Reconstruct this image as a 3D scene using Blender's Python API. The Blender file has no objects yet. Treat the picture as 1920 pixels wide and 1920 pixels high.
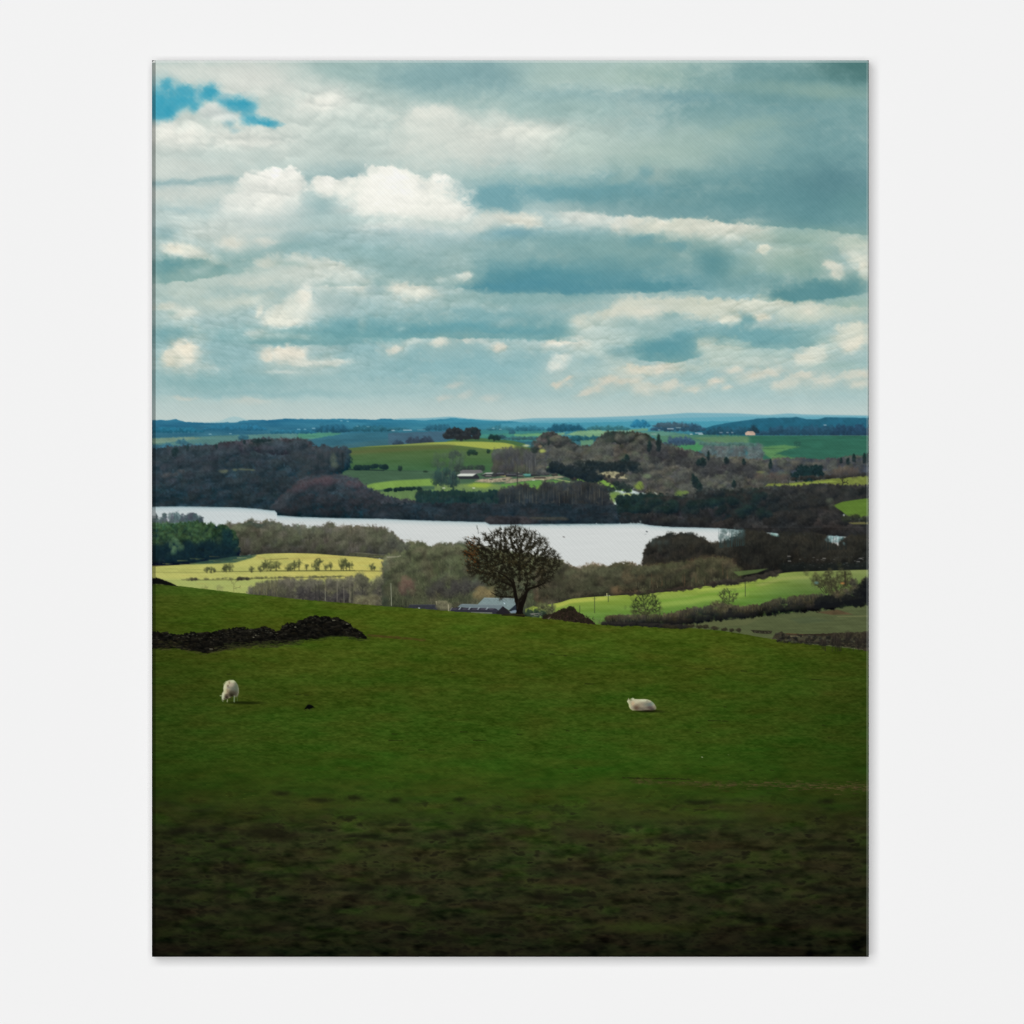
# ---------------------------------------------------------------- the printed picture, drawn by numpy
# All coordinates of the picture are in canvas units of 0.3 mm (x to the right, y downwards).
import numpy as np, math, random
RS = np.random.RandomState(7)
class Rng(random.Random):
    def rand(self): return self.random()
S = 0.8
CX0, CY0, CX1, CY1 = 285.0, 113.0, 1629.0, 1794.0
NX = int(round((CX1 - CX0) * S)) + 1
NY = int(round((CY1 - CY0) * S)) + 1
xs = np.linspace(CX0, CX1, NX).astype(np.float32)
ys = np.linspace(CY0, CY1, NY).astype(np.float32)
X, Y = np.meshgrid(xs, ys)
IMG = np.zeros((NY, NX, 3), np.float32)
LAB = np.zeros((NY, NX), np.int16)
TAB = RS.rand(256, 256).astype(np.float32)

def sm(t):
    t = np.clip(t, 0, 1)
    return t * t * (3 - 2 * t)

def vn(x, y, seed=0):
    x = x + seed * 17.31; y = y + seed * 9.77
    xi = np.floor(x); yi = np.floor(y)
    fx = x - xi; fy = y - yi
    fx = fx * fx * (3 - 2 * fx); fy = fy * fy * (3 - 2 * fy)
    a = xi.astype(np.int64) & 255; b = yi.astype(np.int64) & 255
    a1 = (a + 1) & 255; b1 = (b + 1) & 255
    return ((TAB[b, a] * (1 - fx) + TAB[b, a1] * fx) * (1 - fy)
            + (TAB[b1, a] * (1 - fx) + TAB[b1, a1] * fx) * fy)

def fbm(x, y, octs=4, seed=0, gain=0.5):
    s = 0; a = 1.0; n = 0
    for o in range(octs):
        s = s + a * (vn(x * 2 ** o, y * 2 ** o, seed + o * 3) - 0.5)
        n += a; a *= gain
    return s / n * 2            # about -1..1

def C(*c): return np.array(c, np.float32)

def box(x0, y0, x1, y1):
    i0 = max(0, int((y0 - CY0) * S)); i1 = min(NY, int((y1 - CY0) * S) + 2)
    j0 = max(0, int((x0 - CX0) * S)); j1 = min(NX, int((x1 - CX0) * S) + 2)
    if i1 <= i0 or j1 <= j0: return None
    return slice(i0, i1), slice(j0, j1)

def put(sl, a, col, lab=None, thr=0.5):
    if a.ndim == 2: a3 = a[..., None]
    IMG[sl] = IMG[sl] * (1 - a3) + np.asarray(col, np.float32) * a3
    if lab is not None:
        L = LAB[sl]; L[a > thr] = lab

FULL = (slice(0, NY), slice(0, NX))
# reusable noises
WX = (fbm(X / 70, Y / 50, 5, 1) * 1.0).astype(np.float32)
WY = (fbm(X / 70, Y / 50, 5, 21) * 1.0).astype(np.float32)
NF = fbm(X / 3.2, Y / 3.2, 2, 5).astype(np.float32)          # fine grain
NM = fbm(X / 10, Y / 8, 3, 8).astype(np.float32)             # clumps
NV = fbm(X / 2.6, Y / 13, 3, 11).astype(np.float32)          # upright streaks
NH = fbm(X / 22, Y / 3.6, 3, 14).astype(np.float32)          # flat streaks

def bil(x, y, o, seed):
    t = 0; a = 1.0; n = 0
    for k in range(o):
        t = t + a * (1 - np.abs(vn(x * 2 ** k, y * 2 ** k, seed + k * 5) * 2 - 1) * 2); n += a; a *= .55
    return (t / n).astype(np.float32)
B1 = (bil(X / 52, Y / 40, 4, 71) * .6 + fbm(X / 60, Y / 45, 5, 73, .6) * .8).astype(np.float32)
B2 = (bil(X / 20, Y / 15, 4, 81) * .6 + fbm(X / 22, Y / 16, 4, 83, .6) * .9).astype(np.float32)
B3 = (bil(X / 9, Y / 7, 3, 91) * .6 + fbm(X / 10, Y / 7, 3, 93, .6) * .9).astype(np.float32)

def blob(x, y, rx, ry, col, a=1.0, h=0.6, rot=0.0, w=1.0, ht=None, hb=None, lab=None, nz=1.0):
    big = min(rx, ry)
    h = min(1.0, h * (1.25 if big > 9 else 1.1)); hb = None if hb is None else min(1.0, hb * 1.2); ht = None if ht is None else ht * 1.35
    m = (1 + max(h, ht or 0, hb or 0)) * 1.35
    R = max(rx, ry) * m + 20 * w if rot else None
    sl = box(x - (R or rx * m + 20 * w), y - (R or ry * m + 18 * w), x + (R or rx * m + 20 * w), y + (R or ry * m + 18 * w))
    if sl is None: return
    k = w * min(1.0, 0.2 + big / 30)
    dx = X[sl] + WX[sl] * 20 * k - x; dy = Y[sl] + WY[sl] * 16 * k - y
    if rot:
        c, s = math.cos(rot), math.sin(rot); dx, dy = dx * c + dy * s, -dx * s + dy * c
    r = np.sqrt((dx / rx) ** 2 + (dy / ry) ** 2)
    if big > 26: nn = B1[sl] * .34 + B2[sl] * .16 + B3[sl] * .07
    elif big > 11: nn = B2[sl] * .34 + B3[sl] * .2
    else: nn = B2[sl] * .22 + B3[sl] * .3
    r = r + nn * nz * .85
    hh = h
    if ht is not None or hb is not None:
        q = sm(dy / ry * 0.8 + 0.5); hh = (ht if ht is not None else h) * (1 - q) + (hb if hb is not None else h) * q
    al = sm((1 + hh - r) / (2 * hh)) * a
    put(sl, al, col, lab)

def curve(pts):
    p = np.array(pts, np.float32)
    return lambda x: np.interp(x, p[:, 0], p[:, 1])

def scurve(pts):
    p = np.array(pts, np.float32)
    xx = np.arange(p[0, 0] - 40, p[-1, 0] + 41, 2.0); yy = np.interp(xx, p[:, 0], p[:, 1])
    k = np.hanning(13); k /= k.sum(); yy = np.convolve(np.pad(yy, 6, 'edge'), k, 'valid')
    return lambda x: np.interp(x, xx, yy)

def band(top, bot, x0, x1, col, a=1.0, soft=1.0, jag=0.0, jsc=7.0, sb=None, xf=1.0, lab=None, seed=0, grain=0.0, tex=None):
    """fill between two outlines (functions of x)"""
    xx = np.array([x0, x1]); tv = top(np.linspace(x0, x1, 60)); bv = bot(np.linspace(x0, x1, 60))
    sl = box(x0 - 3, tv.min() - abs(jag) * 2 - 3, x1 + 3, bv.max() + 4)
    if sl is None: return
    x = X[sl]; y = Y[sl]
    t = top(xs[sl[1]])[None, :]; b = bot(xs[sl[1]])[None, :]
    if jag: t = t + jag * (fbm(x / jsc, y / (jsc * 2.5), 3, 31 + seed))
    al = sm((y - t) / soft + 0.5) * sm((b - y) / (sb or soft) + 0.5) * a
    if x0 > CX0: al = al * sm((x - x0) / xf + 0.5)
    if x1 < CX1: al = al * sm((x1 - x) / xf + 0.5)
    c = np.asarray(col, np.float32)
    c = np.broadcast_to(c, x.shape + (3,)) if c.ndim == 1 else c[sl]
    if grain:
        n = (tex if tex is not None else NM)[sl]
        c = c * (1 + grain * n[..., None])
    put(sl, al, c, lab)

def poly(pts, col, soft=1.0, a=1.0, lab=None, grain=0.0, tex=None, jag=0.0):
    p = np.array(pts, np.float32)
    sl = box(p[:, 0].min() - soft - 2, p[:, 1].min() - soft - 2, p[:, 0].max() + soft + 2, p[:, 1].max() + soft + 2)
    if sl is None: return
    x = X[sl]; y = Y[sl]
    if jag: x = x + NF[sl] * jag; y = y + np.roll(NF, 9, 0)[sl] * jag
    ins = np.zeros(x.shape, bool); d = np.full(x.shape, 1e9, np.float32)
    for k in range(len(p)):
        ax, ay = p[k]; bx, by = p[(k + 1) % len(p)]
        ex, ey = bx - ax, by - ay; L = ex * ex + ey * ey + 1e-9
        t = np.clip(((x - ax) * ex + (y - ay) * ey) / L, 0, 1)
        d = np.minimum(d, (x - ax - t * ex) ** 2 + (y - ay - t * ey) ** 2)
        if ay != by:
            c = ((ay > y) != (by > y)) & (x < (bx - ax) * (y - ay) / (by - ay) + ax); ins ^= c
    sd = np.sqrt(d) * np.where(ins, 1, -1)
    al = sm(sd / soft + 0.5) * a
    c = np.asarray(col, np.float32)
    if grain: c = c * (1 + grain * (tex if tex is not None else NM)[sl][..., None])
    put(sl, al, c, lab)

def line(x0, y0, x1, y1, w0, w1, col, a=1.0, lab=None, thr=0.45):
    m = max(w0, w1) / 2 + 1.5
    sl = box(min(x0, x1) - m, min(y0, y1) - m, max(x0, x1) + m, max(y0, y1) + m)
    if sl is None: return
    x = X[sl]; y = Y[sl]; ex, ey = x1 - x0, y1 - y0; L = ex * ex + ey * ey + 1e-9
    t = np.clip(((x - x0) * ex + (y - y0) * ey) / L, 0, 1)
    d = np.sqrt((x - x0 - t * ex) ** 2 + (y - y0 - t * ey) ** 2)
    w = w0 + (w1 - w0) * t
    al = np.clip((w / 2 - d) * S + 0.5, 0, 1) * np.minimum(1, w * S) * a
    put(sl, al.astype(np.float32), col, lab, thr)

def stamp(x, y, rx, ry, light, dark, a=0.9, edge=0.35, rough=0.35, tex=0.18, up=0.0, lab=None, vert=False):
    """one tree crown: lit above, dark below, ragged rim"""
    sl = box(x - rx * 1.5, y - ry * 1.5, x + rx * 1.5, y + ry * 1.5)
    if sl is None: return
    dx = (X[sl] - x) / rx; dy = (Y[sl] - y) / ry
    r = np.sqrt(dx * dx + dy * dy) + rough * NF[sl] * 0.8
    al = sm((1 + edge - r) / (2 * edge)) * a
    t = sm((dy * 0.9 + dx * 0.25 + up) * 0.5 + 0.5)[..., None]
    c = np.asarray(light, np.float32) * (1 - t) + np.asarray(dark, np.float32) * t
    n = (NV if vert else NF)[sl][..., None]
    put(sl, al, c * (1 + tex * n), lab)

def wood(top, bot, x0, x1, dens, rx, ry, lights, darks, lab=None, a=0.85, vert=False, jit=7, seed=0, tex=0.2, edge=0.35, fill=None, tint=None):
    """a wood seen from afar: crown after crown from the back to the front"""
    rr = np.random.RandomState(100 + seed)
    n = int(dens * (x1 - x0) * float(np.mean(np.maximum(2, bot(np.linspace(x0, x1, 50)) - top(np.linspace(x0, x1, 50))))) / 100)
    if fill is not None: band(top, bot, x0, x1, fill, jag=2.5, jsc=5, soft=1.5, lab=lab, grain=0.12)
    px = rr.uniform(x0, x1, n); q = rr.rand(n)
    tv = top(px); bv = bot(px); py = tv + q * (bv - tv)
    var = 1 + .30 * fbm(px / 34, py / 22, 3, 300 + seed); cool = fbm(px / 50, py / 34, 2, 320 + seed)
    for k in np.argsort(py + rr.normal(0, 3, n)):
        r = rr.uniform(*rx); h = rr.uniform(*ry); i = rr.randint(len(lights))
        d = rr.uniform(-jit, jit)
        x, y = px[k], py[k]
        f = min(1.0, (y - tv[k]) / max(6.0, (bv[k] - tv[k])))
        li = C(*lights[i]) + d; da = C(*darks[i % len(darks)]) + d * 0.6
        if tint is not None: li = li + C(*tint) * f; da = da + C(*tint) * f
        y = min(max(y, tv[k] + h * 0.6), bv[k] - h * 0.35)
        li = li * var[k] + cool[k] * C(-5, 1, 4); da = da * var[k] + cool[k] * C(-3, 1, 3)
        stamp(x, y, r, h, np.maximum(li, 2), np.maximum(da, 2), a, edge, 0.45, tex * (.62 if vert else 1), lab=lab, vert=vert and rr.rand() < .6)

def crowns(top, bot, x0, x1, n, rx, ry, lights, darks, lab=None, a=.6, seed=0, twig=5, shade=0.0):
    """bigger rounded crowns that stand out one from another, each with its own lit side, shaded foot and fine twigs"""
    rr = np.random.RandomState(700 + seed); it = []
    for k in range(n):
        x = rr.uniform(x0, x1); t = float(top(x)); b = float(bot(x)); it.append((t + (b - t) * rr.rand() ** 1.2, x, t, b))
    for y, x, t, b in sorted(it):
        r = rr.uniform(*rx); h = rr.uniform(*ry); y = min(max(y, t + h * .75), max(b - h * .5, t + h * .5)); i = rr.randint(len(lights)); m = rr.uniform(.86, 1.14); f = 1 - shade * min(1, (y - t) / max(8., b - t))
        li = C(*lights[i]) * m * f; da = C(*darks[i % len(darks)]) * m * f
        sl = box(x - r * 1.6, y - h * 1.6, x + r * 1.6, y + h * 1.6)
        if sl is None: continue
        dx = (X[sl] - x) / r; dy = (Y[sl] - y) / h
        rad = np.sqrt(dx * dx + dy * dy) + .34 * NM[sl] + .25 * NF[sl]
        al = sm((1.3 - rad) / .75) * a
        q = sm(dy * .62 + dx * .28 + .42 + .3 * NM[sl])[..., None]
        put(sl, al, (li * (1 - q) + da * q) * (1 + .16 * NF[sl][..., None]), lab)
        for w in range(twig):
            an = rr.uniform(-2.9, -.25); k0 = rr.uniform(.3, .8); k1 = k0 + rr.uniform(.25, .5)
            line(x + math.cos(an) * r * k0, y + math.sin(an) * h * k0, x + math.cos(an) * r * k1, y + math.sin(an) * h * k1, .9, .6, li * 1.12 if rr.rand() < .5 else da * .8, .38, lab)

def bough(x, y, ang, ln, w, depth, rr, col, lab, spread=0.5, a=0.9, shrink=0.74, n=2, bend=0.25, up=0.0):
    """a bare branch that forks"""
    k = 3; px, py = x, y
    for s in range(k):
        ang2 = ang + rr.uniform(-bend, bend)
        ang2 = ang2 + (-math.pi / 2 - ang2) * up
        qx, qy = px + math.cos(ang2) * ln / k, py + math.sin(ang2) * ln / k
        wa = w * (1 - 0.35 * s / k); wb = w * (1 - 0.35 * (s + 1) / k)
        line(px, py, qx, qy, wa, wb, col, a, lab)
        if depth > 0 and s > 0 and rr.rand() < 0.45:
            bough(qx, qy, ang2 + rr.choice([-1, 1]) * rr.uniform(0.5, 1.0), ln * 0.55, w * 0.5, depth - 1, rr, col, lab, spread, a, shrink, n, bend, up)
        px, py, ang = qx, qy, ang2
    if depth > 0:
        for i in range(n):
            da = (i - (n - 1) / 2) * 2 * spread + rr.uniform(-0.25, 0.25)
            bough(px, py, ang + da, ln * shrink * rr.uniform(0.8, 1.15), w * 0.65, depth - 1, rr, col, lab, spread, a, shrink, n, bend, up)

def haze_tree(x, y, r, h, col, a, rr, lab=None, n=60, vert=0.6):
    """fine twigs of a small bare tree as many short strokes"""
    for i in range(n):
        u = rr.uniform(-1, 1); v = rr.uniform(-1, 1)
        if u * u + v * v > 1: continue
        px, py = x + u * r, y + v * h
        an = math.atan2(v * h + h * 0.9, u * r) if rr.rand() < 0.75 else rr.uniform(-3, 0)
        l = rr.uniform(1.5, 4.5)
        line(px, py, px + math.cos(an) * l * np.sign(1), py - abs(math.sin(an)) * l, 1.0, 0.6, col, a, lab)

LABELS = ['canvas', 'printed_sky', 'printed_far_hills', 'printed_lake', 'printed_hillside_wood', 'printed_hill_field', 'printed_hilltop_copse',
          'printed_far_farm', 'printed_field', 'printed_lakeside_wood', 'printed_conifer_wood', 'printed_meadow', 'printed_hedge_tree', 'printed_thicket',
          'printed_barn', 'printed_oak', 'printed_stone_wall', 'printed_sheep', 'printed_crow', 'printed_pasture', 'printed_brush_heap',
          'printed_hedge', 'printed_sheep_lying', 'printed_ridge_wall', 'printed_small_tree', 'printed_power_pole', 'printed_ploughed_ground', 'printed_oak_trunk']
ID = {n: i for i, n in enumerate(LABELS)}
# ---------------------------------------------------------------- sky
def make_sky():
    L = ID['printed_sky']
    g = np.array([[113, 168, 192, 190], [250, 178, 198, 196], [330, 176, 198, 198], [420, 168, 193, 196], [520, 156, 187, 194], [600, 150, 186, 196],
                  [680, 152, 188, 198], [740, 172, 199, 204], [785, 188, 204, 202], [830, 188, 204, 202]], np.float32)
    for k in range(3): IMG[..., k] = np.interp(Y, g[:, 0], g[:, k + 1])
    LAB[:] = L
    def b(x, y, rx, ry, col, a=1.0, h=.6, **k):
        if y > 425 and col.mean() > 196 and rx < 62:     # a bright puff sits in a paler veil of its own cloud
            kk = dict(k); kk.pop('ht', 0); kk.pop('hb', 0)
            blob(x + rx * .25, y + ry * .3, rx * 1.8, ry * 1.9, col * .35 + C(174, 196, 198) * .65, .45, .95, **kk); col = np.minimum(col + C(4, 3, 2), 246)
        blob(x, y, rx, ry, col, a, h, **k)
    # broad masses ------------------------------------------------------------------
    b(430, 140, 200, 40, C(208, 214, 210), .95, .6)
    b(330, 290, 130, 80, C(208, 214, 210), .9, .8)
    b(560, 250, 190, 70, C(202, 210, 206), .9, .8)
    b(660, 130, 90, 34, C(152, 180, 180), .9, .7)
    b(850, 140, 140, 36, C(130, 166, 172), .95, .6)
    b(935, 140, 40, 26, C(120, 157, 165), .6, .8)
    b(1090, 140, 110, 26, C(166, 190, 186), .85, .7)
    b(1250, 135, 90, 22, C(164, 188, 180), .8, .7)
    b(1100, 185, 190, 22, C(136, 171, 176), .8, .8)
    b(1480, 300, 260, 170, C(112, 153, 159), .95, .55, w=.6)
    b(1520, 150, 180, 50, C(104, 146, 150), .8, .8)
    b(1610, 120, 90, 34, C(70, 112, 114), .85, .9)
    b(1270, 178, 90, 12, C(114, 155, 164), .8, .9)
    b(1560, 172, 80, 13, C(141, 170, 163), .85, .8, rot=.06)
    b(1440, 165, 110, 10, C(132, 165, 163), .6, .9)
    b(1600, 205, 60, 30, C(112, 152, 156), .6, .9)
    b(1450, 212, 120, 18, C(118, 158, 164), .7, .9)
    b(1290, 280, 150, 44, C(158, 184, 179), .9, .7, rot=-.12)
    b(1400, 240, 60, 14, C(150, 178, 172), .6, .9, rot=-.2)
    b(1230, 285, 60, 25, C(170, 192, 186), .6, .9)
    b(1500, 365, 190, 48, C(92, 138, 147), .9, .7)
    b(1560, 350, 80, 40, C(90, 131, 142), .7, .9)
    b(1330, 370, 130, 34, C(104, 149, 157), .8, .8)
    b(1605, 385, 40, 25, C(108, 152, 154), .5, .9)
    # middle bright bank
    b(830, 250, 130, 62, C(208, 215, 210), .95, .55, ht=.25, hb=.7)
    b(820, 215, 60, 30, C(222, 225, 219), .8, .6, ht=.3)
    b(960, 262, 110, 40, C(206, 212, 207), .95, .6, ht=.3)
    b(1000, 240, 70, 16, C(212, 217, 211), .8, .6)
    b(1100, 270, 80, 38, C(182, 200, 194), .8, .8)
    b(955, 275, 40, 14, C(192, 203, 200), .6, .9)
    b(1050, 205, 130, 18, C(156, 184, 183), .8, .9)
    b(880, 185, 60, 12, C(160, 186, 184), .4, .9)
    v = fbm((X + WX * 40) / 90, (Y + WY * 20) / 38, 5, 151, .6) * .7 + B2 * .25 + B1 * .2
    put(FULL, sm((v - .02) / .55) * sm((Y - 440) / 60) * sm((745 - Y) / 60) * .42, C(200, 208, 203))
    put(FULL, sm((-v - .1) / .6) * sm((Y - 440) / 60) * sm((745 - Y) / 60) * .3, C(126, 172, 186))
    v = fbm((X + WX * 40) / 150, (Y + WY * 20) / 50, 5, 171, .6) + B2 * .12
    put(FULL, sm((v - .05) / .6) * sm((Y - 110) / 20) * sm((470 - Y) / 60) * .30, C(196, 208, 204) - np.clip((X - 1000) / 600, 0, 1)[..., None] * C(52, 36, 36))
    b(400, 560, 160, 50, C(190, 204, 200), .35, .9); b(420, 600, 160, 30, C(180, 200, 201), .3, .9); b(440, 420, 170, 40, C(200, 209, 206), .25, .9)
    # upper left cumulus and the blue gap
    b(600, 185, 70, 30, C(222, 224, 219), .9, .8)
    b(480, 150, 60, 30, C(214, 217, 213), .7, .8)
    b(640, 265, 70, 45, C(188, 203, 200), .85, .8)
    b(330, 250, 60, 28, C(224, 225, 220), .8, .7)
    b(460, 262, 60, 16, C(222, 224, 219), .7, .8)
    b(390, 290, 90, 12, C(190, 205, 203), .7, .9)
    blue = [(270, 160), (300, 158), (312, 150), (322, 164), (340, 166), (358, 160), (380, 168), (392, 150), (402, 152), (410, 172), (430, 174), (450, 172),
            (468, 178), (482, 182), (474, 198), (464, 204), (474, 214), (500, 222), (528, 231), (520, 238), (490, 236), (466, 230), (450, 216), (444, 206), (428, 202),
            (412, 194), (396, 184), (384, 192), (374, 204), (360, 208), (352, 198), (342, 202), (334, 214), (330, 228), (318, 222), (302, 219), (270, 226)]
    for (x, y, rx, ry) in [(296, 190, 34, 34), (306, 212, 26, 16), (330, 186, 24, 22), (360, 186, 20, 17), (300, 208, 22, 12), (322, 208, 16, 14), (392, 172, 24, 14), (396, 165, 9, 8), (428, 186, 20, 12), (455, 190, 22, 13), (440, 200, 22, 12),
                           (462, 205, 12, 14), (468, 222, 16, 10), (490, 228, 22, 8), (512, 233, 16, 5), (312, 160, 8, 10), (350, 170, 16, 9), (370, 200, 12, 10)]:
        b(x, y, rx, ry, C(70, 163, 190), .75, .7)
    for (x, y, rx, ry) in [(300, 192, 20, 20), (345, 184, 30, 12), (395, 172, 16, 9), (318, 208, 10, 10), (448, 190, 20, 7), (498, 230, 16, 4)]:
        b(x, y, rx, ry, C(58, 158, 187), .7, .7)
    b(430, 228, 9, 10, C(126, 175, 188), .8, .9); b(440, 244, 8, 5, C(150, 185, 194), .6, .9)
    b(398, 204, 22, 13, C(206, 213, 211), .95, .4); b(345, 228, 14, 26, C(208, 216, 212), .9, .5, rot=.4); b(420, 216, 26, 12, C(204, 212, 211), .9, .5)
    b(372, 176, 6, 10, C(150, 188, 198), .5, .9); b(425, 178, 8, 8, C(130, 180, 195), .6, .9)
    # thin dark seams
    b(350, 343, 100, 7, C(156, 184, 188), .9, .6, rot=-.04); b(420, 340, 40, 9, C(150, 180, 184), .6, .8)
    b(300, 350, 40, 10, C(150, 182, 190), .6, .8)
    b(640, 330, 70, 18, C(158, 184, 187), .9, .7); b(658, 342, 14, 10, C(142, 175, 182), .9, .6); b(580, 340, 8, 10, C(158, 185, 188), .8, .6)
    # great white cumulus pair
    def puff(x, y, r, c=(236, 237, 233), a=.95, ry=None, ht=.16, hb=.8): b(x, y, r, ry or r * .85, C(*c), a, .4, ht=ht, hb=hb, w=.8)
    for x, y, r in [(470, 352, 30), (500, 342, 32), (535, 338, 30), (555, 345, 22), (520, 370, 50), (480, 385, 50), (440, 395, 40)]: puff(x, y, r, (222, 225, 221), .9)
    for x, y, r in [(610, 352, 26), (645, 360, 28), (600, 346, 18), (680, 360, 30), (705, 335, 30), (735, 332, 30), (768, 342, 28), (720, 372, 48), (770, 380, 46),
                    (832, 346, 26), (850, 352, 24), (815, 370, 40), (870, 372, 28), (885, 366, 16), (790, 405, 60), (700, 400, 44), (840, 400, 44)]: puff(x, y, r, (228, 230, 225), .9)
    for x, y, r in [(510, 330, 22), (540, 322, 16), (730, 330, 24), (755, 356, 30), (828, 338, 15), (615, 342, 14), (720, 360, 40)]: puff(x, y, r, (240, 240, 236), .8)
    b(790, 350, 9, 7, C(210, 217, 216), .6, .8); b(640, 400, 44, 13, C(208, 214, 211), .4, .9)
    b(596, 396, 26, 20, C(150, 180, 184), .85, .8); b(660, 412, 80, 9, C(170, 195, 196), .7, .9)
    b(830, 420, 70, 10, C(180, 199, 197), .7, .9)
    # left dabs
    b(312, 365, 60, 14, C(204, 211, 207), .8, .8); b(390, 360, 50, 18, C(206, 213, 209), .8, .8)
    b(340, 394, 42, 8, C(164, 190, 194), .9, .6, rot=.1); b(330, 385, 30, 6, C(196, 207, 204), .7, .8)
    b(312, 440, 26, 13, C(126, 168, 182), .95, .5); b(380, 430, 60, 24, C(196, 207, 204), .7, .9)
    b(430, 435, 60, 16, C(206, 212, 208), .6, .9); b(500, 440, 50, 14, C(204, 211, 207), .7, .8)
    b(620, 448, 110, 14, C(150, 184, 194), .85, .8); b(545, 462, 50, 8, C(142, 180, 190), .7, .8); b(690, 440, 90, 14, C(170, 195, 200), .6, .9)
    # blue slot under the bright bank, centre
    b(1040, 362, 160, 26, C(118, 164, 174), .95, .5, rot=.02); b(930, 372, 45, 24, C(116, 163, 174), .95, .4); b(1110, 355, 110, 24, C(111, 160, 171), .85, .6)
    b(900, 342, 50, 9, C(150, 182, 186), .8, .8); b(1010, 335, 120, 10, C(160, 187, 186), .7, .8, rot=.05)
    b(1165, 333, 24, 12, C(160, 186, 184), .85, .5, rot=-.4); b(1230, 330, 34, 18, C(164, 184, 180), .85, .6); b(1206, 327, 11, 14, C(122, 163, 170), .85, .7)
    b(1300, 330, 60, 12, C(128, 165, 168), .5, .9)
    b(1060, 386, 70, 9, C(160, 186, 188), .8, .8)
    # cream bank 380-450
    b(955, 408, 52, 15, C(216, 218, 209), .95, .6, rot=.12); b(905, 415, 30, 16, C(202, 210, 206), .8, .7); b(985, 412, 28, 11, C(220, 219, 208), .7, .7)
    b(1110, 405, 75, 20, C(196, 207, 204), .9, .7, rot=.12); b(1090, 402, 34, 12, C(208, 213, 208), .7, .8); b(1165, 418, 18, 14, C(222, 222, 214), .95, .4)
    b(1215, 425, 50, 18, C(212, 215, 205), .9, .5, ht=.2); b(1260, 432, 60, 22, C(204, 209, 198), .9, .5, ht=.2); b(1330, 430, 70, 22, C(208, 211, 199), .95, .5, ht=.22, rot=.05)
    b(1395, 428, 46, 18, C(208, 209, 199), .9, .5, ht=.2, rot=.1); b(1420, 440, 60, 18, C(186, 199, 193), .7, .8); b(1500, 440, 80, 18, C(160, 187, 184), .85, .7)
    b(1580, 448, 60, 18, C(168, 190, 184), .8, .7); b(1240, 420, 10, 10, C(224, 222, 212), .6, .8); b(1185, 412, 10, 10, C(226, 224, 216), .6, .8)
    # blue beneath
    b(960, 442, 60, 12, C(126, 171, 188), .9, .7); b(1080, 450, 70, 16, C(134, 174, 186), .9, .8); b(1205, 454, 34, 14, C(112, 163, 180), .95, .5); b(1265, 462, 30, 9, C(118, 165, 180), .9, .5)
    b(1160, 430, 16, 8, C(220, 218, 208), .6, .7, rot=.5)
    b(840, 455, 90, 16, C(164, 192, 199), .8, .9)
    # 450-560
    b(345, 474, 40, 16, C(214, 215, 204), .95, .45, rot=.2); b(322, 470, 16, 10, C(222, 220, 208), .8, .6); b(390, 492, 28, 9, C(206, 211, 202), .7, .7)
    b(316, 508, 36, 20, C(106, 157, 170), .95, .5); b(368, 498, 24, 9, C(126, 168, 176), .9, .5); b(415, 505, 16, 6, C(140, 176, 182), .7, .8)
    b(465, 485, 55, 18, C(138, 177, 185), .9, .6); b(450, 508, 50, 8, C(134, 175, 182), .8, .8); b(440, 455, 26, 14, C(214, 215, 206), .85, .6); b(500, 452, 20, 8, C(210, 212, 205), .7, .8)
    b(620, 475, 120, 16, C(156, 187, 195), .8, .8); b(700, 490, 60, 26, C(142, 181, 191), .9, .7); b(720, 515, 40, 18, C(138, 178, 190), .8, .8)
    b(590, 500, 90, 22, C(204, 211, 204), .95, .45, ht=.25, hb=.8, rot=.14); b(520, 515, 60, 16, C(202, 209, 202), .8, .7); b(500, 494, 22, 8, C(202, 208, 200), .8, .6); b(545, 494, 28, 5, C(166, 190, 190), .7, .8)
    b(640, 522, 46, 26, C(210, 214, 206), .9, .5, ht=.3); b(660, 530, 30, 16, C(222, 222, 212), .85, .6); b(600, 520, 60, 16, C(212, 215, 207), .7, .8)
    b(380, 528, 90, 16, C(190, 204, 199), .9, .8); b(430, 540, 40, 12, C(158, 188, 194), .75, .8); b(340, 550, 60, 22, C(188, 203, 199), .85, .8); b(470, 530, 50, 10, C(206, 211, 203), .6, .8)
    b(630, 575, 60, 22, C(170, 194, 199), .85, .8); b(705, 545, 14, 14, C(150, 183, 194), .8, .7)
    b(560, 575, 30, 34, C(226, 226, 215), .95, .4, rot=.45); b(525, 592, 34, 20, C(222, 223, 212), .95, .45); b(572, 556, 13, 22, C(233, 232, 224), .85, .6, rot=.35); b(555, 605, 24, 14, C(218, 220, 211), .8, .6)
    b(460, 568, 40, 14, C(208, 213, 203), .8, .7, rot=-.2); b(465, 585, 26, 12, C(160, 189, 196), .7, .8); b(486, 584, 7, 12, C(214, 216, 206), .8, .6, rot=.5); b(410, 570, 30, 10, C(192, 204, 198), .7, .8)
    b(345, 592, 26, 14, C(214, 215, 204), .9, .6); b(310, 578, 20, 8, C(206, 211, 202), .8, .6); b(322, 590, 10, 6, C(160, 187, 188), .6, .8); b(350, 610, 36, 10, C(176, 198, 196), .6, .9); b(368, 626, 14, 12, C(188, 204, 200), .7, .7)
    b(400, 605, 50, 14, C(160, 190, 198), .7, .9)
    # 600-650 blue
    b(600, 625, 170, 16, C(128, 177, 190), .9, .6); b(660, 608, 70, 12, C(128, 175, 190), .8, .8); b(330, 630, 40, 12, C(122, 171, 186), .9, .6); b(540, 640, 60, 6, C(116, 168, 184), .8, .7)
    b(480, 625, 22, 8, C(206, 212, 206), .85, .6); b(520, 628, 30, 6, C(190, 206, 204), .8, .7); b(565, 630, 18, 5, C(188, 205, 204), .8, .7); b(683, 612, 9, 16, C(176, 199, 202), .8, .7, rot=.3)
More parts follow.
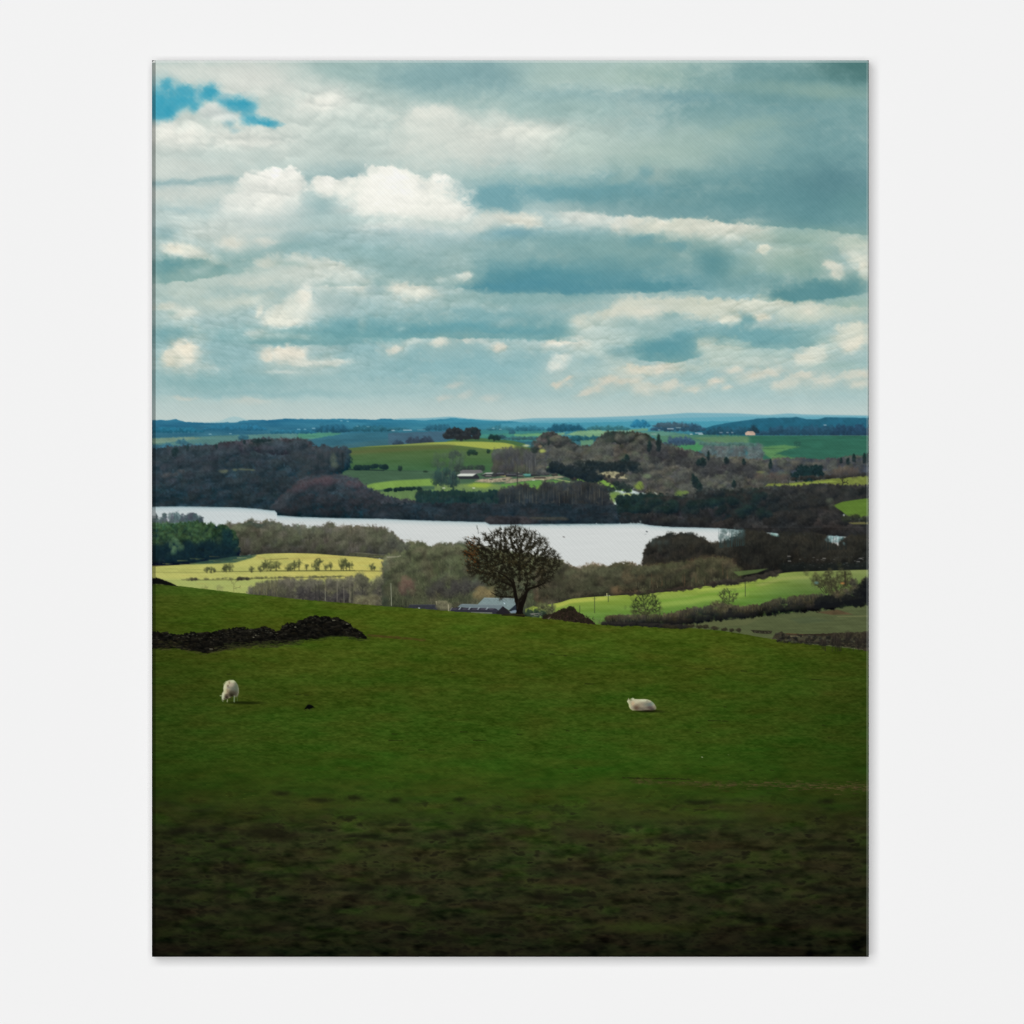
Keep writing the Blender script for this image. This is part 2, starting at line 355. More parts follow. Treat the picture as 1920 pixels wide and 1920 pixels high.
    b(338, 668, 26, 22, C(221, 215, 199), .95, .4, rot=-.2); b(350, 660, 16, 18, C(227, 220, 205), .8, .6); b(318, 675, 16, 10, C(206, 207, 194), .8, .7)
    b(545, 667, 34, 18, C(217, 213, 201), .95, .35, ht=.2); b(500, 668, 18, 14, C(217, 213, 200), .95, .35); b(600, 655, 40, 6, C(178, 200, 203), .7, .8); b(620, 681, 38, 7, C(206, 211, 204), .9, .55, rot=-.05); b(570, 682, 26, 8, C(205, 210, 203), .8, .7)
    b(525, 699, 30, 3.5, C(192, 205, 203), .85, .6); b(540, 720, 40, 6, C(160, 190, 198), .6, .9); b(440, 662, 50, 18, C(154, 187, 196), .6, .9)
    b(400, 715, 110, 16, C(142, 183, 194), .7, .9); b(345, 746, 22, 4, C(197, 203, 198), .85, .7); b(470, 752, 34, 5, C(195, 202, 198), .8, .7); b(420, 760, 140, 8, C(184, 201, 201), .6, .9); b(500, 738, 160, 7, C(148, 186, 197), .6, .9)
    # centre 490-650
    b(1040, 520, 190, 30, C(92, 150, 170), .95, .55); b(1000, 540, 150, 12, C(84, 145, 168), .9, .5, hb=.25); b(1130, 470, 120, 30, C(134, 172, 180), .8, .8); b(960, 480, 110, 24, C(142, 178, 188), .75, .9)
    b(800, 492, 80, 26, C(156, 186, 193), .8, .9); b(850, 490, 20, 26, C(166, 191, 194), .6, .8, rot=.5)
    b(845, 525, 34, 9, C(180, 200, 200), .9, .5, rot=-.1); b(868, 519, 16, 8, C(208, 213, 206), .95, .4, rot=-.2); b(825, 522, 12, 6, C(194, 206, 203), .8, .5)
    b(775, 545, 36, 15, C(211, 214, 204), .95, .45); b(748, 538, 22, 12, C(208, 212, 204), .9, .5); b(870, 565, 70, 14, C(168, 193, 196), .9, .6); b(1000, 563, 130, 12, C(144, 180, 188), .9, .7); b(1050, 575, 60, 8, C(166, 190, 194), .6, .8, rot=-.15)
    b(960, 600, 130, 16, C(134, 177, 190), .85, .8); b(880, 618, 150, 11, C(114, 169, 187), .9, .6, hb=.25); b(1040, 620, 50, 12, C(112, 165, 182), .85, .7); b(950, 607, 30, 9, C(156, 185, 193), .8, .7, rot=-.2); b(752, 616, 6, 3, C(176, 205, 212), .7, .7)
    b(740, 652, 16, 7, C(208, 209, 200), .9, .5, rot=-.3); b(776, 640, 18, 5, C(188, 204, 202), .8, .7); b(824, 641, 16, 10, C(208, 211, 202), .9, .5); b(873, 638, 16, 8, C(200, 207, 202), .85, .55); b(905, 643, 20, 5, C(186, 202, 202), .8, .7, rot=.3); b(940, 653, 15, 9, C(211, 209, 198), .95, .45)
    b(1000, 640, 60, 10, C(178, 199, 201), .7, .8)
    b(1120, 640, 60, 60, C(186, 203, 200), .9, .45, w=.8); b(1180, 620, 60, 46, C(178, 199, 199), .85, .6); b(1060, 640, 34, 9, C(214, 215, 205), .95, .4, ht=.25); b(1165, 580, 36, 10, C(212, 212, 199), .9, .5, rot=-.35); b(1085, 600, 14, 12, C(202, 208, 200), .8, .5)
    b(1048, 682, 22, 15, C(222, 221, 210), .95, .4, rot=-.5); b(1042, 690, 14, 9, C(228, 226, 216), .8, .6); b(1160, 662, 26, 12, C(138, 177, 189), .85, .7); b(1110, 682, 20, 10, C(150, 185, 196), .6, .8); b(1175, 700, 30, 14, C(206, 208, 197), .8, .7)
    for x, y, r in [(1045, 722, 11), (1066, 712, 8), (1112, 728, 18), (1140, 712, 20), (1165, 716, 14), (1095, 735, 12), (830, 747, 16), (868, 742, 16), (920, 744, 18), (850, 725, 14)]:
        b(x, y, r, r * .38, C(209, 204, 192) if x > 1000 else C(194, 200, 197), .85, .6, rot=-.25)
    b(880, 690, 160, 22, C(150, 190, 202), .7, .9); b(900, 735, 160, 10, C(164, 194, 202), .5, .9)
    # right 450-560
    b(1220, 490, 90, 30, C(132, 170, 178), .85, .8); b(1340, 495, 30, 30, C(108, 154, 166), .9, .7); b(1215, 538, 70, 10, C(98, 153, 168), .9, .5, hb=.3); b(1400, 530, 90, 14, C(126, 167, 177), .8, .8); b(1395, 508, 30, 10, C(142, 176, 180), .7, .8)
    b(1480, 490, 70, 28, C(162, 187, 184), .95, .5); b(1432, 470, 12, 9, C(217, 215, 200), .95, .45); b(1475, 473, 44, 10, C(176, 194, 188), .7, .8); b(1520, 510, 50, 18, C(146, 178, 178), .7, .8)
    b(1550, 545, 90, 20, C(98, 149, 163), .95, .45, rot=-.18, hb=.25); b(1600, 530, 40, 20, C(104, 152, 164), .8, .6); b(1490, 556, 40, 9, C(102, 152, 166), .9, .4)
    b(1562, 500, 19, 9, C(214, 214, 202), .95, .45, rot=.2); b(1567, 513, 12, 8, C(210, 211, 200), .9, .5); b(1608, 478, 22, 26, C(210, 212, 200), .9, .5, rot=-.5); b(1618, 500, 14, 26, C(212, 213, 201), .9, .5); b(1600, 458, 40, 10, C(204, 209, 198), .85, .6)
    # cream bank 555-612
    b(1250, 572, 90, 16, C(206, 210, 199), .95, .4, ht=.25); b(1340, 578, 80, 20, C(204, 209, 197), .95, .4, ht=.22); b(1430, 574, 70, 16, C(202, 208, 197), .95, .4, ht=.22); b(1520, 585, 60, 18, C(194, 205, 194), .9, .5, ht=.3)
    b(1200, 584, 40, 10, C(212, 212, 201), .8, .6); b(1365, 600, 30, 10, C(208, 211, 199), .9, .5); b(1425, 594, 20, 9, C(207, 207, 194), .9, .5); b(1515, 578, 16, 10, C(214, 213, 200), .8, .6); b(1600, 575, 40, 16, C(160, 187, 181), .8, .8)
    b(1255, 590, 26, 9, C(150, 184, 192), .85, .6); b(1225, 612, 60, 16, C(160, 189, 194), .85, .7); b(1400, 602, 16, 12, C(128, 173, 186), .85, .6)
    b(1420, 630, 120, 18, C(126, 173, 187), .95, .5); b(1520, 628, 50, 14, C(138, 180, 190), .8, .8); b(1250, 655, 60, 16, C(106, 160, 178), .95, .5); b(1290, 635, 34, 16, C(116, 166, 182), .85, .6)
    b(1360, 665, 46, 26, C(184, 201, 195), .95, .4, ht=.25); b(1328, 645, 16, 10, C(202, 207, 197), .85, .5); b(1440, 670, 70, 20, C(176, 198, 196), .9, .6); b(1400, 682, 60, 10, C(190, 203, 198), .7, .8)
    b(1595, 628, 34, 26, C(206, 210, 198), .95, .4, ht=.25); b(1604, 645, 24, 14, C(216, 214, 201), .9, .5); b(1525, 660, 18, 28, C(219, 218, 205), .95, .4, rot=.85); b(1508, 670, 20, 12, C(212, 213, 201), .8, .6); b(1550, 645, 20, 14, C(190, 204, 197), .7, .8); b(1575, 685, 60, 10, C(168, 195, 195), .7, .8)
    b(1210, 690, 46, 10, C(208, 206, 192), .9, .5, ht=.3); b(1262, 686, 20, 9, C(204, 205, 192), .85, .6); b(1300, 690, 50, 8, C(186, 201, 195), .7, .8); b(1240, 690, 12, 8, C(214, 209, 196), .7, .6)
    for x, y, r in [(1378, 695, 14), (1342, 717, 18), (1300, 728, 16), (1208, 728, 22), (1255, 722, 18), (1450, 700, 20), (1415, 707, 24), (1485, 718, 16), (1462, 724, 14), (1508, 703, 16), (1545, 712, 26), (1595, 704, 22), (1618, 700, 12), (1365, 728, 10), (1190, 712, 16), (1610, 720, 20)]:
        b(x, y, r, r * .42, C(209, 208, 197), .75, .7, rot=-.2)
    b(1330, 712, 60, 5, C(160, 192, 196), .4, .9)
    b(1343, 714, 10, 5, C(222, 214, 202), .8, .6)
    # flat shaded cloud bases (crisp below) and heaped lit tops (crisp above)
    def base(x0, x1, pts, h, c, a, xf=70, j=3):
        f = scurve(pts); sl = box(x0 - 5, min(p[1] for p in pts) - h - 20, x1 + 5, max(p[1] for p in pts) + 20)
        d = f(xs[sl[1]])[None, :] - Y[sl] + B2[sl] * j + B1[sl] * j
        al = sm(d / 5 + .5) * (1 - sm((d + B1[sl] * h * .3) / h)) * sm((X[sl] - x0) / xf + .0) * sm((x1 - X[sl]) / xf) * a
        put(sl, al, C(*c))
    def tops(x0, x1, pts, h, c, a, xf=40, j=7):
        f = scurve(pts); sl = box(x0 - 5, min(p[1] for p in pts) - 25, x1 + 5, max(p[1] for p in pts) + h + 25)
        d = Y[sl] - f(xs[sl[1]])[None, :] - B2[sl] * j * .8 - B3[sl] * j * .5 - B1[sl] * j
        al = sm(.62 + B1[sl] * .8 + WX[sl] * .9 + B2[sl] * .3) * sm(d / 9 + .5) * (1 - sm((d + B1[sl] * h * .5 + B2[sl] * h * .25) / h)) * sm((X[sl] - x0) / xf) * sm((x1 - X[sl]) / xf) * a
        put(sl, al, C(*c))
    base(850, 1380, [(850, 545), (950, 549), (1100, 550), (1200, 548), (1380, 544)], 90, (98, 152, 172), .6, 90)
    base(1400, 1660, [(1400, 560), (1480, 566), (1550, 560), (1660, 543)], 64, (98, 148, 161), .8)
    base(600, 1110, [(600, 632), (740, 633), (900, 634), (1000, 636), (1110, 640)], 50, (116, 166, 180), .7)
    base(430, 720, [(430, 642), (560, 646), (720, 644)], 40, (120, 168, 180), .6)
    base(1000, 1700, [(1000, 392), (1180, 404), (1330, 414), (1450, 424), (1560, 432), (1700, 446)], 120, (98, 144, 152), .6, 120)
    base(1170, 1330, [(1170, 668), (1270, 680), (1330, 664)], 70, (106, 159, 174), .75, 40)
    base(1290, 1580, [(1290, 640), (1400, 652), (1580, 650)], 44, (124, 170, 182), .6)
    base(200, 450, [(200, 346), (330, 345), (450, 338)], 14, (152, 180, 184), .7, 40)
    base(560, 900, [(560, 534), (700, 536), (900, 530)], 60, (140, 176, 184), .5)
    base(280, 440, [(280, 532), (340, 528), (440, 510)], 44, (112, 160, 170), .5, 30)
    tops(1160, 1480, [(1160, 404), (1200, 408), (1260, 418), (1330, 410), (1400, 416), (1480, 430)], 46, (209, 211, 200), .75, 40, 12); tops(1400, 1660, [(1400, 424), (1520, 436), (1660, 446)], 50, (166, 190, 185), .6, 60, 10)
    tops(880, 1030, [(880, 400), (940, 392), (1030, 404)], 40, (212, 215, 207), .75, 30); tops(1030, 1190, [(1030, 398), (1060, 396), (1120, 392), (1190, 404)], 42, (204, 210, 205), .6, 30)
    tops(1060, 1640, [(1060, 592), (1110, 582), (1165, 568), (1250, 560), (1340, 557), (1430, 557), (1500, 566), (1560, 574), (1640, 572)], 52, (206, 210, 198), .7)
    tops(560, 720, [(560, 484), (610, 482), (650, 498), (690, 520), (720, 540)], 60, (208, 212, 204), .6)
    tops(720, 840, [(720, 532), (760, 526), (800, 534), (840, 548)], 36, (210, 213, 204), .7, 24)
    tops(470, 590, [(470, 656), (500, 650), (540, 646), (590, 650)], 44, (217, 213, 201), .75, 20)
    tops(300, 385, [(300, 664), (340, 642), (360, 642), (385, 655)], 48, (219, 214, 199), .6, 18)
    tops(1005, 1120, [(1005, 640), (1060, 634), (1120, 638)], 28, (213, 214, 204), .7, 20)
    tops(1480, 1560, [(1480, 680), (1510, 656), (1540, 638), (1560, 640)], 46, (218, 216, 204), .6, 18); tops(1550, 1660, [(1550, 620), (1580, 604), (1620, 598), (1660, 596)], 60, (210, 211, 199), .65, 18)
    tops(1300, 1440, [(1300, 650), (1330, 636), (1400, 640), (1440, 655)], 50, (188, 202, 196), .6, 24)
    tops(480, 590, [(480, 590), (520, 572), (560, 548), (590, 540)], 66, (224, 224, 213), .5, 20)
    for x0, x1, y, h in [(1170, 1290, 682, 22), (1180, 1240, 716, 20), (1230, 1290, 712, 20), (1320, 1365, 706, 22), (1360, 1400, 688, 18), (1400, 1470, 694, 22), (1470, 1540, 698, 24), (1560, 1640, 694, 26), (1100, 1180, 704, 24), (1030, 1080, 712, 20)]:
        tops(x0, x1, [(x0, y + 8), ((x0 + x1) / 2, y - 4), (x1, y + 7)], h, (210, 208, 196), .7, 14, 6)
    # ragged rims: shift the cloud by small turbulence
    wx = fbm(X / 13, Y / 10, 4, 111, .6) * 5.0 * S; wy = fbm(X / 13, Y / 10, 4, 131, .6) * 4.0 * S
    n0 = int((800 - CY0) * S)
    ii, jj = np.mgrid[0:n0, 0:NX].astype(np.float32)
    fi = np.clip(ii + wy[:n0], 0, n0 - 1.001); fj = np.clip(jj + wx[:n0], 0, NX - 1.001)
    i0 = fi.astype(int); j0 = fj.astype(int); u = (fi - i0)[..., None]; v = (fj - j0)[..., None]
    A = IMG[:n0].copy()
    IMG[:n0] = (A[i0, j0] * (1 - v) + A[i0, j0 + 1] * v) * (1 - u) + (A[i0 + 1, j0] * (1 - v) + A[i0 + 1, j0 + 1] * v) * u
    # heaped, billowing relief: rounded puffs in three sizes, lit from above left, finer towards the horizon
    n0 = int((800 - CY0) * S); Ys = Y[:n0]; Xs = X[:n0]
    sc = (1050 - Ys) / 700; U = (Xs - 957) / sc; V = -700 * np.log((1050 - Ys) / 700)
    dxw = fbm(U / 60, V / 45, 4, 181, .6) * 15; dyw = fbm(U / 60, V / 45, 4, 191, .6) * 11
    def puffs(u, v, seed):
        iu = np.floor(u); iv = np.floor(v); best = np.full(u.shape, 9., np.float32)
        for du in (-1, 0, 1):
            for dv in (-1, 0, 1):
                cu = iu + du; cv = iv + dv; a_ = (cu.astype(np.int64) + seed * 37) & 255; b_ = (cv.astype(np.int64) + seed * 91) & 255
                px = cu + TAB[b_, a_]; py = cv + TAB[(b_ + 101) & 255, (a_ + 57) & 255]
                best = np.minimum(best, (u - px) ** 2 + (v - py) ** 2)
        return np.maximum(0, 1 - best * 1.1)
    def heap(u, v): return puffs(u / 92, v / 52, 1) * .5 + puffs(u / 44, v / 27, 2) * .3 + puffs(u / 21, v / 14, 3) * .15 + puffs(u / 10, v / 7, 4) * .03
    H = heap(U + dxw, V + dyw); E = H - heap(U + dxw - 3, V + dyw - 6)
    pad = lambda z: np.concatenate([z, np.zeros((NY - n0, NX), np.float32)], 0).astype(np.float32)
    Lm = IMG.mean(2)
    patch = sm((fbm((X + WX * 30) / 150, (Y + WY * 16) / 60, 4, 205, .55) + .35) / .7)        # heaps stand in groups, smooth veils between
    Hp = pad(H); Ep = pad(E)
    calm = np.clip(1 - .62 * sm((X - 1050) / 250) * sm((430 - Y) / 60), .3, 1) * sm((800 - Y) / 190)
    lit = np.clip((Lm - 140) / 75, .14, 1.0) * calm
    rel = (np.clip(Ep * 75, -14, 13) + (Hp - .52) * 26) * (.25 + .75 * patch)
    IMG[:] = IMG + (rel * lit)[..., None] * C(1.06, .95, .88)
    # deeper, greener shade under the clouds of the lower sky
    Lm = IMG.mean(2); wgt = sm((214 - Lm) / 45) * sm((Lm - 112) / 35) * sm((Y - 400) / 60) * sm((790 - Y) / 60)
    IMG[:] = IMG - wgt[..., None] * C(13, 11, 16)
    IMG[..., 2] -= 3.5
    hi = sm((Lm - 200) / 26) * sm((Y - 130) / 60); IMG[:] = np.minimum(IMG + hi[..., None] * C(5, 4, 3), 244)
    # grain of the cloud
    n = fbm(X / 34, Y / 22, 5, 51, .62)
    n2 = fbm((X + WX * 20) / 9, (Y + WY * 14) / 6, 3, 61)
    m = (Y < 800)[..., None]
    IMG[:] = np.where(m, IMG + (n * 5 + n2 * 3)[..., None] * C(1, .9, .85), IMG)
    # hazy horizon
    a = sm((Y - 730) / 60) * .45
    put(FULL, a, C(190, 204, 201))
# ---------------------------------------------------------------- land
def make_land():
    rr = Rng(5); rn = np.random.RandomState(9)
    K = lambda v: (lambda x: np.zeros_like(np.asarray(x, np.float32)) + v)
    # ---- far hills ---------------------------------------------------------------
    L = ID['printed_far_hills']
    band(scurve([(285, 800), (412, 790), (425, 784), (440, 780), (455, 784), (470, 790), (500, 800)]), K(806), 285, 500, C(158, 192, 196), .75, 3, lab=L)
    f0 = scurve([(720, 790), (745, 785), (800, 784), (845, 781), (880, 785), (950, 788), (1000, 784), (1100, 783), (1190, 780), (1250, 777), (1290, 774), (1380, 775), (1440, 778), (1480, 775), (1505, 777), (1629, 779)])
    band(f0, K(840), 720, 1629, C(112, 168, 184), .85, 3, lab=L)
    f1 = curve([(285, 789), (303, 787), (316, 788), (330, 786), (345, 790), (360, 792), (400, 793), (440, 792), (462, 788), (482, 787), (500, 788), (530, 785), (600, 786), (640, 785), (700, 787), (720, 785), (745, 787), (800, 788),
                (830, 786), (845, 784), (862, 785), (880, 786), (895, 787), (930, 790), (960, 790), (1000, 793), (1100, 792), (1200, 790), (1300, 790), (1629, 788)])
    g = np.zeros((NY, NX, 3), np.float32)
    t = np.clip((Y - 786) / 50, 0, 1)[..., None]
    xr = np.clip((X - 500) / 700, 0, 1)[..., None]
    g[:] = (C(46, 112, 142) * (1 - t) + C(58, 100, 114) * t) * (1 - xr) + (C(62, 146, 168) * (1 - t) + C(60, 106, 112) * t) * xr
    sl = box(285, 775, 1629, 880)
    n = fbm(X[sl] / 40, Y[sl] / 4, 4, 33)
    gg = g.copy(); gg[sl] = g[sl] + n[..., None] * C(14, 17, 14)
    top = f1(xs)[None, :] + 1.2 * fbm(X / 6, Y / 40, 3, 35)
    al = sm((Y - top) / 1.6 + .5) * (Y < 905)
    put(FULL, al, gg, L)
    # lighter blue distance on the right
    band(scurve([(930, 795), (1000, 789), (1100, 786), (1200, 786), (1300, 783), (1400, 781), (1629, 781)]), K(806), 940, 1629, C(84, 158, 178), .6, 4, sb=10, lab=L)
    def belt(x0, x1, y, h, c, j=1.5, a=.9):
        """a line of far trees, each a small crown; ends thin out"""
        c = C(*c); w = x1 - x0
        for q in range(int(max(4, w * .85))):
            u = rr.random(); x = x0 + u * w; e = min(1, 4 * min(u, 1 - u) + .25); hh = h * e * rr.uniform(.55, 1.05)
            stamp(x, y - hh * .5 - rr.uniform(0, .6), rr.uniform(1.6, 3.6) + h * .1, hh * .55 + .6, c * rr.uniform(.95, 1.2), c * rr.uniform(.8, .98), a * .8, .5, .5, .12, lab=L)
    def plot(pts, c, a=.75, s=3.2): poly(pts, C(*c), s, a, jag=1.2, grain=.10, tex=NH, lab=ID['printed_field'])
    # blue ridges right
    band(scurve([(1320, 803), (1350, 795), (1400, 788), (1425, 784), (1470, 783), (1500, 782), (1508, 786), (1535, 786), (1548, 782), (1580, 783), (1629, 784)]), K(822), 1300, 1629, C(38, 94, 116), .95, 2, jag=1.0, jsc=8, grain=.12, xf=10, lab=L)
    belt(1186, 1216, 800, 11, (44, 116, 146)); belt(1222, 1322, 807, 12, (50, 84, 104)); belt(1224, 1290, 800, 7, (66, 92, 106)); belt(1320, 1420, 814, 12, (40, 80, 98)); belt(1420, 1629, 815, 15, (42, 76, 96), a=.7); belt(1560, 1629, 815, 17, (40, 68, 90), a=.7)
    # left distance
    plot([(285, 822), (330, 820), (440, 816), (525, 813), (640, 812), (560, 828), (450, 834), (360, 836), (285, 834)], (96, 136, 126)); plot([(285, 823), (350, 819), (380, 822), (300, 831), (285, 832)], (122, 146, 126), .8)
    plot([(325, 806), (368, 804), (366, 810), (325, 812)], (88, 132, 142), .7); plot([(560, 812), (640, 810), (636, 815), (590, 822), (555, 822)], (76, 140, 116), .8)
    belt(285, 420, 847, 14, (56, 100, 118), 2); belt(330, 350, 832, 8, (60, 104, 118)); belt(445, 464, 824, 10, (52, 98, 114)); belt(590, 655, 809, 11, (40, 90, 112)); belt(655, 735, 808, 8, (44, 96, 112)); belt(505, 590, 812, 6, (46, 108, 132))
    plot([(660, 812), (745, 808), (745, 822), (700, 828), (600, 838), (585, 836), (620, 818)], (54, 102, 118), .7); belt(285, 380, 810, 8, (40, 104, 128)); belt(380, 500, 806, 8, (44, 108, 136))
    plot([(590, 840), (650, 832), (745, 820), (745, 842), (650, 848), (600, 848)], (62, 102, 112), .6)
    # centre distance
    belt(796, 850, 806, 9, (46, 96, 116)); belt(725, 765, 806, 4, (50, 104, 120)); plot([(728, 812), (840, 808), (836, 826), (760, 832), (728, 834)], (68, 98, 116), .9)
    belt(738, 755, 834, 8, (52, 72, 88), 2); belt(764, 786, 831, 12, (54, 68, 82), 2.5); belt(786, 810, 830, 11, (52, 66, 80), 2.5)
    plot([(895, 806), (975, 803), (1030, 806), (1020, 828), (900, 826)], (62, 126, 124), .8); plot([(900, 815), (968, 812), (970, 818), (900, 822)], (72, 136, 116), .7)
    belt(915, 960, 806, 7, (58, 116, 130)); belt(960, 1022, 807, 7, (50, 108, 126)); belt(955, 966, 813, 6, (48, 92, 106)); belt(1025, 1098, 808, 11, (36, 86, 106)); belt(1098, 1180, 806, 7, (56, 110, 118))
    plot([(965, 814), (1022, 812), (1022, 818), (985, 819), (965, 818)], (112, 164, 110)); plot([(1035, 813), (1060, 811), (1058, 816), (1036, 818)], (136, 170, 126)); plot([(1060, 815), (1085, 808), (1120, 806), (1140, 808), (1150, 816), (1100, 820)], (142, 176, 122)); plot([(1120, 808), (1190, 806), (1186, 812), (1140, 813)], (128, 160, 128), .7)
    belt(1060, 1128, 826, 8, (40, 86, 96), 2); plot([(1088, 826), (1114, 824), (1112, 834), (1090, 836)], (110, 152, 112)); belt(930, 948, 822, 5, (46, 78, 86)); belt(945, 1020, 824, 5, (58, 96, 100), a=.7)
    plot([(1155, 812), (1240, 808), (1290, 814), (1290, 824), (1200, 816)], (96, 138, 118), .8)
    # right fields
    plot([(1180, 805), (1215, 803), (1215, 808), (1182, 810)], (112, 150, 116), .8)
    plot([(1225, 818), (1300, 815), (1420, 817), (1440, 836), (1300, 845), (1240, 830)], (84, 126, 96)); plot([(1262, 840), (1278, 832), (1320, 830), (1330, 840), (1300, 848)], (74, 142, 92), .9)
    plot([(1300, 820), (1405, 818), (1405, 830), (1330, 832)], (96, 130, 96), .8)
    band(K(817), K(868), 1405, 1629, C(50, 100, 82), .95, 2, grain=.10, tex=NH, lab=ID['printed_field'], xf=14)
    plot([(1428, 838), (1470, 834), (1500, 838), (1480, 842), (1455, 850), (1500, 862), (1450, 862), (1430, 850)], (98, 142, 88), .8, 5); line(1430, 841, 1470, 841, 1.4, 1, C(44, 78, 66), .6); line(1452, 854, 1482, 842, 1.3, 1, C(44, 78, 66), .6); line(1480, 842, 1510, 836, 1, .8, C(44, 78, 66), .5)
    line(1405, 817, 1629, 816.5, 1, 1, C(110, 140, 120), .5)
    belt(1246, 1302, 833, 13, (64, 88, 106), 2, .85); belt(1255, 1300, 830, 8, (56, 82, 104), 2, .6)
    haze_tree(1495, 833, 6, 6, C(40, 70, 66), .7, rr, n=50)
    # bare grey trees of the middle distance
    for i in range(150):
        x = rr.uniform(1318, 1428); y = 834 + (x - 1318) * .05 + rr.uniform(-2, 27) * (1 if x > 1330 else .6)
        c = rr.choice([(112, 126, 124), (92, 112, 114), (80, 100, 104), (98, 104, 106)]); stamp(x, y, rr.uniform(4, 8), rr.uniform(4, 8), c, C(*c) * .8, .55, .5, .5, .16)
    for x in range(6): belt(1310 + x * 18, 1330 + x * 18, 834 + (x % 3), 5, (78, 110, 104), 2, .6)
    # white farms and houses in the distance
    for x, y, w, c in [(394, 814, 5, (150, 186, 196)), (432, 813, 4, (140, 176, 186)), (560, 805, 6, (150, 190, 204)), (572, 805, 4, (140, 184, 196)), (588, 803, 6, (160, 196, 206)), (640, 789, 4, (150, 196, 204)), (652, 790, 3, (150, 196, 204)), (670, 799, 4, (120, 176, 190)), (690, 800, 5, (120, 174, 190)),
                       (737, 807, 6, (206, 220, 224)), (764, 806.5, 20, (196, 210, 216)), (790, 806, 18, (110, 150, 160)), (925, 803, 4, (150, 186, 190)), (938, 805, 4, (150, 186, 190)), (1257, 804, 14, (220, 226, 226)), (1272, 802, 10, (150, 180, 184)), (1236, 806, 3, (180, 200, 204)), (1296, 814, 5, (214, 220, 220)),
                       (1310, 812, 16, (216, 222, 222)), (1314, 814, 10, (226, 230, 230)), (1352, 811, 6, (160, 170, 180)), (1364, 811, 4, (170, 180, 186)), (1373, 811, 3, (180, 186, 190)), (1547, 797, 5, (190, 205, 210)), (1195, 813.5, 14, (170, 180, 170)), (1226, 814, 10, (150, 170, 160)), (1437, 863, 6, (180, 184, 180)), (1455, 863, 7, (196, 196, 184)), (1532, 862, 4, (170, 180, 170))]:
        line(x - w * .38, y, x + w * .38, y, 1.7, 1.7, C(*c), .68)
    poly([(1397, 812), (1402, 808.5), (1412, 808.5), (1417, 812), (1416, 816), (1398, 816)], C(196, 168, 150), 1.6, .95); belt(1408, 1420, 812, 12, (34, 58, 70), 2, .9); poly([(1397, 812), (1402, 808.5), (1412, 808.5), (1416, 812), (1415, 816), (1398, 816)], C(196, 168, 150), 1.6, .9)
    # ---- the near hill ------------------------------------------------------------
    LH = ID['printed_hill_field']; LW = ID['printed_hillside_wood']
    hill = scurve([(560, 860), (620, 848), (645, 841), (690, 837), (745, 834), (800, 830), (850, 828), (900, 828), (945, 830), (970, 835), (1010, 842), (1100, 850), (1300, 870), (1629, 880)])
    hc = np.zeros((NY, NX, 3), np.float32)
    tt = np.clip((Y - 828) / 55, 0, 1)[..., None]
    hc[:] = C(88, 106, 62) * (1 - tt) + C(62, 98, 66) * tt
    hc += (NH * 5)[..., None] + (fbm(X / 60, Y / 8, 3, 44) * 8)[..., None]
    band(hill, K(985), 560, 1100, hc, 1, 1.8, lab=LH)
    band(scurve([(880, 818), (840, 827), (860, 822), (900, 821), (960, 826), (990, 833)][1:]), scurve([(830, 831), (900, 829), (990, 837)]), 838, 985, C(72, 104, 64), .95, 2, lab=LH, grain=.1)
    band(hill, scurve([(690, 838), (745, 836), (830, 834), (870, 836), (900, 839), (940, 845), (966, 846)]), 640, 964, C(138, 152, 84), .9, 2.5, lab=LH)
    band(lambda x: hill(x) + .5, scurve([(820, 832), (860, 835), (900, 840), (940, 845), (966, 846)]), 800, 964, C(162, 172, 82), .85, 3, lab=LH, xf=30)
    band(lambda x: hill(x) + 5, lambda x: hill(x) + 13, 640, 850, C(92, 96, 60), .6, 8, lab=LH, xf=30)
    band(curve([(575, 884), (600, 880), (690, 882), (800, 882), (1000, 890)]), K(985), 575, 1100, C(70, 96, 76), .85, 4, grain=.08, tex=NH, lab=LH)
    # lit lower strips
    band(scurve([(680, 912), (700, 906), (740, 901), (780, 899), (815, 897)]), scurve([(690, 922), (715, 918), (760, 913), (800, 911), (815, 911)]), 684, 822, C(122, 156, 76), .95, 4, lab=LH, grain=.06)
    band(K(908), K(925), 815, 1000, C(126, 148, 86), .7, 5, lab=LH); blob(898, 910, 26, 5, C(150, 172, 70), .9, .6, w=.3)
    band(scurve([(700, 922), (760, 919), (830, 917), (960, 918)]), K(960), 700, 960, C(102, 130, 78), .8, 4, lab=LH, grain=.1, tex=NV)
    band(scurve([(945, 908), (990, 902), (1020, 900), (1060, 902), (1090, 908)]), K(930), 940, 1100, C(96, 142, 72), .95, 4, lab=LH); band(K(915), K(940), 950, 1040, C(110, 140, 60), .6, 8, lab=LH)
    band(scurve([(1050, 882), (1080, 890), (1120, 898), (1165, 902), (1200, 908)]), scurve([(1050, 884), (1075, 898), (1110, 908), (1150, 918), (1200, 925)]), 1052, 1185, C(116, 154, 66), .95, 3, lab=LH, grain=.06)
    # hedges in the hill field
    line(585, 878, 720, 882, 2.5, 2.5, C(36, 52, 50), .9, LH); line(720, 882, 805, 884, 1.5, 1, C(50, 72, 58), .6)
    for i in range(30): x = rr.uniform(664, 728); stamp(x, 877 - 3 * math.exp(-((x - 708) / 14) ** 2), 4.5, 4.5, (34, 56, 54), (22, 42, 46), .9, .3, .4)
    stamp(750, 878, 4, 5, (36, 56, 52), (28, 44, 44)); stamp(798, 884, 5, 2, (44, 64, 50), (36, 52, 44))
    for i in range(26): x = rr.uniform(722, 788); stamp(x, 919 - (x - 722) * .05 + rr.uniform(-1, 1), 4, 3.4, (30, 48, 44), (20, 38, 40), .9, .3, .4)
    # copse on the brow
    Lc = ID['printed_hilltop_copse']
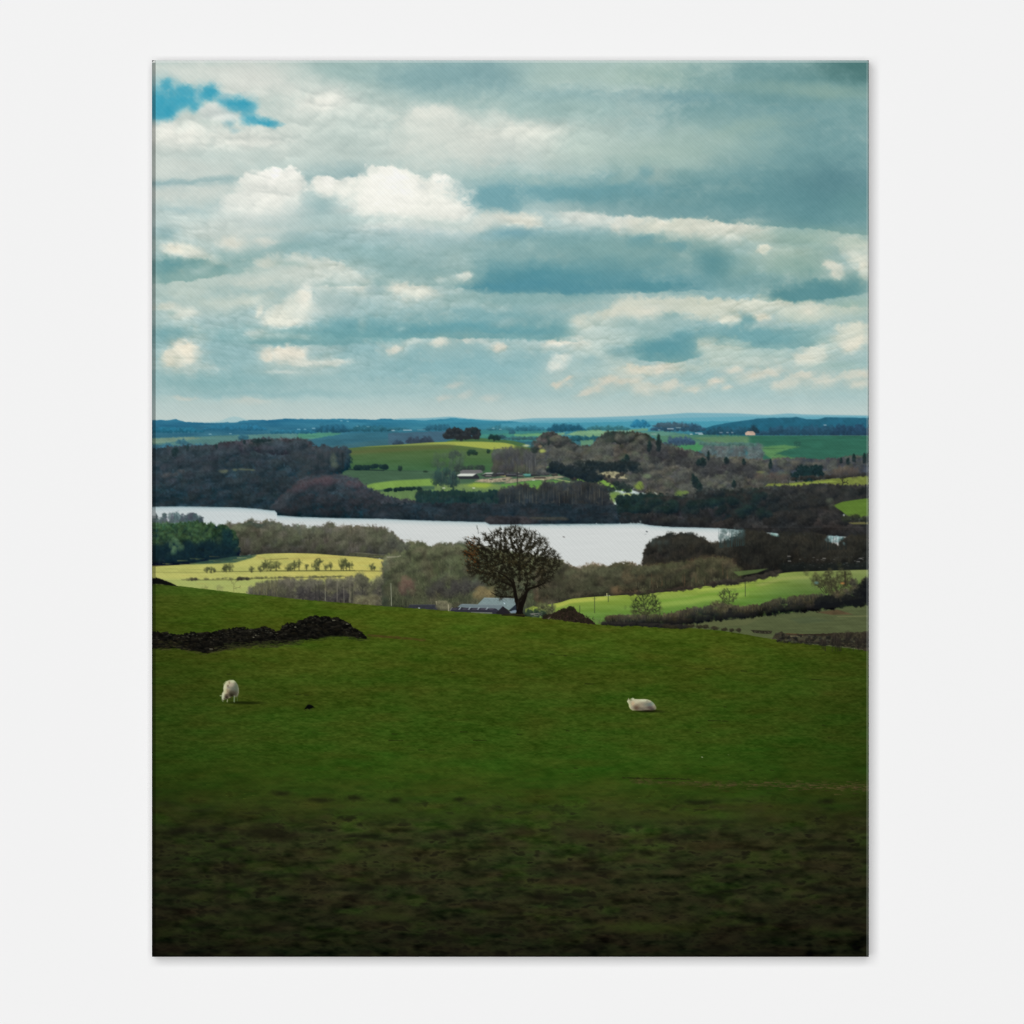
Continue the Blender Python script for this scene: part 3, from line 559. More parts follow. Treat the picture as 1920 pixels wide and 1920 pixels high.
    for i in range(90):
        x = rr.uniform(835, 897); t = (x - 835) / 62
        y = rr.uniform(806, 820) - 1.5 * math.sin(t * 9); y = max(y, 812 - 10 * sm(t * 6) + 4)
        stamp(x, y, rr.uniform(3, 6), rr.uniform(4, 6), (48, 54, 56), (34, 40, 46), .9, .3, .4, .2, lab=Lc)
    stamp(889, 809, 6, 6, (34, 48, 50), (30, 40, 46), lab=Lc); band(K(818), K(823.5), 834, 898, C(40, 44, 46), .8, 2, lab=Lc, xf=4, jag=1)
    for x, y, r in [(922, 819, 5), (929, 821, 5.5), (935, 822, 4), (918, 821, 3)]: stamp(x, y, r, r, (30, 56, 54), (28, 46, 46), lab=Lc)
    line(926, 825, 926, 828, 1.5, 1.5, C(40, 50, 44), .7)
    for x, y, r in [(882, 847, 5), (888, 848, 5), (879, 850, 4), (893, 850, 3), (929, 847, 5), (936, 848, 4.5), (942, 848, 5), (916, 846, 4)]: stamp(x, y, r, r, (38, 62, 52), (32, 48, 44))
    for x, y, r in [(850, 851, 8), (856, 848, 5), (846, 855, 6), (860, 852, 5)]: stamp(x, y, r, r * .8, (66, 78, 72), (50, 62, 60), .7, .5, .6)
    # farm on the hill
    Lf = ID['printed_far_farm']
    wood(curve([(925, 846), (960, 842), (1010, 846)]), curve([(925, 884), (1010, 884)]), 926, 1010, 4.5, (5, 9), (6, 11), [(92, 90, 80), (84, 80, 80), (78, 82, 70)], [(66, 66, 62), (58, 58, 60), (60, 64, 54)], vert=True, seed=1, a=.65, lab=LW)
    for i in range(30):
        x = rr.uniform(815, 868); y = rr.uniform(850, 890); stamp(x, y, rr.uniform(4, 8), rr.uniform(5, 9), (74, 92, 76), (58, 74, 66), .42, .5, .6, vert=True)
    for x, y, r, h in [(822, 892, 8, 14), (818, 900, 9, 10), (830, 898, 9, 12), (846, 902, 8, 11), (852, 905, 8, 9), (850, 892, 8, 8), (838, 885, 7, 8)]: stamp(x, y, r, h, (54, 74, 70), (34, 46, 48), .75, .4, .6, vert=True, lab=LW)
    for i in range(26): x = rr.uniform(828, 862); y0 = rr.uniform(880, 892); line(x, y0, x + rr.uniform(-1, 1), y0 + rr.uniform(8, 20), .9, .9, C(104, 104, 90) if rr.random() < .5 else C(36, 44, 46), .45)
    for i in range(14): stamp(rr.uniform(850, 905), rr.uniform(874, 882), 6, 4, (52, 62, 62), (44, 54, 52), .6, .5, .5)
    poly([(862, 884), (868, 881), (902, 881), (906, 886), (890, 889), (864, 889)], C(112, 110, 112), 1.5, .9, lab=Lf)
    poly([(857, 891), (863, 888), (893, 888), (886, 893), (858, 893)], C(214, 218, 208), 1.4, .98, lab=Lf); poly([(857, 893), (886, 893), (893, 888.5), (899, 895), (898, 898), (862, 898)], C(44, 46, 52), 1.4, .95, lab=Lf)
    poly([(905, 889), (912, 886), (926, 885.5), (922, 889)], C(170, 172, 168), 1.4, .9, lab=Lf); poly([(900, 890), (922, 889), (945, 886), (950, 892), (910, 895)], C(48, 48, 54), 1.4, .85, lab=Lf); poly([(925, 888), (950, 884), (985, 888), (975, 893), (935, 893)], C(62, 64, 70), 2, .8, lab=Lf)
    poly([(890, 903), (905, 898), (930, 897), (955, 894), (962, 896), (950, 903), (915, 905)], C(160, 146, 124), 2, .9, lab=Lf, grain=.25, tex=NF); line(935, 891, 950, 893, 2.5, 3, C(166, 158, 100), .7)
    for i in range(45): x = rr.uniform(905, 1055); y = rr.uniform(886, 900); line(x, y, x + rr.uniform(1, 5), y, 1.6, 1.6, C(*rr.choice([(40, 42, 48), (52, 46, 44), (150, 146, 136), (70, 66, 62), (38, 46, 48)])), .7, Lf)
    poly([(980, 890), (984, 888), (996, 888.5), (996, 892), (984, 892)], C(90, 150, 140), 1.2, .95, lab=Lf); line(985, 893, 996, 893, 1.6, 1.6, C(34, 80, 80), .9)
    poly([(945, 906), (960, 898), (1000, 895), (1040, 893), (1062, 894), (1040, 898), (990, 901), (955, 906)], C(156, 144, 122), 2, .85, lab=Lf, grain=.2, tex=NF); line(1040, 898, 1085, 906, 1.8, 1.2, C(176, 178, 122), .8); line(1040, 892, 1062, 894, 1.6, 1.4, C(176, 166, 140), .7)
    for x, y in [(1013, 881), (1022, 880), (832, 915), (888, 915), (1000, 900), (1017, 899)]: line(x - 1.5, y, x + 2, y, 1.8, 1.8, C(206, 208, 196), .9)
    for x, y, w, h, c, d in [(938, 889, 16, 4, (92, 94, 100), (40, 42, 48)), (958, 891, 20, 4, (78, 80, 86), (38, 40, 46)), (976, 893, 12, 3, (110, 108, 106), (46, 44, 46)), (1004, 890, 18, 4, (70, 72, 76), (36, 38, 42)), (1022, 888, 16, 4, (84, 82, 80), (40, 40, 42)), (1040, 890, 12, 3, (96, 90, 84), (44, 42, 42)), (1012, 895, 22, 3, (120, 114, 104), (52, 48, 46)), (916, 893, 14, 3, (140, 138, 132), (50, 50, 52))]:
        poly([(x - w / 2, y), (x - w / 2 + 2, y - h * .6), (x + w / 2 - 2, y - h * .6), (x + w / 2, y)], C(*c), 1.3, .9, lab=Lf); poly([(x - w / 2, y), (x + w / 2, y), (x + w / 2, y + h * .7), (x - w / 2, y + h * .7)], C(*d), 1.2, .85, lab=Lf)
    for x, y, w in [(905, 900, 30), (985, 900, 26), (1020, 899, 24)]: poly([(x - w / 2, y), (x, y - 1.6), (x + w / 2, y), (x, y + 2)], C(166, 152, 128), 2, .7, lab=Lf, grain=.2, tex=NF)
    # tall bare trees by the farm
    for x in [948, 955, 962, 970, 984, 990, 995, 1002, 1008, 1015]:
        h = rr.uniform(38, 46); bough(x, 888, -math.pi / 2 + rr.uniform(-.06, .06), h * .5, 1.8, 2, rr, C(58, 56, 56), LW, .28, .55, .7)
        for q in range(7): stamp(x + rr.uniform(-5, 5), rr.uniform(848, 872), 4, 6, (82, 80, 78), (62, 62, 66), .4, .6, .6, vert=True)
    for i in range(26): x = rr.uniform(985, 1006); line(x, 860 + rr.uniform(-6, 6), x, 884, .8, .8, C(112, 108, 104) if rr.random() < .5 else C(44, 44, 50), .5)
    line(970, 885, 970, 912, 1.4, 1.6, C(44, 44, 46), .8)
    # ---- woods of the right-hand slope --------------------------------------------
    wt = curve([(942, 858), (960, 850), (985, 838), (1000, 832), (1012, 824), (1024, 813), (1034, 812), (1045, 820), (1062, 822), (1080, 836), (1100, 840), (1118, 832), (1132, 818), (1142, 812), (1165, 813), (1185, 812), (1212, 817), (1224, 826), (1250, 838), (1262, 836), (1275, 843), (1300, 848),
                (1325, 856), (1350, 860), (1390, 860), (1430, 864), (1460, 862), (1500, 862), (1520, 866), (1560, 862), (1600, 858), (1629, 857)])
    wb = curve([(942, 886), (1020, 888), (1060, 880), (1100, 893), (1130, 898), (1190, 915), (1240, 940), (1629, 990)])
    wood(wt, lambda x: np.minimum(wb(x), 940), 1012, 1629, 5.2, (5, 10), (5, 9), [(92, 88, 80), (84, 80, 78), (100, 92, 80), (76, 74, 74), (84, 86, 72)], [(58, 56, 58), (54, 52, 56), (60, 58, 56), (50, 52, 54)], lab=LW, seed=2, fill=C(66, 64, 64))
    wood(wt, lambda x: wt(x) + 14, 1125, 1225, 6, (5, 9), (5, 8), [(52, 62, 52), (56, 58, 52), (64, 62, 54)], [(34, 42, 40), (40, 42, 42)], lab=LW, seed=3)
    wood(wt, lambda x: wt(x) + 16, 1000, 1090, 6, (4, 8), (4, 8), [(62, 62, 60), (52, 60, 56), (80, 72, 70)], [(44, 48, 48), (40, 48, 46)], lab=LW, seed=4)
    wood(lambda x: wt(x) + 3, lambda x: wt(x) + 26, 1225, 1420, 4, (5, 9), (5, 8), [(72, 68, 68), (62, 60, 62), (76, 74, 72)], [(46, 44, 48), (50, 46, 50)], lab=LW, seed=5)
    wood(curve([(1420, 865), (1629, 862)]), curve([(1420, 895), (1629, 890)]), 1430, 1629, 5, (4, 8), (5, 9), [(76, 76, 82), (68, 72, 80), (84, 80, 80)], [(52, 54, 62), (48, 52, 60)], lab=LW, seed=6, vert=True)
    crowns(lambda x: wt(x) + 1, lambda x: np.minimum(wb(x), 935), 1030, 1629, 330, (7, 13), (6, 10), [(98, 95, 84), (88, 86, 80), (106, 98, 84), (80, 80, 74), (90, 92, 76)], [(54, 54, 54), (50, 50, 52), (58, 56, 54)], lab=LW, a=.55, seed=2, twig=3)
    crowns(lambda x: wt(x) + 10, lambda x: wt(x) + 34, 1210, 1420, 60, (7, 12), (5, 9), [(70, 68, 66), (64, 62, 62)], [(44, 44, 47)], lab=LW, a=.55, seed=3, twig=2)
    for x, y, w, h in [(1235, 833, 5, 15), (1218, 838, 5, 10), (1328, 856, 3, 8), (1318, 868, 7, 8), (1310, 868, 5, 6), (1362, 864, 5, 6), (1395, 866, 4, 5), (1445, 872, 4, 9), (1305, 906, 7, 10), (1300, 898, 4, 8), (1312, 914, 6, 7), (1376, 908, 4, 7), (1601, 860, 4, 7), (1621, 860, 4, 9), (1590, 866, 4, 6), (1577, 864, 3, 5), (1175, 862, 6, 8), (1168, 870, 6, 8)]:
        stamp(x, y, w, h, (32, 48, 44), (28, 38, 42), .85, .35, .4, lab=LW); stamp(x, y - h * .7, w * .5, h * .6, (32, 48, 44), (28, 40, 42), .85, .35, .3, lab=LW)
    # dark foot of the upper wood, by the farm field
    for i in range(60): x = rr.uniform(1032, 1118); stamp(x, 868 + (x - 1032) * .24 + rr.uniform(0, 12), 7, 6, (44, 50, 52), (26, 34, 42), .8, .4, .4, lab=LW)
    for i in range(50): x = rr.uniform(1095, 1200); stamp(x, rr.uniform(868, 884), 7, 5, (48, 54, 52), (30, 40, 44), .6, .4, .4, lab=LW)
    poly([(1118, 890), (1135, 884), (1155, 884), (1172, 890), (1172, 897), (1145, 896), (1120, 892)], C(160, 146, 112), 2.5, .85, grain=.35, tex=NF); line(1150, 895, 1175, 897, 2.5, 2, C(186, 166, 132), .7)
    for x, y, r in [(1132, 892, 3), (1142, 893, 3), (1158, 893, 5), (1166, 889, 4), (1074, 894, 7), (1068, 892, 5), (1078, 897, 5)]: stamp(x, y, r, r, (62, 56, 52), (38, 40, 42), .9, .35, .4)
    for x, y, r in [(1087, 908, 6), (1100, 908, 9), (1112, 912, 9), (1130, 916, 9), (1140, 918, 8), (1148, 919, 6), (1161, 912, 9), (1168, 910, 8), (1176, 916, 9), (1155, 906, 6)]: stamp(x, y, r, r * .85, (48, 56, 52), (28, 38, 40), .9, .35, .4, lab=LW)
    # sunny scraps among the trees
    for x, y, r, h, c in [(1198, 912, 9, 7, (128, 142, 62)), (1200, 905, 5, 4, (116, 132, 60)), (1272, 926, 8, 6, (104, 122, 58)), (1284, 923, 7, 4, (110, 124, 66)), (1178, 928, 12, 3, (168, 178, 100)), (1194, 930, 12, 3, (186, 190, 110)), (1153, 928, 14, 6, (96, 122, 60)), (1150, 936, 10, 8, (110, 136, 66)), (1142, 950, 7, 5, (112, 126, 72)),
                          (1017, 846, 7, 4, (176, 176, 90)), (1013, 838, 4, 3, (140, 120, 90)), (987, 836, 7, 2.5, (190, 196, 150)), (1034, 877, 8, 3, (150, 176, 100)), (1000, 927, 6, 8, (120, 140, 60)), (1012, 922, 6, 10, (120, 144, 66)), (1425, 885, 8, 2.5, (112, 112, 74)), (1214, 893, 8, 4, (110, 116, 90))]:
        blob(x, y, r, h, C(*c), .85, .5, w=.3)
    line(1205, 920, 1198, 908, 1.2, .8, C(58, 60, 44), .8); line(1208, 924, 1224, 912, 1.4, .8, C(58, 54, 44), .8); line(1217, 928, 1214, 915, 1.4, 1, C(50, 50, 44), .8); line(1228, 924, 1231, 926, 3, 3, C(170, 168, 150), .7)
    # lit field right
    poly([(1434, 912), (1440, 907), (1480, 906), (1520, 902), (1565, 897), (1629, 891), (1629, 913), (1595, 911), (1575, 911), (1548, 906), (1520, 909), (1495, 916), (1478, 920), (1455, 915)], C(116, 128, 62), 2.5, .95, lab=ID['printed_field'], grain=.15, tex=NM, jag=1)
    poly([(1440, 911), (1500, 906), (1560, 901), (1570, 903), (1510, 909), (1450, 914)], C(140, 158, 74), 3, .8)
    for x, y, r, h in [(1505, 884, 12, 12), (1520, 886, 14, 12), (1532, 880, 10, 9), (1492, 893, 9, 9), (1515, 895, 14, 8), (1538, 890, 7, 7)]: stamp(x, y, r, h, (28, 46, 46), (22, 36, 40), .95, .25, .45, .25, lab=LW)
    for i in range(40): x = rr.uniform(1480, 1629); stamp(x, 899 - (x - 1480) * .055 + rr.uniform(-3, 1), 5, 3, (60, 56, 52), (36, 36, 34), .75, .4, .4)
    for x, y, r, h in [(1585, 882, 14, 9), (1570, 888, 12, 8), (1600, 886, 12, 9), (1450, 895, 12, 9), (1470, 898, 12, 9), (1425, 895, 12, 8)]: stamp(x, y, r, h, (100, 82, 70), (66, 60, 58), .6, .5, .5, vert=True)
    bough(1579, 912, -1.57, 7, 2.4, 3, rr, C(44, 42, 36), LW, .6, .85); bough(1452, 912, -1.57, 7, 1.6, 2, rr, C(50, 44, 42), LW, .5, .7); bough(1478, 908, -1.57, 6, 1.6, 2, rr, C(40, 44, 40), LW, .5, .7); bough(1510, 902, -1.57, 4, 1.6, 1, rr, C(40, 40, 38), LW, .5, .7)
    # ---- left-hand wood -----------------------------------------------------------
    lw = curve([(285, 848), (300, 844), (315, 841), (335, 839), (360, 838), (385, 837), (405, 835), (430, 831), (455, 829), (468, 827), (485, 825), (500, 824), (520, 826), (545, 825), (562, 825), (574, 829), (582, 836), (590, 840), (600, 844), (607, 838), (617, 842), (630, 844), (645, 842)])
    lb = curve([(285, 955), (645, 985)])
    l1 = [(60, 70, 79), (54, 68, 75), (64, 72, 81), (52, 66, 71), (68, 76, 82)]; d1 = [(32, 47, 55), (29, 45, 53), (35, 49, 57)]
    lwb = curve([(285, 962), (520, 968), (575, 925), (640, 880), (650, 876)])
    wood(lw, lwb, 285, 648, 5.0, (6, 12), (5, 10), l1, d1, lab=LW, seed=7, fill=C(42, 56, 64), tint=(-24, -14, -12), a=.75)
    wood(lw, lambda x: lw(x) + 22, 400, 600, 3.6, (6, 11), (5, 9), [(66, 66, 72), (62, 64, 72)], [(42, 46, 56)], lab=LW, seed=8)
    wood(lw, lambda x: lw(x) + 9, 470, 600, 5, (4, 8), (3, 6), [(56, 66, 66), (68, 64, 68)], [(40, 50, 54)], lab=LW, seed=9)
    crowns(lambda x: lw(x) + 2, lwb, 285, 640, 260, (8, 16), (6, 12), [(64, 75, 83), (56, 70, 76), (70, 76, 85), (60, 72, 76)], [(33, 48, 56), (30, 46, 54)], lab=LW, a=.5, seed=4, twig=2, shade=.3)
    for x, y, w, h in [(327, 848, 5, 9), (331, 845, 4, 7), (352, 839, 3, 6), (406, 838, 3, 6), (458, 829, 3, 4), (482, 827, 12, 4), (495, 826, 14, 3)]: stamp(x, y, w, h, (30, 50, 52), (30, 46, 50), .8, .4, .4, lab=LW)
    for x, y, r, h in [(418, 884, 8, 3.4), (424, 882, 4, 2.4), (440, 880, 6, 2.4), (452, 879, 6, 2), (463, 880, 10, 1.8), (474, 881, 5, 2)]: blob(x, y, r, h, C(96, 104, 84), .7, .6, w=.3)
    for x, y in [(315, 890), (340, 884), (310, 893), (330, 890)]: stamp(x, y, 7, 4, (84, 84, 84), (62, 66, 70), .6, .5, .4)
    # trees at the gap of the field
    for x, y, w, h in [(596, 868, 8, 12), (606, 862, 9, 16), (600, 852, 8, 10), (614, 858, 7, 14), (622, 850, 5, 6), (632, 847, 9, 8), (642, 862, 6, 14), (641, 850, 6, 7), (588, 872, 8, 8), (608, 874, 9, 6), (585, 880, 6, 4)]: stamp(x, y, w, h, (62, 66, 70), (34, 48, 54), .75, .4, .5, vert=True, lab=LW)
    for x, y, w, h in [(625, 862, 6, 12), (628, 872, 7, 6)]: stamp(x, y, w, h, (92, 102, 88), (70, 84, 74), .6, .5, .5)
    line(642, 850, 643, 878, 3, 3, C(34, 44, 48), .8)
    for x, y, r in [(583, 862, 10), (570, 866, 10), (560, 858, 10), (575, 880, 8), (566, 890, 9)]: stamp(x, y, r, r, (64, 70, 74), (46, 58, 62), .6, .5, .5, lab=LW)
    # reddish rounded wood on the point
    pw = curve([(516, 952), (530, 938), (545, 922), (560, 906), (575, 897), (600, 893), (620, 890), (640, 894), (660, 898), (672, 904), (684, 914), (700, 922), (710, 930), (740, 938), (800, 946)])
    wood(pw, curve([(516, 962), (560, 968), (640, 971), (725, 974), (800, 977)]), 518, 800, 4.8, (7, 13), (6, 11), [(68, 72, 78), (74, 70, 76), (64, 72, 79), (58, 68, 74)], [(36, 50, 58), (38, 49, 56), (30, 45, 53)], lab=LW, seed=10, fill=C(44, 54, 61), tint=(-34, -20, -18))
    crowns(lambda x: pw(x) + 2, curve([(516, 962), (560, 968), (640, 971), (725, 974), (800, 977)]), 520, 800, 120, (9, 17), (7, 13), [(66, 72, 78), (60, 70, 76), (70, 71, 78)], [(32, 47, 55), (30, 45, 53)], lab=LW, a=.5, seed=5, twig=2, shade=.4)
    for i in range(30): x = rr.uniform(556, 680); stamp(x, pw(x) + rr.uniform(4, 16), 8, 6, (90, 76, 80), (68, 62, 70), .32, .6, .5, lab=LW)
    # ---- lakeside wood ------------------------------------------------------------
    LL = ID['printed_lakeside_wood']
    shore = curve([(285, 950), (340, 949.5), (440, 951), (480, 953.5), (505, 956.5), (515, 957), (520, 962), (519, 966), (560, 969), (640, 971.5), (725, 973), (800, 976), (880, 978), (910, 979), (918, 983), (960, 983.5), (1050, 982.5), (1130, 982), (1185, 981.5), (1205, 982), (1220, 985), (1260, 988), (1345, 990), (1400, 995), (1460, 1000), (1520, 1003), (1590, 1006), (1629, 1009)])
    ct = curve([(780, 930), (786, 922), (795, 921), (810, 923), (830, 922), (860, 921), (880, 924), (915, 925), (925, 918), (935, 922), (950, 924)])
    wood(ct, lambda x: shore(x) - 1, 783, 958, 6, (4, 6), (5, 10), [(40, 62, 56), (34, 56, 54), (42, 58, 54)], [(20, 38, 46), (22, 40, 46)], lab=ID['printed_conifer_wood'], seed=11, fill=C(26, 44, 50), vert=True, tint=(-12, -14, -8))
    for i in range(30):
        x = 785 + i * 4.6 + rr.uniform(-1.5, 1.5); y = float(ct(x)); line(x, y - rr.uniform(0, 3), x, y + 6, .8, 3.2, C(30, 52, 50), .9, ID['printed_conifer_wood'])
    mt = curve([(945, 920), (960, 915), (985, 910), (1010, 922), (1020, 905), (1045, 908), (1085, 906), (1100, 903), (1125, 910), (1135, 918), (1142, 935), (1150, 952), (1160, 954), (1165, 932), (1180, 930), (1200, 932), (1215, 926), (1240, 930), (1260, 926), (1290, 930), (1320, 920), (1360, 918), (1395, 914), (1435, 916), (1445, 915), (1460, 912), (1490, 914), (1530, 910), (1560, 912), (1629, 913)])
    wood(mt, lambda x: np.minimum(shore(x) - 1, 975), 940, 1155, 4.6, (5, 8), (7, 12), [(74, 72, 68), (66, 68, 68), (80, 76, 68)], [(36, 44, 48), (40, 44, 48)], lab=LL, seed=12, vert=True, a=.7, tint=(-28, -20, -10), fill=C(50, 54, 56), tex=.3)
    for i in range(60):
        x = rr.uniform(945, 1150); y = float(mt(x)) + rr.uniform(2, 16); line(x, y, x + rr.uniform(-1, 1), y + rr.uniform(12, 30), 1, 1.4, C(*rr.choice([(104, 100, 86), (36, 40, 46), (40, 42, 44), (84, 80, 74)])), .5, LL)
    wood(curve([(940, 946), (1160, 950)]), lambda x: shore(x) - 1, 700, 1165, 3.6, (7, 12), (6, 9), [(46, 55, 61), (42, 53, 58), (50, 54, 58)], [(27, 40, 48), (28, 40, 47)], lab=LL, seed=13)
    wood(curve([(1160, 932), (1210, 928), (1300, 936), (1360, 922), (1430, 918)]), curve([(1160, 962), (1240, 958), (1300, 965), (1430, 975)]), 1160, 1440, 5, (5, 9), (6, 10), [(38, 58, 52), (34, 52, 50), (44, 56, 50)], [(20, 36, 42), (22, 36, 42)], lab=LL, seed=14, fill=C(30, 44, 48))
    wood(mt, curve([(1420, 975), (1520, 985), (1570, 965), (1629, 950)]), 1430, 1629, 4.6, (7, 12), (6, 10), [(70, 67, 62), (64, 62, 60), (60, 60, 56)], [(36, 38, 40), (33, 36, 39)], lab=LL, seed=15, fill=C(44, 45, 45), tint=(-18, -16, -14))
    for i in range(60): x = rr.uniform(1300, 1460); stamp(x, rr.uniform(920, 985), 10, 8, (36, 46, 46), (18, 30, 38), .6, .5, .5, lab=LL)
    for i in range(34): x = rr.uniform(1560, 1629); stamp(x, 936 - (x - 1560) * .12 + rr.uniform(-10, 4), 9, 6, (30, 34, 32), (18, 24, 26), .8, .4, .4, lab=LL)
    wood(curve([(1225, 966), (1240, 950), (1265, 940), (1300, 938), (1330, 946), (1350, 960)]), lambda x: shore(x) - 1, 1215, 1350, 4, (8, 13), (7, 10), [(68, 64, 61), (62, 60, 59), (66, 62, 64)], [(39, 41, 44), (41, 40, 44)], lab=LL, seed=16, tint=(-22, -18, -12))
    wood(curve([(1150, 962), (1230, 966), (1345, 972)]), lambda x: shore(x) - .5, 1165, 1350, 3.6, (7, 12), (5, 8), [(54, 54, 54), (56, 53, 54), (44, 53, 55)], [(34, 37, 41), (30, 36, 40)], lab=LL, seed=17)
    wood(curve([(1340, 988), (1370, 975), (1420, 968), (1480, 962), (1520, 955), (1560, 962), (1600, 978), (1629, 982)]), lambda x: shore(x) - .5, 1345, 1629, 4.2, (8, 13), (6, 10), [(62, 58, 56), (58, 56, 54), (54, 53, 51)], [(35, 35, 37), (33, 34, 36)], lab=LL, seed=18, fill=C(42, 42, 43))
    crowns(mt, lambda x: np.minimum(shore(x) - 3, 985), 1210, 1629, 170, (9, 17), (7, 12), [(72, 68, 62), (64, 62, 60), (58, 60, 58)], [(36, 38, 40), (32, 36, 40)], lab=LL, a=.5, seed=6, twig=3, shade=.25)
    crowns(curve([(1160, 932), (1300, 940), (1440, 922)]), curve([(1160, 958), (1300, 962), (1440, 975)]), 1160, 1440, 50, (7, 12), (6, 10), [(40, 58, 52), (36, 52, 50)], [(20, 36, 42)], lab=LL, a=.6, seed=7, twig=0)
    poly([(1562, 948), (1580, 941), (1629, 934), (1629, 966), (1608, 972), (1590, 968), (1578, 958)], C(88, 116, 48), 3.5, .9, lab=ID['printed_field'], grain=.1, tex=NH)
    wood(K(970), lambda x: shore(x) - .5, 915, 1000, 3, (7, 12), (5, 7), [(64, 60, 61), (58, 57, 59)], [(42, 42, 46)], lab=LL, seed=19)
    for i in range(24): x = rr.uniform(990, 1060); stamp(x, rr.uniform(971, 975), 8, 2.5, (78, 76, 66), (60, 60, 58), .4, .5, .3, lab=LL)
    poly([(1562, 948), (1580, 941), (1629, 934), (1629, 966), (1608, 972), (1590, 968), (1578, 958)], C(88, 116, 48), 2.5, .95, lab=ID['printed_field'], grain=.1, tex=NH); poly([(1590, 980), (1629, 978), (1629, 983), (1600, 983)], C(112, 110, 66), 2, .8, lab=ID['printed_field'])
    for i in range(20): stamp(rr.uniform(1585, 1629), rr.uniform(968, 976), 7, 4, (60, 62, 46), (38, 42, 38), .7, .5, .4, lab=LL)
    stamp(1556, 940, 7, 6, (96, 98, 82), (62, 64, 56), .8, .5, .5, lab=LL); stamp(1560, 950, 6, 6, (84, 84, 70), (50, 52, 48), .7, .5, .5, lab=LL)
    # ---- the lake ---------------------------------------------------------------
    lk = np.zeros((NY, NX, 3), np.float32); tt = np.clip((X - 285) / 500, 0, 1)[..., None]
    lk[:] = C(194, 204, 205) * (1 - tt) + C(206, 210, 208) * tt
    near = sm((Y - shore(xs)[None, :]) / 12)[..., None]; lk = lk * near + (lk * C(.90, .945, .955)) * (1 - near)
    near = sm((Y - shore(xs)[None, :]) / 3.5)[..., None]; lk = lk * near + (lk * C(.78, .83, .85)) * (1 - near)
    lk += (fbm(X / 30, Y / 2.2, 3, 55) * 3.0)[..., None]
    band(shore, K(1085), 285, 1629, lk, 1, 1.6, jag=.5, jsc=6, lab=ID['printed_lake'])
    for i in range(70):
        x = rr.uniform(995, 1150); line(x, float(shore(x)) + rr.uniform(0, 2), x + rr.uniform(4, 12), float(shore(x)) + rr.uniform(1, 3.5), 1.6, .6, C(120, 145, 146), .3)
    for i in range(110):
        x = rr.uniform(295, 1600); yy = float(shore(x)) + 2 + abs(rr.gauss(0, 22)); line(x, yy, x + rr.uniform(6, 22), yy, .8, .5, C(*rr.choice([(190, 200, 202), (222, 224, 222), (196, 206, 206)])), .35)
    line(1056, 1006.5, 1058.5, 1007, 1.8, 1.4, C(90, 84, 84), .9); line(1212, 996.5, 1214, 997, 2, 1.6, C(60, 66, 70), .9); line(1209, 1001.5, 1212, 1001.5, 1, 1, C(110, 116, 120), .7)
    # ---- near shore woods -------------------------------------------------------
    LT = ID['printed_thicket']
    tp = [(104, 100, 84), (96, 92, 78), (112, 104, 92), (92, 90, 72), (106, 98, 90)]; td = [(66, 62, 54), (60, 60, 50), (72, 66, 58)]
    a1 = curve([(415, 990), (425, 984), (440, 984), (452, 985), (462, 980), (470, 977), (478, 981), (490, 984), (500, 980), (512, 980), (522, 983), (530, 988), (540, 990), (550, 989), (562, 987), (572, 990), (590, 991), (605, 990), (614, 984), (624, 986), (632, 991), (645, 989), (660, 991), (680, 990), (700, 992), (715, 991), (728, 998), (738, 1004), (748, 1015), (757, 1024), (770, 1040)])
    wood(a1, curve([(415, 1040), (480, 1039), (600, 1041), (700, 1043), (770, 1050)]), 418, 762, 5.0, (4, 8), (7, 13), tp, td, lab=LT, seed=20, vert=True, a=.7, tint=(-30, -26, -18), fill=C(92, 88, 74), tex=.34)
    for i in range(40): x = rr.uniform(450, 530); stamp(x, float(a1(x)) + 4, 6, 4, (62, 70, 64), (70, 72, 62), .5, .4, .4, lab=LT)
    for i in range(170):
        x = rr.uniform(440, 750); y = float(a1(x)) + rr.uniform(4, 30); line(x, y, x + rr.uniform(-1.5, 1.5), y + rr.uniform(6, 18), .9, 1, C(*rr.choice([(132, 126, 108), (124, 118, 104), (52, 50, 44), (60, 60, 50), (108, 112, 86)])), .3, LT)
    for i in range(24): x = rr.uniform(455, 640); stamp(x, rr.uniform(1028, 1037), 9, 5, (70, 64, 58), (50, 46, 44), .5, .5, .5, lab=LT)
    for i in range(12): x = rr.uniform(690, 755); stamp(x, rr.uniform(1010, 1036), 9, 9, (86, 82, 76), (56, 54, 54), .5, .5, .5, lab=LT)
    crowns(lambda x: a1(x) + 2, curve([(415, 1036), (600, 1036), (770, 1046)]), 440, 755, 90, (7, 13), (8, 14), [(112, 108, 90), (102, 100, 82), (116, 108, 96), (100, 102, 80)], [(62, 60, 52), (58, 58, 48)], lab=LT, a=.5, seed=8, twig=6, shade=.25)
    # small dark wood far left
    wood(curve([(285, 964), (295, 965), (305, 962), (315, 966), (325, 963), (340, 962), (346, 970), (352, 966), (360, 965), (368, 964), (376, 970), (380, 984)]), curve([(285, 992), (380, 992)]), 285, 379, 4.6, (3, 6), (5, 9), [(78, 88, 92), (84, 84, 94), (72, 88, 90)], [(54, 62, 70), (62, 60, 72)], lab=LT, seed=21, vert=True, a=.65)
    # conifers left
    Lk = ID['printed_conifer_wood']
    kt = curve([(285, 984), (310, 982), (340, 982), (370, 980), (385, 983), (395, 982), (404, 986), (415, 987), (425, 992), (434, 994), (440, 1002), (444, 1014), (446, 1040)])
    kb = curve([(285, 1062), (340, 1058), (400, 1052), (446, 1044)])
    wood(kt, kb, 285, 444, 7, (4, 7), (5, 9), [(60, 88, 54), (54, 80, 52), (68, 94, 62), (48, 74, 50)], [(24, 46, 44), (22, 42, 44)], lab=Lk, seed=22, fill=C(20, 38, 44), tint=(-42, -52, -18), tex=.3)
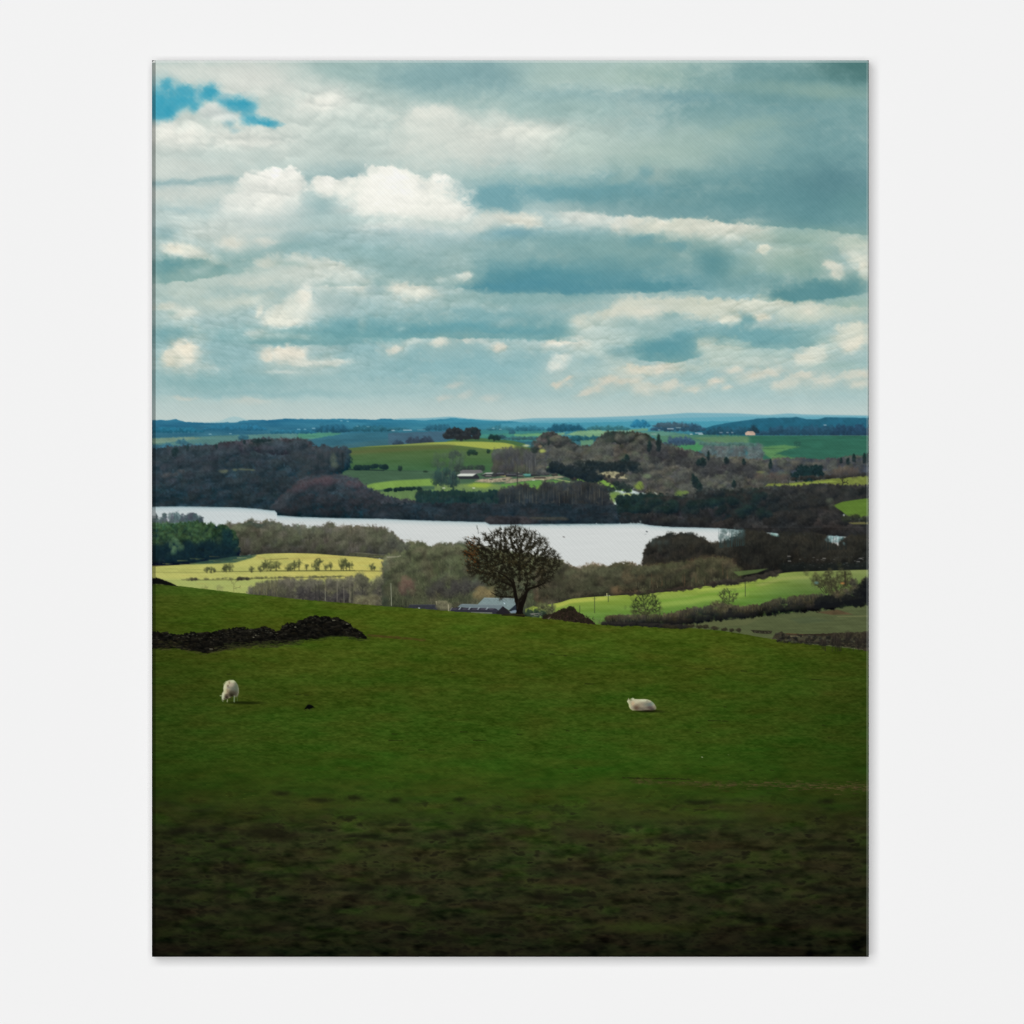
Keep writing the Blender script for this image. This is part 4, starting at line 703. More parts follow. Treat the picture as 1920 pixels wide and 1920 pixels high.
    for i in range(60): x = rr.uniform(290, 400); y = rr.uniform(990, 1026) - (x - 290) * .08; stamp(x, y, 4, 5, (72, 98, 62), (44, 70, 48), .6, .4, .5, .3, lab=Lk)
    for i in range(90): x = rr.uniform(287, 438); y = rr.uniform(1018 + (6 if x < 340 else 0), 1050); stamp(x, y, 8, 7, (24, 44, 48), (16, 34, 44), .6, .5, .4, lab=Lk)
    for i in range(16): stamp(rr.uniform(320, 345), rr.uniform(1010, 1036), 4, 5, (86, 112, 84), (50, 78, 64), .6, .5, .5, lab=Lk)
    for i in range(14): stamp(rr.uniform(420, 442), rr.uniform(996, 1030), 5, 8, (30, 58, 56), (18, 38, 46), .7, .4, .4, lab=Lk)
    # ---- yellow meadow --------------------------------------------------------------
    LM = ID['printed_meadow']
    mt2 = scurve([(285, 1062), (340, 1059), (390, 1056), (420, 1053), (450, 1047), (475, 1041), (500, 1038), (545, 1037), (590, 1038), (640, 1042), (690, 1045), (730, 1051), (760, 1060)])
    mc = np.zeros((NY, NX, 3), np.float32); q = sm((X - 420) / 200)[..., None]
    mc[:] = C(178, 179, 102) * (1 - q) + C(188, 181, 100) * q
    mc += (NH * 9 + NM * 4)[..., None] * C(1, .95, .7) + (fbm(X / 40, Y / 6, 3, 66) * 9)[..., None] * C(1, .7, .3)
    band(mt2, K(1135), 285, 760, mc, 1, 1.6, lab=LM)
    band(lambda x: 1086 + 0 * np.asarray(x), K(1130), 285, 720, C(150, 166, 98), .6, 8, lab=LM)
    band(curve([(480, 1041), (500, 1047), (560, 1046), (640, 1043)]), curve([(480, 1050), (560, 1049), (640, 1046)]), 480, 640, C(176, 160, 92), .5, 2)
    band(curve([(360, 1056), (395, 1050), (440, 1043), (480, 1040)]), curve([(360, 1058), (400, 1057), (440, 1055), (470, 1047), (480, 1043)]), 358, 480, C(52, 78, 66), .9, 3, xf=6, lab=LM, grain=.15)
    band(curve([(650, 1036), (690, 1038), (760, 1046)]), curve([(650, 1042), (690, 1045), (760, 1052)]), 655, 760, C(76, 74, 58), .9, 2, grain=.2, tex=NF, lab=LT); line(665, 1036, 725, 1041, 1, 1, C(140, 132, 112), .7)
    for i in range(150): x = rr.uniform(287, 725); y = rr.uniform(1042, 1110); line(x, y, x + rr.uniform(6, 30), y + rr.uniform(-.8, .8), rr.uniform(1, 2.2), .8, C(*rr.choice([(160, 158, 84), (202, 194, 118), (150, 150, 80), (172, 150, 86), (166, 176, 100)])), .35)
    for x0, y0, x1, y1, w, a in [(285, 1073, 400, 1074, 1.2, .35), (400, 1072, 500, 1071, 1.6, .6), (500, 1070.5, 665, 1070, 2, .85), (665, 1070, 722, 1071, 1.4, .7), (285, 1090, 350, 1088, 1, .3), (350, 1088, 470, 1086.5, 1.6, .6), (470, 1085, 640, 1081, 1.6, .6), (285, 1066, 380, 1068, 1, .25), (500, 1050, 540, 1047, 1.4, .5)]: line(x0, y0, x1, y1, w, w, C(74, 78, 46), a)
    for i in range(70): x = rr.uniform(340, 690); stamp(x, 1087 - (x - 340) * .016 - rr.uniform(0, 2), rr.uniform(2, 5), rr.uniform(1.2, 2.6), (96, 98, 68), (70, 70, 50), .5, .5, .6)
    for x, y, r, h in [(360, 1086, 5, 3), (366, 1085, 3, 3), (455, 1085, 9, 3), (448, 1086, 6, 2.4), (463, 1085.5, 5, 2.4)]: stamp(x, y, r, h, (62, 62, 48), (48, 46, 40), .85, .4, .5)
    LG = ID['printed_hedge_tree']
    for x, y, r, h in [(388, 1068, 5, 4.5), (396, 1067.5, 6, 5), (402, 1069, 3, 3), (424, 1064, 5, 6), (431, 1063, 6, 7), (420, 1067, 4, 4), (472, 1067, 5, 5), (487, 1066, 4.5, 5), (500, 1058, 8, 8), (494, 1062, 6, 6), (518, 1060, 7, 7), (508, 1064, 6, 5), (545, 1062, 7, 6), (553, 1059, 8, 6), (560, 1055, 7, 5), (540, 1066, 6, 4), (575, 1062, 4, 4), (595, 1057, 8, 7), (598, 1054, 6, 5), (592, 1064, 6, 5), (612, 1063, 5, 5), (620, 1061, 4, 5), (643, 1054, 7, 7), (649, 1057, 6, 6), (655, 1060, 6, 6), (640, 1062, 5, 4), (697, 1062, 5, 5), (702, 1064, 3, 3), (290, 1060, 3, 2)]:
        stamp(x, y, r, h, (86, 92, 58), (56, 64, 44), .62, .5, .95, .4, lab=LG)
        for q in range(12): an = rr.uniform(-3.0, -.14); k0 = rr.uniform(.1, .6); line(x + math.cos(an) * r * k0, y + h * .3 + math.sin(an) * h * k0, x + math.cos(an) * r, y + h * .2 + math.sin(an) * h * 1.15, .8, .6, C(58, 62, 42), .5, LG)
        line(x, y, x + rr.uniform(-1, 1), max(y + h + 1, 1069), 1.4, 1.6, C(54, 52, 38), .7, LG)
    # ---- thickets beneath the meadow ---------------------------------------------------
    past = scurve([(285, 1095), (330, 1098), (345, 1100), (400, 1106), (440, 1111), (500, 1117), (560, 1123.5), (640, 1130), (740, 1138), (800, 1142), (860, 1147), (940, 1152), (1000, 1157), (1060, 1163), (1110, 1170), (1180, 1173), (1290, 1177), (1350, 1182), (1400, 1190), (1450, 1199), (1500, 1206), (1560, 1212), (1629, 1220)])
    def undergrowth(x0, x1, top, bot, n, cols, a=.5, tall=(6, 16), seed=3):
        r2 = Rng(seed)
        for i in range(n):
            x = r2.uniform(x0, x1); t = float(top(x)); bt = float(bot(x)); y = t + (bt - t) * r2.random() ** .8
            line(x, y, x + r2.uniform(-2.5, 2.5), y - r2.uniform(*tall), 1.1, .7, C(*r2.choice(cols)), a, LT)
    t1 = curve([(465, 1112), (475, 1100), (485, 1090), (500, 1088), (520, 1084), (535, 1078), (550, 1082), (570, 1084), (585, 1080), (605, 1086), (620, 1080), (640, 1084), (655, 1078), (670, 1070), (682, 1074), (690, 1084), (705, 1082), (718, 1074), (725, 1062), (735, 1050), (745, 1040), (770, 1030)])
    wood(lambda x: t1(x) + 9, lambda x: past(x) + 2, 470, 770, 3.4, (4, 9), (6, 12), [(112, 110, 92), (100, 98, 82), (108, 104, 94), (96, 98, 72)], [(74, 70, 62), (66, 66, 56)], lab=LT, seed=23, vert=True, a=.5, tex=.36, edge=.5)
    undergrowth(470, 770, lambda x: t1(x) + 10, past, 900, [(128, 124, 104), (66, 64, 54), (58, 56, 50), (104, 108, 78), (140, 134, 118), (80, 84, 60)], .3, (4, 11), 4)
    crowns(lambda x: t1(x) + 4, past, 476, 770, 130, (7, 14), (8, 14), [(116, 114, 96), (104, 104, 86), (110, 106, 96), (98, 100, 76)], [(66, 64, 58), (60, 60, 54)], lab=LT, a=.42, seed=13, twig=8, shade=.25)
    for i in range(46): x = rr.uniform(560, 740); stamp(x, rr.uniform(1106, 1126) + (x - 560) * .05, 7, 8, (70, 68, 66), (46, 44, 46), .5, .5, .5, lab=LT)
    for x in [610, 632, 645, 656, 734, 720]: line(x, 1126 + (x - 610) * .07, x + rr.uniform(-1, 1), 1092, 1.6, 1, C(138, 132, 116), .55, LT)
    for x in [592, 600, 660, 678, 725, 718]: line(x, 1128 + (x - 610) * .05, x + rr.uniform(-3, 3), 1096, 2, 1, C(44, 42, 42), .6, LT)
    for i in range(22): stamp(rr.uniform(660, 740), rr.uniform(1118, 1136), 9, 5, (118, 116, 88), (90, 86, 66), .5, .5, .5, lab=LT)
    wood(curve([(720, 1052), (740, 1036), (755, 1026), (765, 1021), (790, 1022), (815, 1026), (830, 1022), (850, 1026), (866, 1020), (880, 1024), (920, 1032), (970, 1038), (1010, 1046), (1040, 1052), (1060, 1064)]), curve([(720, 1146), (960, 1158), (1000, 1152), (1035, 1138), (1060, 1126)]), 722, 1060, 3.6, (6, 12), (8, 15), [(104, 104, 78), (96, 100, 72), (102, 96, 76), (92, 94, 76)], [(66, 68, 52), (58, 62, 48)], lab=LT, seed=24, vert=True, a=.6, fill=C(84, 86, 64), tex=.34, tint=(-30, -30, -20))
    crowns(curve([(722, 1050), (745, 1034), (765, 1023), (880, 1026), (1010, 1050)]), curve([(722, 1138), (940, 1148), (1010, 1140)]), 728, 1010, 190, (8, 17), (8, 16), [(108, 108, 82), (98, 102, 74), (106, 100, 80), (94, 98, 72)], [(54, 56, 44), (50, 50, 42), (60, 56, 46)], lab=LT, a=.55, seed=9, twig=7, shade=.3)
    for x, y, r, h in [(741, 1020, 12, 10), (735, 1012, 9, 12), (752, 1028, 9, 8), (762, 1024, 7, 7)]: stamp(x, y, r, h, (94, 94, 80), (58, 56, 54), .75, .45, .6, lab=LT)
    poly([(725, 1043), (745, 1043), (752, 1041), (752, 1043), (745, 1045), (725, 1046)], C(150, 142, 122), 1.2, .8)
    undergrowth(725, 1000, curve([(725, 1042), (930, 1042), (1000, 1062)]), curve([(725, 1142), (1000, 1152)]), 900, [(134, 128, 98), (124, 126, 92), (70, 66, 54), (62, 62, 52), (144, 132, 112), (92, 96, 66), (54, 50, 48)], .26, (4, 11), 5)
    for i in range(26): x = rr.uniform(785, 905); stamp(x, rr.uniform(1090, 1116), 9, 9, (70, 66, 64), (52, 48, 48), .45, .6, .5, lab=LT)
    for i in range(14): stamp(rr.uniform(752, 775), rr.uniform(1084, 1112), 6, 9, (124, 96, 84), (84, 66, 60), .4, .6, .5, lab=LT)
    for i in range(16): stamp(rr.uniform(892, 925), rr.uniform(1104, 1118), 8, 7, (140, 120, 84), (104, 90, 66), .45, .6, .5, lab=LT)
    line(733, 1094, 734, 1135, 1.4, 1.4, C(160, 156, 140), .7)
    # wood right of the oak
    t2 = curve([(1020, 1052), (1040, 1049), (1052, 1053), (1062, 1062), (1075, 1068), (1085, 1067), (1100, 1064), (1110, 1060), (1125, 1063), (1140, 1062), (1150, 1059), (1165, 1058), (1180, 1060), (1195, 1063), (1212, 1066), (1230, 1062), (1300, 1058)])
    b2 = curve([(1000, 1146), (1030, 1142), (1060, 1128), (1100, 1121), (1165, 1115), (1230, 1112), (1300, 1105), (1335, 1099), (1405, 1091), (1440, 1083), (1465, 1075), (1490, 1072), (1629, 1068)])
    wood(t2, lambda x: b2(x) - 1, 1010, 1300, 3.8, (6, 12), (7, 12), [(104, 96, 74), (98, 88, 72), (108, 94, 76), (92, 88, 68)], [(66, 60, 48), (62, 56, 48)], lab=LT, seed=25, vert=True, a=.7, fill=C(82, 76, 60), tex=.34, tint=(-16, -18, -14))
    undergrowth(1012, 1330, lambda x: t2(x) + 10, lambda x: b2(x) - 1, 1300, [(122, 114, 88), (112, 102, 80), (66, 58, 48), (56, 50, 42), (132, 116, 92), (88, 86, 60), (120, 94, 70)], .26, (4, 10), 6)
    crowns(lambda x: t2(x) + 3, lambda x: b2(x) - 2, 1015, 1300, 150, (8, 17), (7, 13), [(110, 102, 80), (100, 96, 74), (112, 98, 78), (98, 92, 70)], [(56, 52, 44), (52, 48, 40)], lab=LT, a=.55, seed=10, twig=7, shade=.22)
    for i in range(30): x = rr.uniform(1150, 1270); stamp(x, float(b2(x)) - rr.uniform(5, 16), 8, 6, (132, 104, 78), (92, 70, 54), .5, .6, .5, lab=LT)
    # dark wood on the right
    t3 = curve([(1208, 1062), (1212, 1040), (1216, 1028), (1222, 1016), (1232, 1010), (1248, 1006), (1258, 1003), (1272, 1005), (1285, 999), (1296, 1004), (1308, 1006), (1318, 1011), (1325, 1018), (1332, 1022), (1345, 1020), (1360, 1018), (1375, 1012), (1388, 1002), (1396, 996), (1410, 997), (1430, 999), (1445, 1006), (1455, 1010), (1465, 1003), (1480, 1001), (1500, 1003), (1530, 1003), (1545, 1006), (1552, 1018), (1575, 1032), (1584, 1012), (1590, 1006), (1610, 1008), (1629, 1006)])
    cut = lambda x: np.interp(x, [1210, 1225, 1250, 1300, 1330], [1062, 1064, 1074, 1092, 1100])
    band(lambda x: np.maximum(t3(x), 1030), lambda x: np.minimum(b2(x) + 3, cut(x) if np.ndim(x) else float(cut(x))) if True else 0, 1216, 1340, C(44, 42, 38), 1, 4, lab=LL, grain=.2)
    band(lambda x: np.maximum(t3(x), 1030), lambda x: b2(x) + 3, 1325, 1629, C(44, 42, 38), 1, 3, lab=LL, grain=.2, xf=20)
    wood(t3, lambda x: np.minimum(b2(x) - 2, cut(x)), 1210, 1345, 5, (5, 10), (6, 11), [(76, 74, 64), (70, 66, 58), (64, 66, 60)], [(46, 44, 40), (42, 40, 40)], lab=LL, seed=26, vert=True, a=.75, fill=C(56, 54, 50), tint=(-8, -12, -10), tex=.34)
    wood(t3, curve([(1300, 1098), (1335, 1096), (1360, 1086), (1400, 1076), (1460, 1072), (1629, 1068)]), 1318, 1629, 5, (5, 10), (7, 13), [(70, 66, 56), (64, 60, 54), (60, 60, 52), (76, 70, 58)], [(38, 36, 34), (34, 34, 34)], lab=LL, seed=27, vert=True, a=.75, fill=C(48, 46, 42), tint=(-18, -16, -12), tex=.36)
    crowns(lambda x: t3(x) + 3, curve([(1210, 1080), (1330, 1078), (1400, 1066), (1629, 1056)]), 1214, 1625, 210, (8, 16), (8, 14), [(74, 72, 62), (66, 64, 56), (60, 60, 54), (78, 72, 60)], [(36, 36, 34), (32, 33, 33)], lab=LL, a=.55, seed=11, twig=7, shade=.25)
    for i in range(8): x = rr.uniform(1222, 1262); stamp(x, rr.uniform(1012, 1030), 5, 5, (100, 112, 104), (80, 90, 84), .3, .6, .6)
    undergrowth(1215, 1629, lambda x: t3(x) + 4, curve([(1215, 1085), (1400, 1074), (1629, 1064)]), 900, [(92, 84, 68), (84, 78, 64), (36, 34, 32), (30, 30, 30), (70, 72, 54), (104, 96, 78)], .26, (4, 11), 7)
    wood(curve([(1215, 1062), (1260, 1058), (1300, 1052), (1340, 1046), (1370, 1050), (1385, 1070)]), lambda x: b2(x) - 1, 1205, 1385, 3.4, (6, 11), (7, 12), [(98, 90, 66), (94, 84, 64), (86, 86, 62), (104, 86, 68)], [(60, 54, 42), (54, 50, 42)], lab=LT, seed=28, vert=True, a=.6, tex=.36)
    undergrowth(1215, 1385, curve([(1215, 1070), (1300, 1060), (1385, 1062)]), lambda x: b2(x) - 1, 420, [(120, 110, 80), (108, 96, 72), (56, 50, 42), (140, 128, 100), (82, 84, 52), (50, 44, 40)], .3, (4, 12), 8)
    crowns(curve([(1215, 1062), (1260, 1058), (1300, 1050), (1340, 1042), (1385, 1064)]), lambda x: b2(x) - 2, 1215, 1385, 70, (8, 15), (8, 14), [(104, 96, 72), (98, 90, 68), (94, 92, 66), (110, 92, 72)], [(54, 50, 40), (48, 44, 38)], lab=LT, a=.5, seed=12, twig=7, shade=.25)
    crowns(curve([(1150, 1070), (1215, 1064), (1260, 1062), (1300, 1058)]), lambda x: b2(x) - 2, 1165, 1290, 46, (9, 16), (8, 14), [(108, 100, 78), (96, 92, 68), (118, 98, 76), (92, 88, 66)], [(52, 48, 40), (46, 42, 38)], lab=LT, a=.55, seed=14, twig=8, shade=.3)
    for i in range(40):
        x = rr.uniform(1190, 1390); y = float(b2(x)) - rr.uniform(3, 22); line(x, y, x + rr.uniform(-1.5, 1.5), y - rr.uniform(8, 20), 1.3, .8, C(*rr.choice([(136, 124, 100), (120, 104, 82), (40, 36, 32), (34, 32, 30), (126, 84, 62)])), .55, LT)
    # slender trees in front of the last water
    for i in range(34):
        x = rr.uniform(1348, 1398); y = 1022 + (1398 - x) * .1; line(x, y, x + rr.uniform(-2, 2), rr.uniform(990, 1004), 1.3, .7, C(62, 82, 80), .7, LL)
    for i in range(40): stamp(rr.uniform(1348, 1396), rr.uniform(994, 1012), 3.5, 4.5, (96, 118, 116), (76, 94, 92), .35, .6, .7, lab=LL)
    for x, y in [(1448, 1001.5), (1453, 1002), (1457, 1004)]: stamp(x, y, 3.4, 2.8, (146, 182, 174), (110, 148, 142), .7, .5, .8)
    for i in range(40): x = rr.uniform(1548, 1583); y = rr.uniform(1005, 1016) + max(0, (x - 1570)) * .7 * rr.random(); stamp(x, y, 2.4, 2.4, (150, 182, 182), (100, 134, 134), .42, .5, .8)
    for i in range(30): x = rr.uniform(1542, 1590); line(x, 1030, x + rr.uniform(-2, 2), rr.uniform(1002, 1014), 1.1, .7, C(42, 48, 46), .6)
    # caravans under the trees
    for i in range(46):
        x = rr.uniform(1462, 1620); y = rr.uniform(1044, 1064); line(x, y, x + rr.uniform(1, 3), y, 1.5, 1.5, C(*rr.choice([(130, 126, 118), (84, 86, 84), (60, 74, 74), (150, 148, 140)])), .55)
    for x, y in [(1545, 1047), (1480, 1052), (1609, 1053), (1613, 1047), (1479, 1043)]: line(x - 2, y, x + 2.5, y, 2, 2, C(176, 170, 162), .75)
    band(K(1056), curve([(1460, 1073), (1629, 1068)]), 1462, 1629, C(36, 44, 42), .5, 8, xf=20)
    # overall tone of the woods
    def tone(lab, x0, x1, y0, y1, k):
        m = (LAB == ID[lab]) & (X >= x0) & (X < x1) & (Y >= y0) & (Y < y1)
        IMG[m] = IMG[m] * C(*k)
    tone('printed_lakeside_wood', 0, 9999, 990, 1200, (.73, .75, .76)); tone('printed_lakeside_wood', 0, 9999, 0, 990, (.88, .92, .94))
    tone('printed_thicket', 1010, 9999, 0, 1200, (.82, .89, .87)); tone('printed_thicket', 0, 1010, 0, 1200, (.99, 1.04, 1.02)); tone('printed_hillside_wood', 812, 9999, 0, 1200, (.96, 1.02, 1.04))
    for i in range(70): x = rr.uniform(1032, 1125); stamp(x, 872 + (x - 1032) * .24 + rr.uniform(0, 10), 8, 5.5, (36, 46, 48), (22, 34, 42), .7, .45, .4, lab=LW)
    for i in range(40): x = rr.uniform(1080, 1190); stamp(x, rr.uniform(866, 880), 8, 5, (40, 48, 48), (24, 36, 42), .55, .45, .4, lab=LW)
    # ---- right-hand field ----------------------------------------------------------------
    LF = ID['printed_field']
    ft = scurve([(1000, 1140), (1030, 1133), (1050, 1130), (1070, 1123), (1100, 1120), (1165, 1116), (1225, 1112), (1300, 1104), (1320, 1099), (1350, 1096), (1390, 1092), (1410, 1088), (1440, 1082), (1462, 1075), (1490, 1072), (1629, 1068)])
    fc = np.zeros((NY, NX, 3), np.float32); dd = np.clip((Y - ft(xs)[None, :]) / 40, 0, 1)[..., None]; q = sm((X - 1380) / 180)[..., None]
    fc[:] = (C(142, 160, 70) * (1 - dd) + C(90, 126, 54) * dd) * (1 - q) + (C(126, 138, 80) * (1 - dd) + C(88, 112, 58) * dd) * q
    fc += (NH * 5 + fbm(X / 90, Y / 7, 3, 77) * 12)[..., None]
    band(ft, K(1180), 1000, 1629, fc, 1, 1.6, lab=LF)
    band(lambda x: ft(x) + 1, lambda x: ft(x) + 8, 1040, 1140, C(178, 182, 84), .7, 5, xf=20, lab=LF); band(lambda x: ft(x) + 3, lambda x: ft(x) + 9, 1310, 1400, C(166, 180, 80), .6, 5, xf=20); band(lambda x: ft(x) + 8, lambda x: ft(x) + 14, 1420, 1520, C(146, 154, 86), .7, 6, xf=20)
    band(lambda x: ft(x) + 14, lambda x: ft(x) + 19, 1220, 1420, C(108, 146, 54), .5, 4, xf=30); band(lambda x: ft(x) + 20, lambda x: ft(x) + 28, 1200, 1400, C(152, 176, 82), .5, 8, xf=30); line(1320, 1102, 1390, 1098, 1.2, 1.2, C(104, 120, 50), .6); line(1390, 1094, 1480, 1092, 1.2, 1, C(80, 96, 48), .6)
    poly([(1375, 1072), (1405, 1069), (1440, 1066), (1420, 1074), (1385, 1080)], C(88, 108, 62), 2.5, .8, lab=LF)
    for i in range(50): x = rr.uniform(1335, 1465); stamp(x, float(ft(x)) - rr.uniform(0, 6), 6, 4, (62, 58, 50), (38, 36, 34), .75, .4, .5, lab=LT)
    for i in range(26): x = rr.uniform(1170, 1345); stamp(x, float(ft(x)) - rr.uniform(0, 4), 6, 3, (60, 52, 44), (40, 36, 34), .7, .4, .4, lab=LT)
    # far hedge of the field and the dull field below it
    LHd = ID['printed_hedge']
    poly([(1270, 1176), (1290, 1166), (1350, 1160), (1400, 1157), (1450, 1152), (1530, 1143), (1629, 1134), (1629, 1222), (1500, 1210), (1400, 1192)], C(80, 88, 58), 2.5, 1, lab=LF, grain=.10, tex=NH)
    poly([(1290, 1170), (1360, 1163), (1430, 1157), (1400, 1172), (1340, 1176)], C(96, 100, 66), 4, .5); poly([(1530, 1148), (1570, 1143), (1600, 1152), (1560, 1153)], C(84, 64, 48), 3, .7, grain=.2); line(1570, 1156, 1629, 1155, 1.8, 2, C(112, 112, 76), .6)
    poly([(1480, 1160), (1520, 1156), (1560, 1164), (1500, 1170)], C(72, 84, 60), 6, .5)
    ht2 = curve([(1110, 1157), (1165, 1155), (1200, 1154), (1250, 1153), (1280, 1146), (1300, 1141), (1330, 1138), (1355, 1132), (1380, 1138), (1405, 1138), (1440, 1130), (1460, 1123), (1490, 1120), (1530, 1116), (1560, 1112), (1590, 1104), (1612, 1090), (1629, 1082)])
    hb2 = curve([(1110, 1168), (1165, 1172), (1240, 1172), (1270, 1170), (1330, 1162), (1400, 1156), (1450, 1150), (1490, 1146), (1530, 1142), (1629, 1134)])
    wood(ht2, hb2, 1140, 1629, 6.5, (4, 8), (4, 8), [(86, 80, 62), (78, 74, 62), (92, 86, 64), (72, 72, 56)], [(44, 42, 38), (38, 38, 36)], lab=LHd, seed=30, tint=(-44, -40, -30), vert=True, tex=.3, a=.6)
    for i in range(420):
        x = rr.uniform(1140, 1540); y = float(ht2(x)) + rr.uniform(0, 9); line(x, y + 3, x + rr.uniform(-2, 2), y - rr.uniform(2, 6), 1, .7, C(*rr.choice([(92, 88, 62), (70, 66, 52), (56, 52, 44), (104, 102, 70)])), .35, LHd)
    for i in range(60): x = rr.uniform(1110, 1180); y = float(hb2(x)); line(x, y, x + rr.uniform(-1.5, 1.5), y - rr.uniform(5, 13), 1, .7, C(*rr.choice([(86, 86, 62), (64, 62, 50), (112, 112, 86)])), .5, LHd)
    band(lambda x: hb2(x) - 6, lambda x: hb2(x) + 1, 1130, 1420, C(30, 30, 30), .5, 6, xf=10, lab=LHd)
    for x, y, r, h in [(1545, 1128, 16, 11), (1555, 1126, 14, 10), (1535, 1130, 9, 9), (1565, 1130, 12, 9), (1590, 1124, 14, 9), (1612, 1116, 14, 14), (1620, 1104, 12, 14), (1605, 1126, 18, 8), (1625, 1094, 8, 10)]: stamp(x, y, r, h, (30, 32, 30), (18, 20, 24), .95, .25, .35, .2, lab=LHd)
    band(curve([(1525, 1136), (1629, 1120)]), hb2, 1525, 1629, C(20, 22, 24), .8, 3, xf=8, lab=LHd)
    # tree clump right
    bare_tree((1549, 1112), (1546, 1102), [(1524, 1096), (1530, 1084), (1542, 1076), (1556, 1078), (1562, 1092), (1556, 1104), (1546, 1100), (1534, 1106)], 130, C(40, 40, 30), ID['printed_small_tree'], 34, 3.4, 1.0, (96, 104, 62))
    bare_tree((1572, 1100), (1573, 1092), [(1562, 1082), (1568, 1072), (1584, 1070), (1596, 1074), (1602, 1086), (1592, 1094), (1576, 1092)], 110, C(36, 35, 26), ID['printed_small_tree'], 35, 3.4, 1.0, (78, 78, 50))
    Ls = ID['printed_small_tree']
    for i in range(70): x = rr.gauss(1562, 17); y = rr.gauss(1090, 10); stamp(x, y, 5, 5, rr.choice([(104, 112, 66), (84, 92, 56), (66, 66, 46), (92, 88, 60)]), (60, 62, 42), .45, .55, .8, .4, lab=Ls)
    for q in range(14): bough(1548 + rr.uniform(-6, 26), 1112, -1.57 + rr.uniform(-.8, .5), 14, 1.6, 2, rr, C(52, 50, 38), Ls, .5, .6)
    line(1584, 1072, 1585, 1096, 2.4, 3, C(44, 40, 32), .85, Ls); blob(1580, 1094, 4, 2, C(176, 120, 70), .8, .6, w=.2); blob(1531, 1093, 4, 2.4, C(90, 120, 116), .8, .6, w=.2); stamp(1600, 1092, 8, 7, (66, 62, 54), (44, 42, 42), .8, .4, .5)
    # two bare trees in the hedge
    bare_tree((1213, 1168), (1211, 1151), [(1184, 1134), (1190, 1120), (1200, 1112), (1214, 1110), (1226, 1113), (1236, 1124), (1240, 1138), (1236, 1148), (1222, 1150), (1212, 1146), (1202, 1152), (1188, 1148)], 300, C(30, 32, 24), Ls, 31, 4.6, 1.15, (58, 70, 40))
    bare_tree((1370, 1156), (1365, 1134), [(1346, 1120), (1352, 1110), (1362, 1100), (1370, 1102), (1374, 1112), (1386, 1108), (1382, 1122), (1372, 1132), (1362, 1134), (1352, 1128)], 130, C(36, 38, 30), Ls, 32, 4.0, 1.05, (76, 88, 50))
    for i in range(70): u = rr.gauss(0, .5); v = rr.gauss(0, .5); x = 1211 + u * 26; y = 1134 + v * 22; stamp(x, y, 3.4, 3.4, (72, 86, 46), (56, 64, 38), .22, .6, .8, .4)
    for i in range(40): x = rr.uniform(1184, 1242); y = rr.uniform(1140, 1156); stamp(x, y, 4, 3, (80, 84, 52), (66, 66, 46), .28, .6, .8, .4)
    for i in range(26): x = 1364 + rr.gauss(0, 9); y = rr.uniform(1104, 1140); stamp(x, y, 3, 3, (98, 112, 60), (76, 88, 50), .3, .6, .8, .4, lab=Ls)
    for i in range(26): x = rr.uniform(1336, 1372); y = rr.uniform(1130, 1146); stamp(x, y, 5, 4, (92, 88, 62), (70, 66, 52), .35, .6, .7, .4)
    stamp(1368, 1150, 6, 9, (36, 36, 34), (26, 28, 28), .9, .35, .4, lab=LHd)
    # poles
    Lp = ID['printed_power_pole']
    for x, y0, y1 in [(1115, 1119, 1149), (1140.5, 1112, 1128), (1397.5, 1092, 1118), (1087, 1136, 1148)]: line(x, y0, x, y1, 1.5, 1.7, C(70, 84, 48), .85, Lp)
    line(1138, 1113, 1138, 1117, 1.6, 1.6, C(210, 206, 150), .8); line(1112, 1123, 1118, 1123, 1, 1, C(80, 92, 52), .7, Lp)
    for q in range(9): line(1034.5 + q % 3, 1131, 1034.5 + q % 3, 1156, 1, 1, C(*((150, 150, 136) if q % 3 == 0 else (70, 68, 54))), .4)
    for i in range(50): x = rr.uniform(1010, 1040); stamp(x, rr.uniform(1134, 1150), 4, 5, (90, 98, 62), (66, 66, 50), .4, .6, .6, .3, lab=LT)
    poly([(985, 1142), (1000, 1136), (1008, 1138), (1008, 1146), (985, 1148)], C(160, 180, 74), 3, .6)
    # small leafless shrub trees beneath the meadow
    bare_tree((438.5, 1112), (438, 1104), [(424, 1090), (428, 1082), (434, 1084), (440, 1080), (444, 1088), (450, 1094), (456, 1106), (448, 1104), (440, 1100), (432, 1098)], 46, C(88, 84, 52), Ls, 33, 2.2, .8); bough(490, 1116, -1.6, 10, 1.6, 3, Rng(12), C(84, 80, 56), LT, .5, .6); stamp(412, 1104, 7, 6, (120, 122, 84), (112, 112, 80), .4, .7, .8); stamp(384, 1101, 5, 3, (126, 128, 80), (110, 112, 70), .4, .7, .8)
    undergrowth(474, 520, curve([(474, 1104), (520, 1090)]), past, 130, [(104, 104, 72), (80, 78, 56), (120, 118, 88)], .5, (6, 16), 14)
    # ---- barns -----------------------------------------------------------------------------
    Lb = ID['printed_barn']
    poly([(764, 1141), (768, 1134), (816, 1133.5), (821, 1138), (820, 1145), (764, 1145)], C(50, 52, 60), 1.3, .97, lab=Lb, grain=.1, tex=NF); line(768, 1134.3, 815, 1134, 1, 1, C(84, 86, 92), .7); line(785, 1140, 786.5, 1140, 2, 2, C(170, 180, 176), .9); line(780, 1143.6, 818, 1144, 1.2, 1.2, C(96, 100, 88), .8); line(818, 1128, 818.5, 1133, 2.2, 2, C(170, 164, 136), .8)
    for i in range(40): stamp(rr.uniform(820, 845), rr.uniform(1128, 1142), 5, 4, (120, 118, 92), (92, 90, 72), .5, .5, .6, lab=LT)
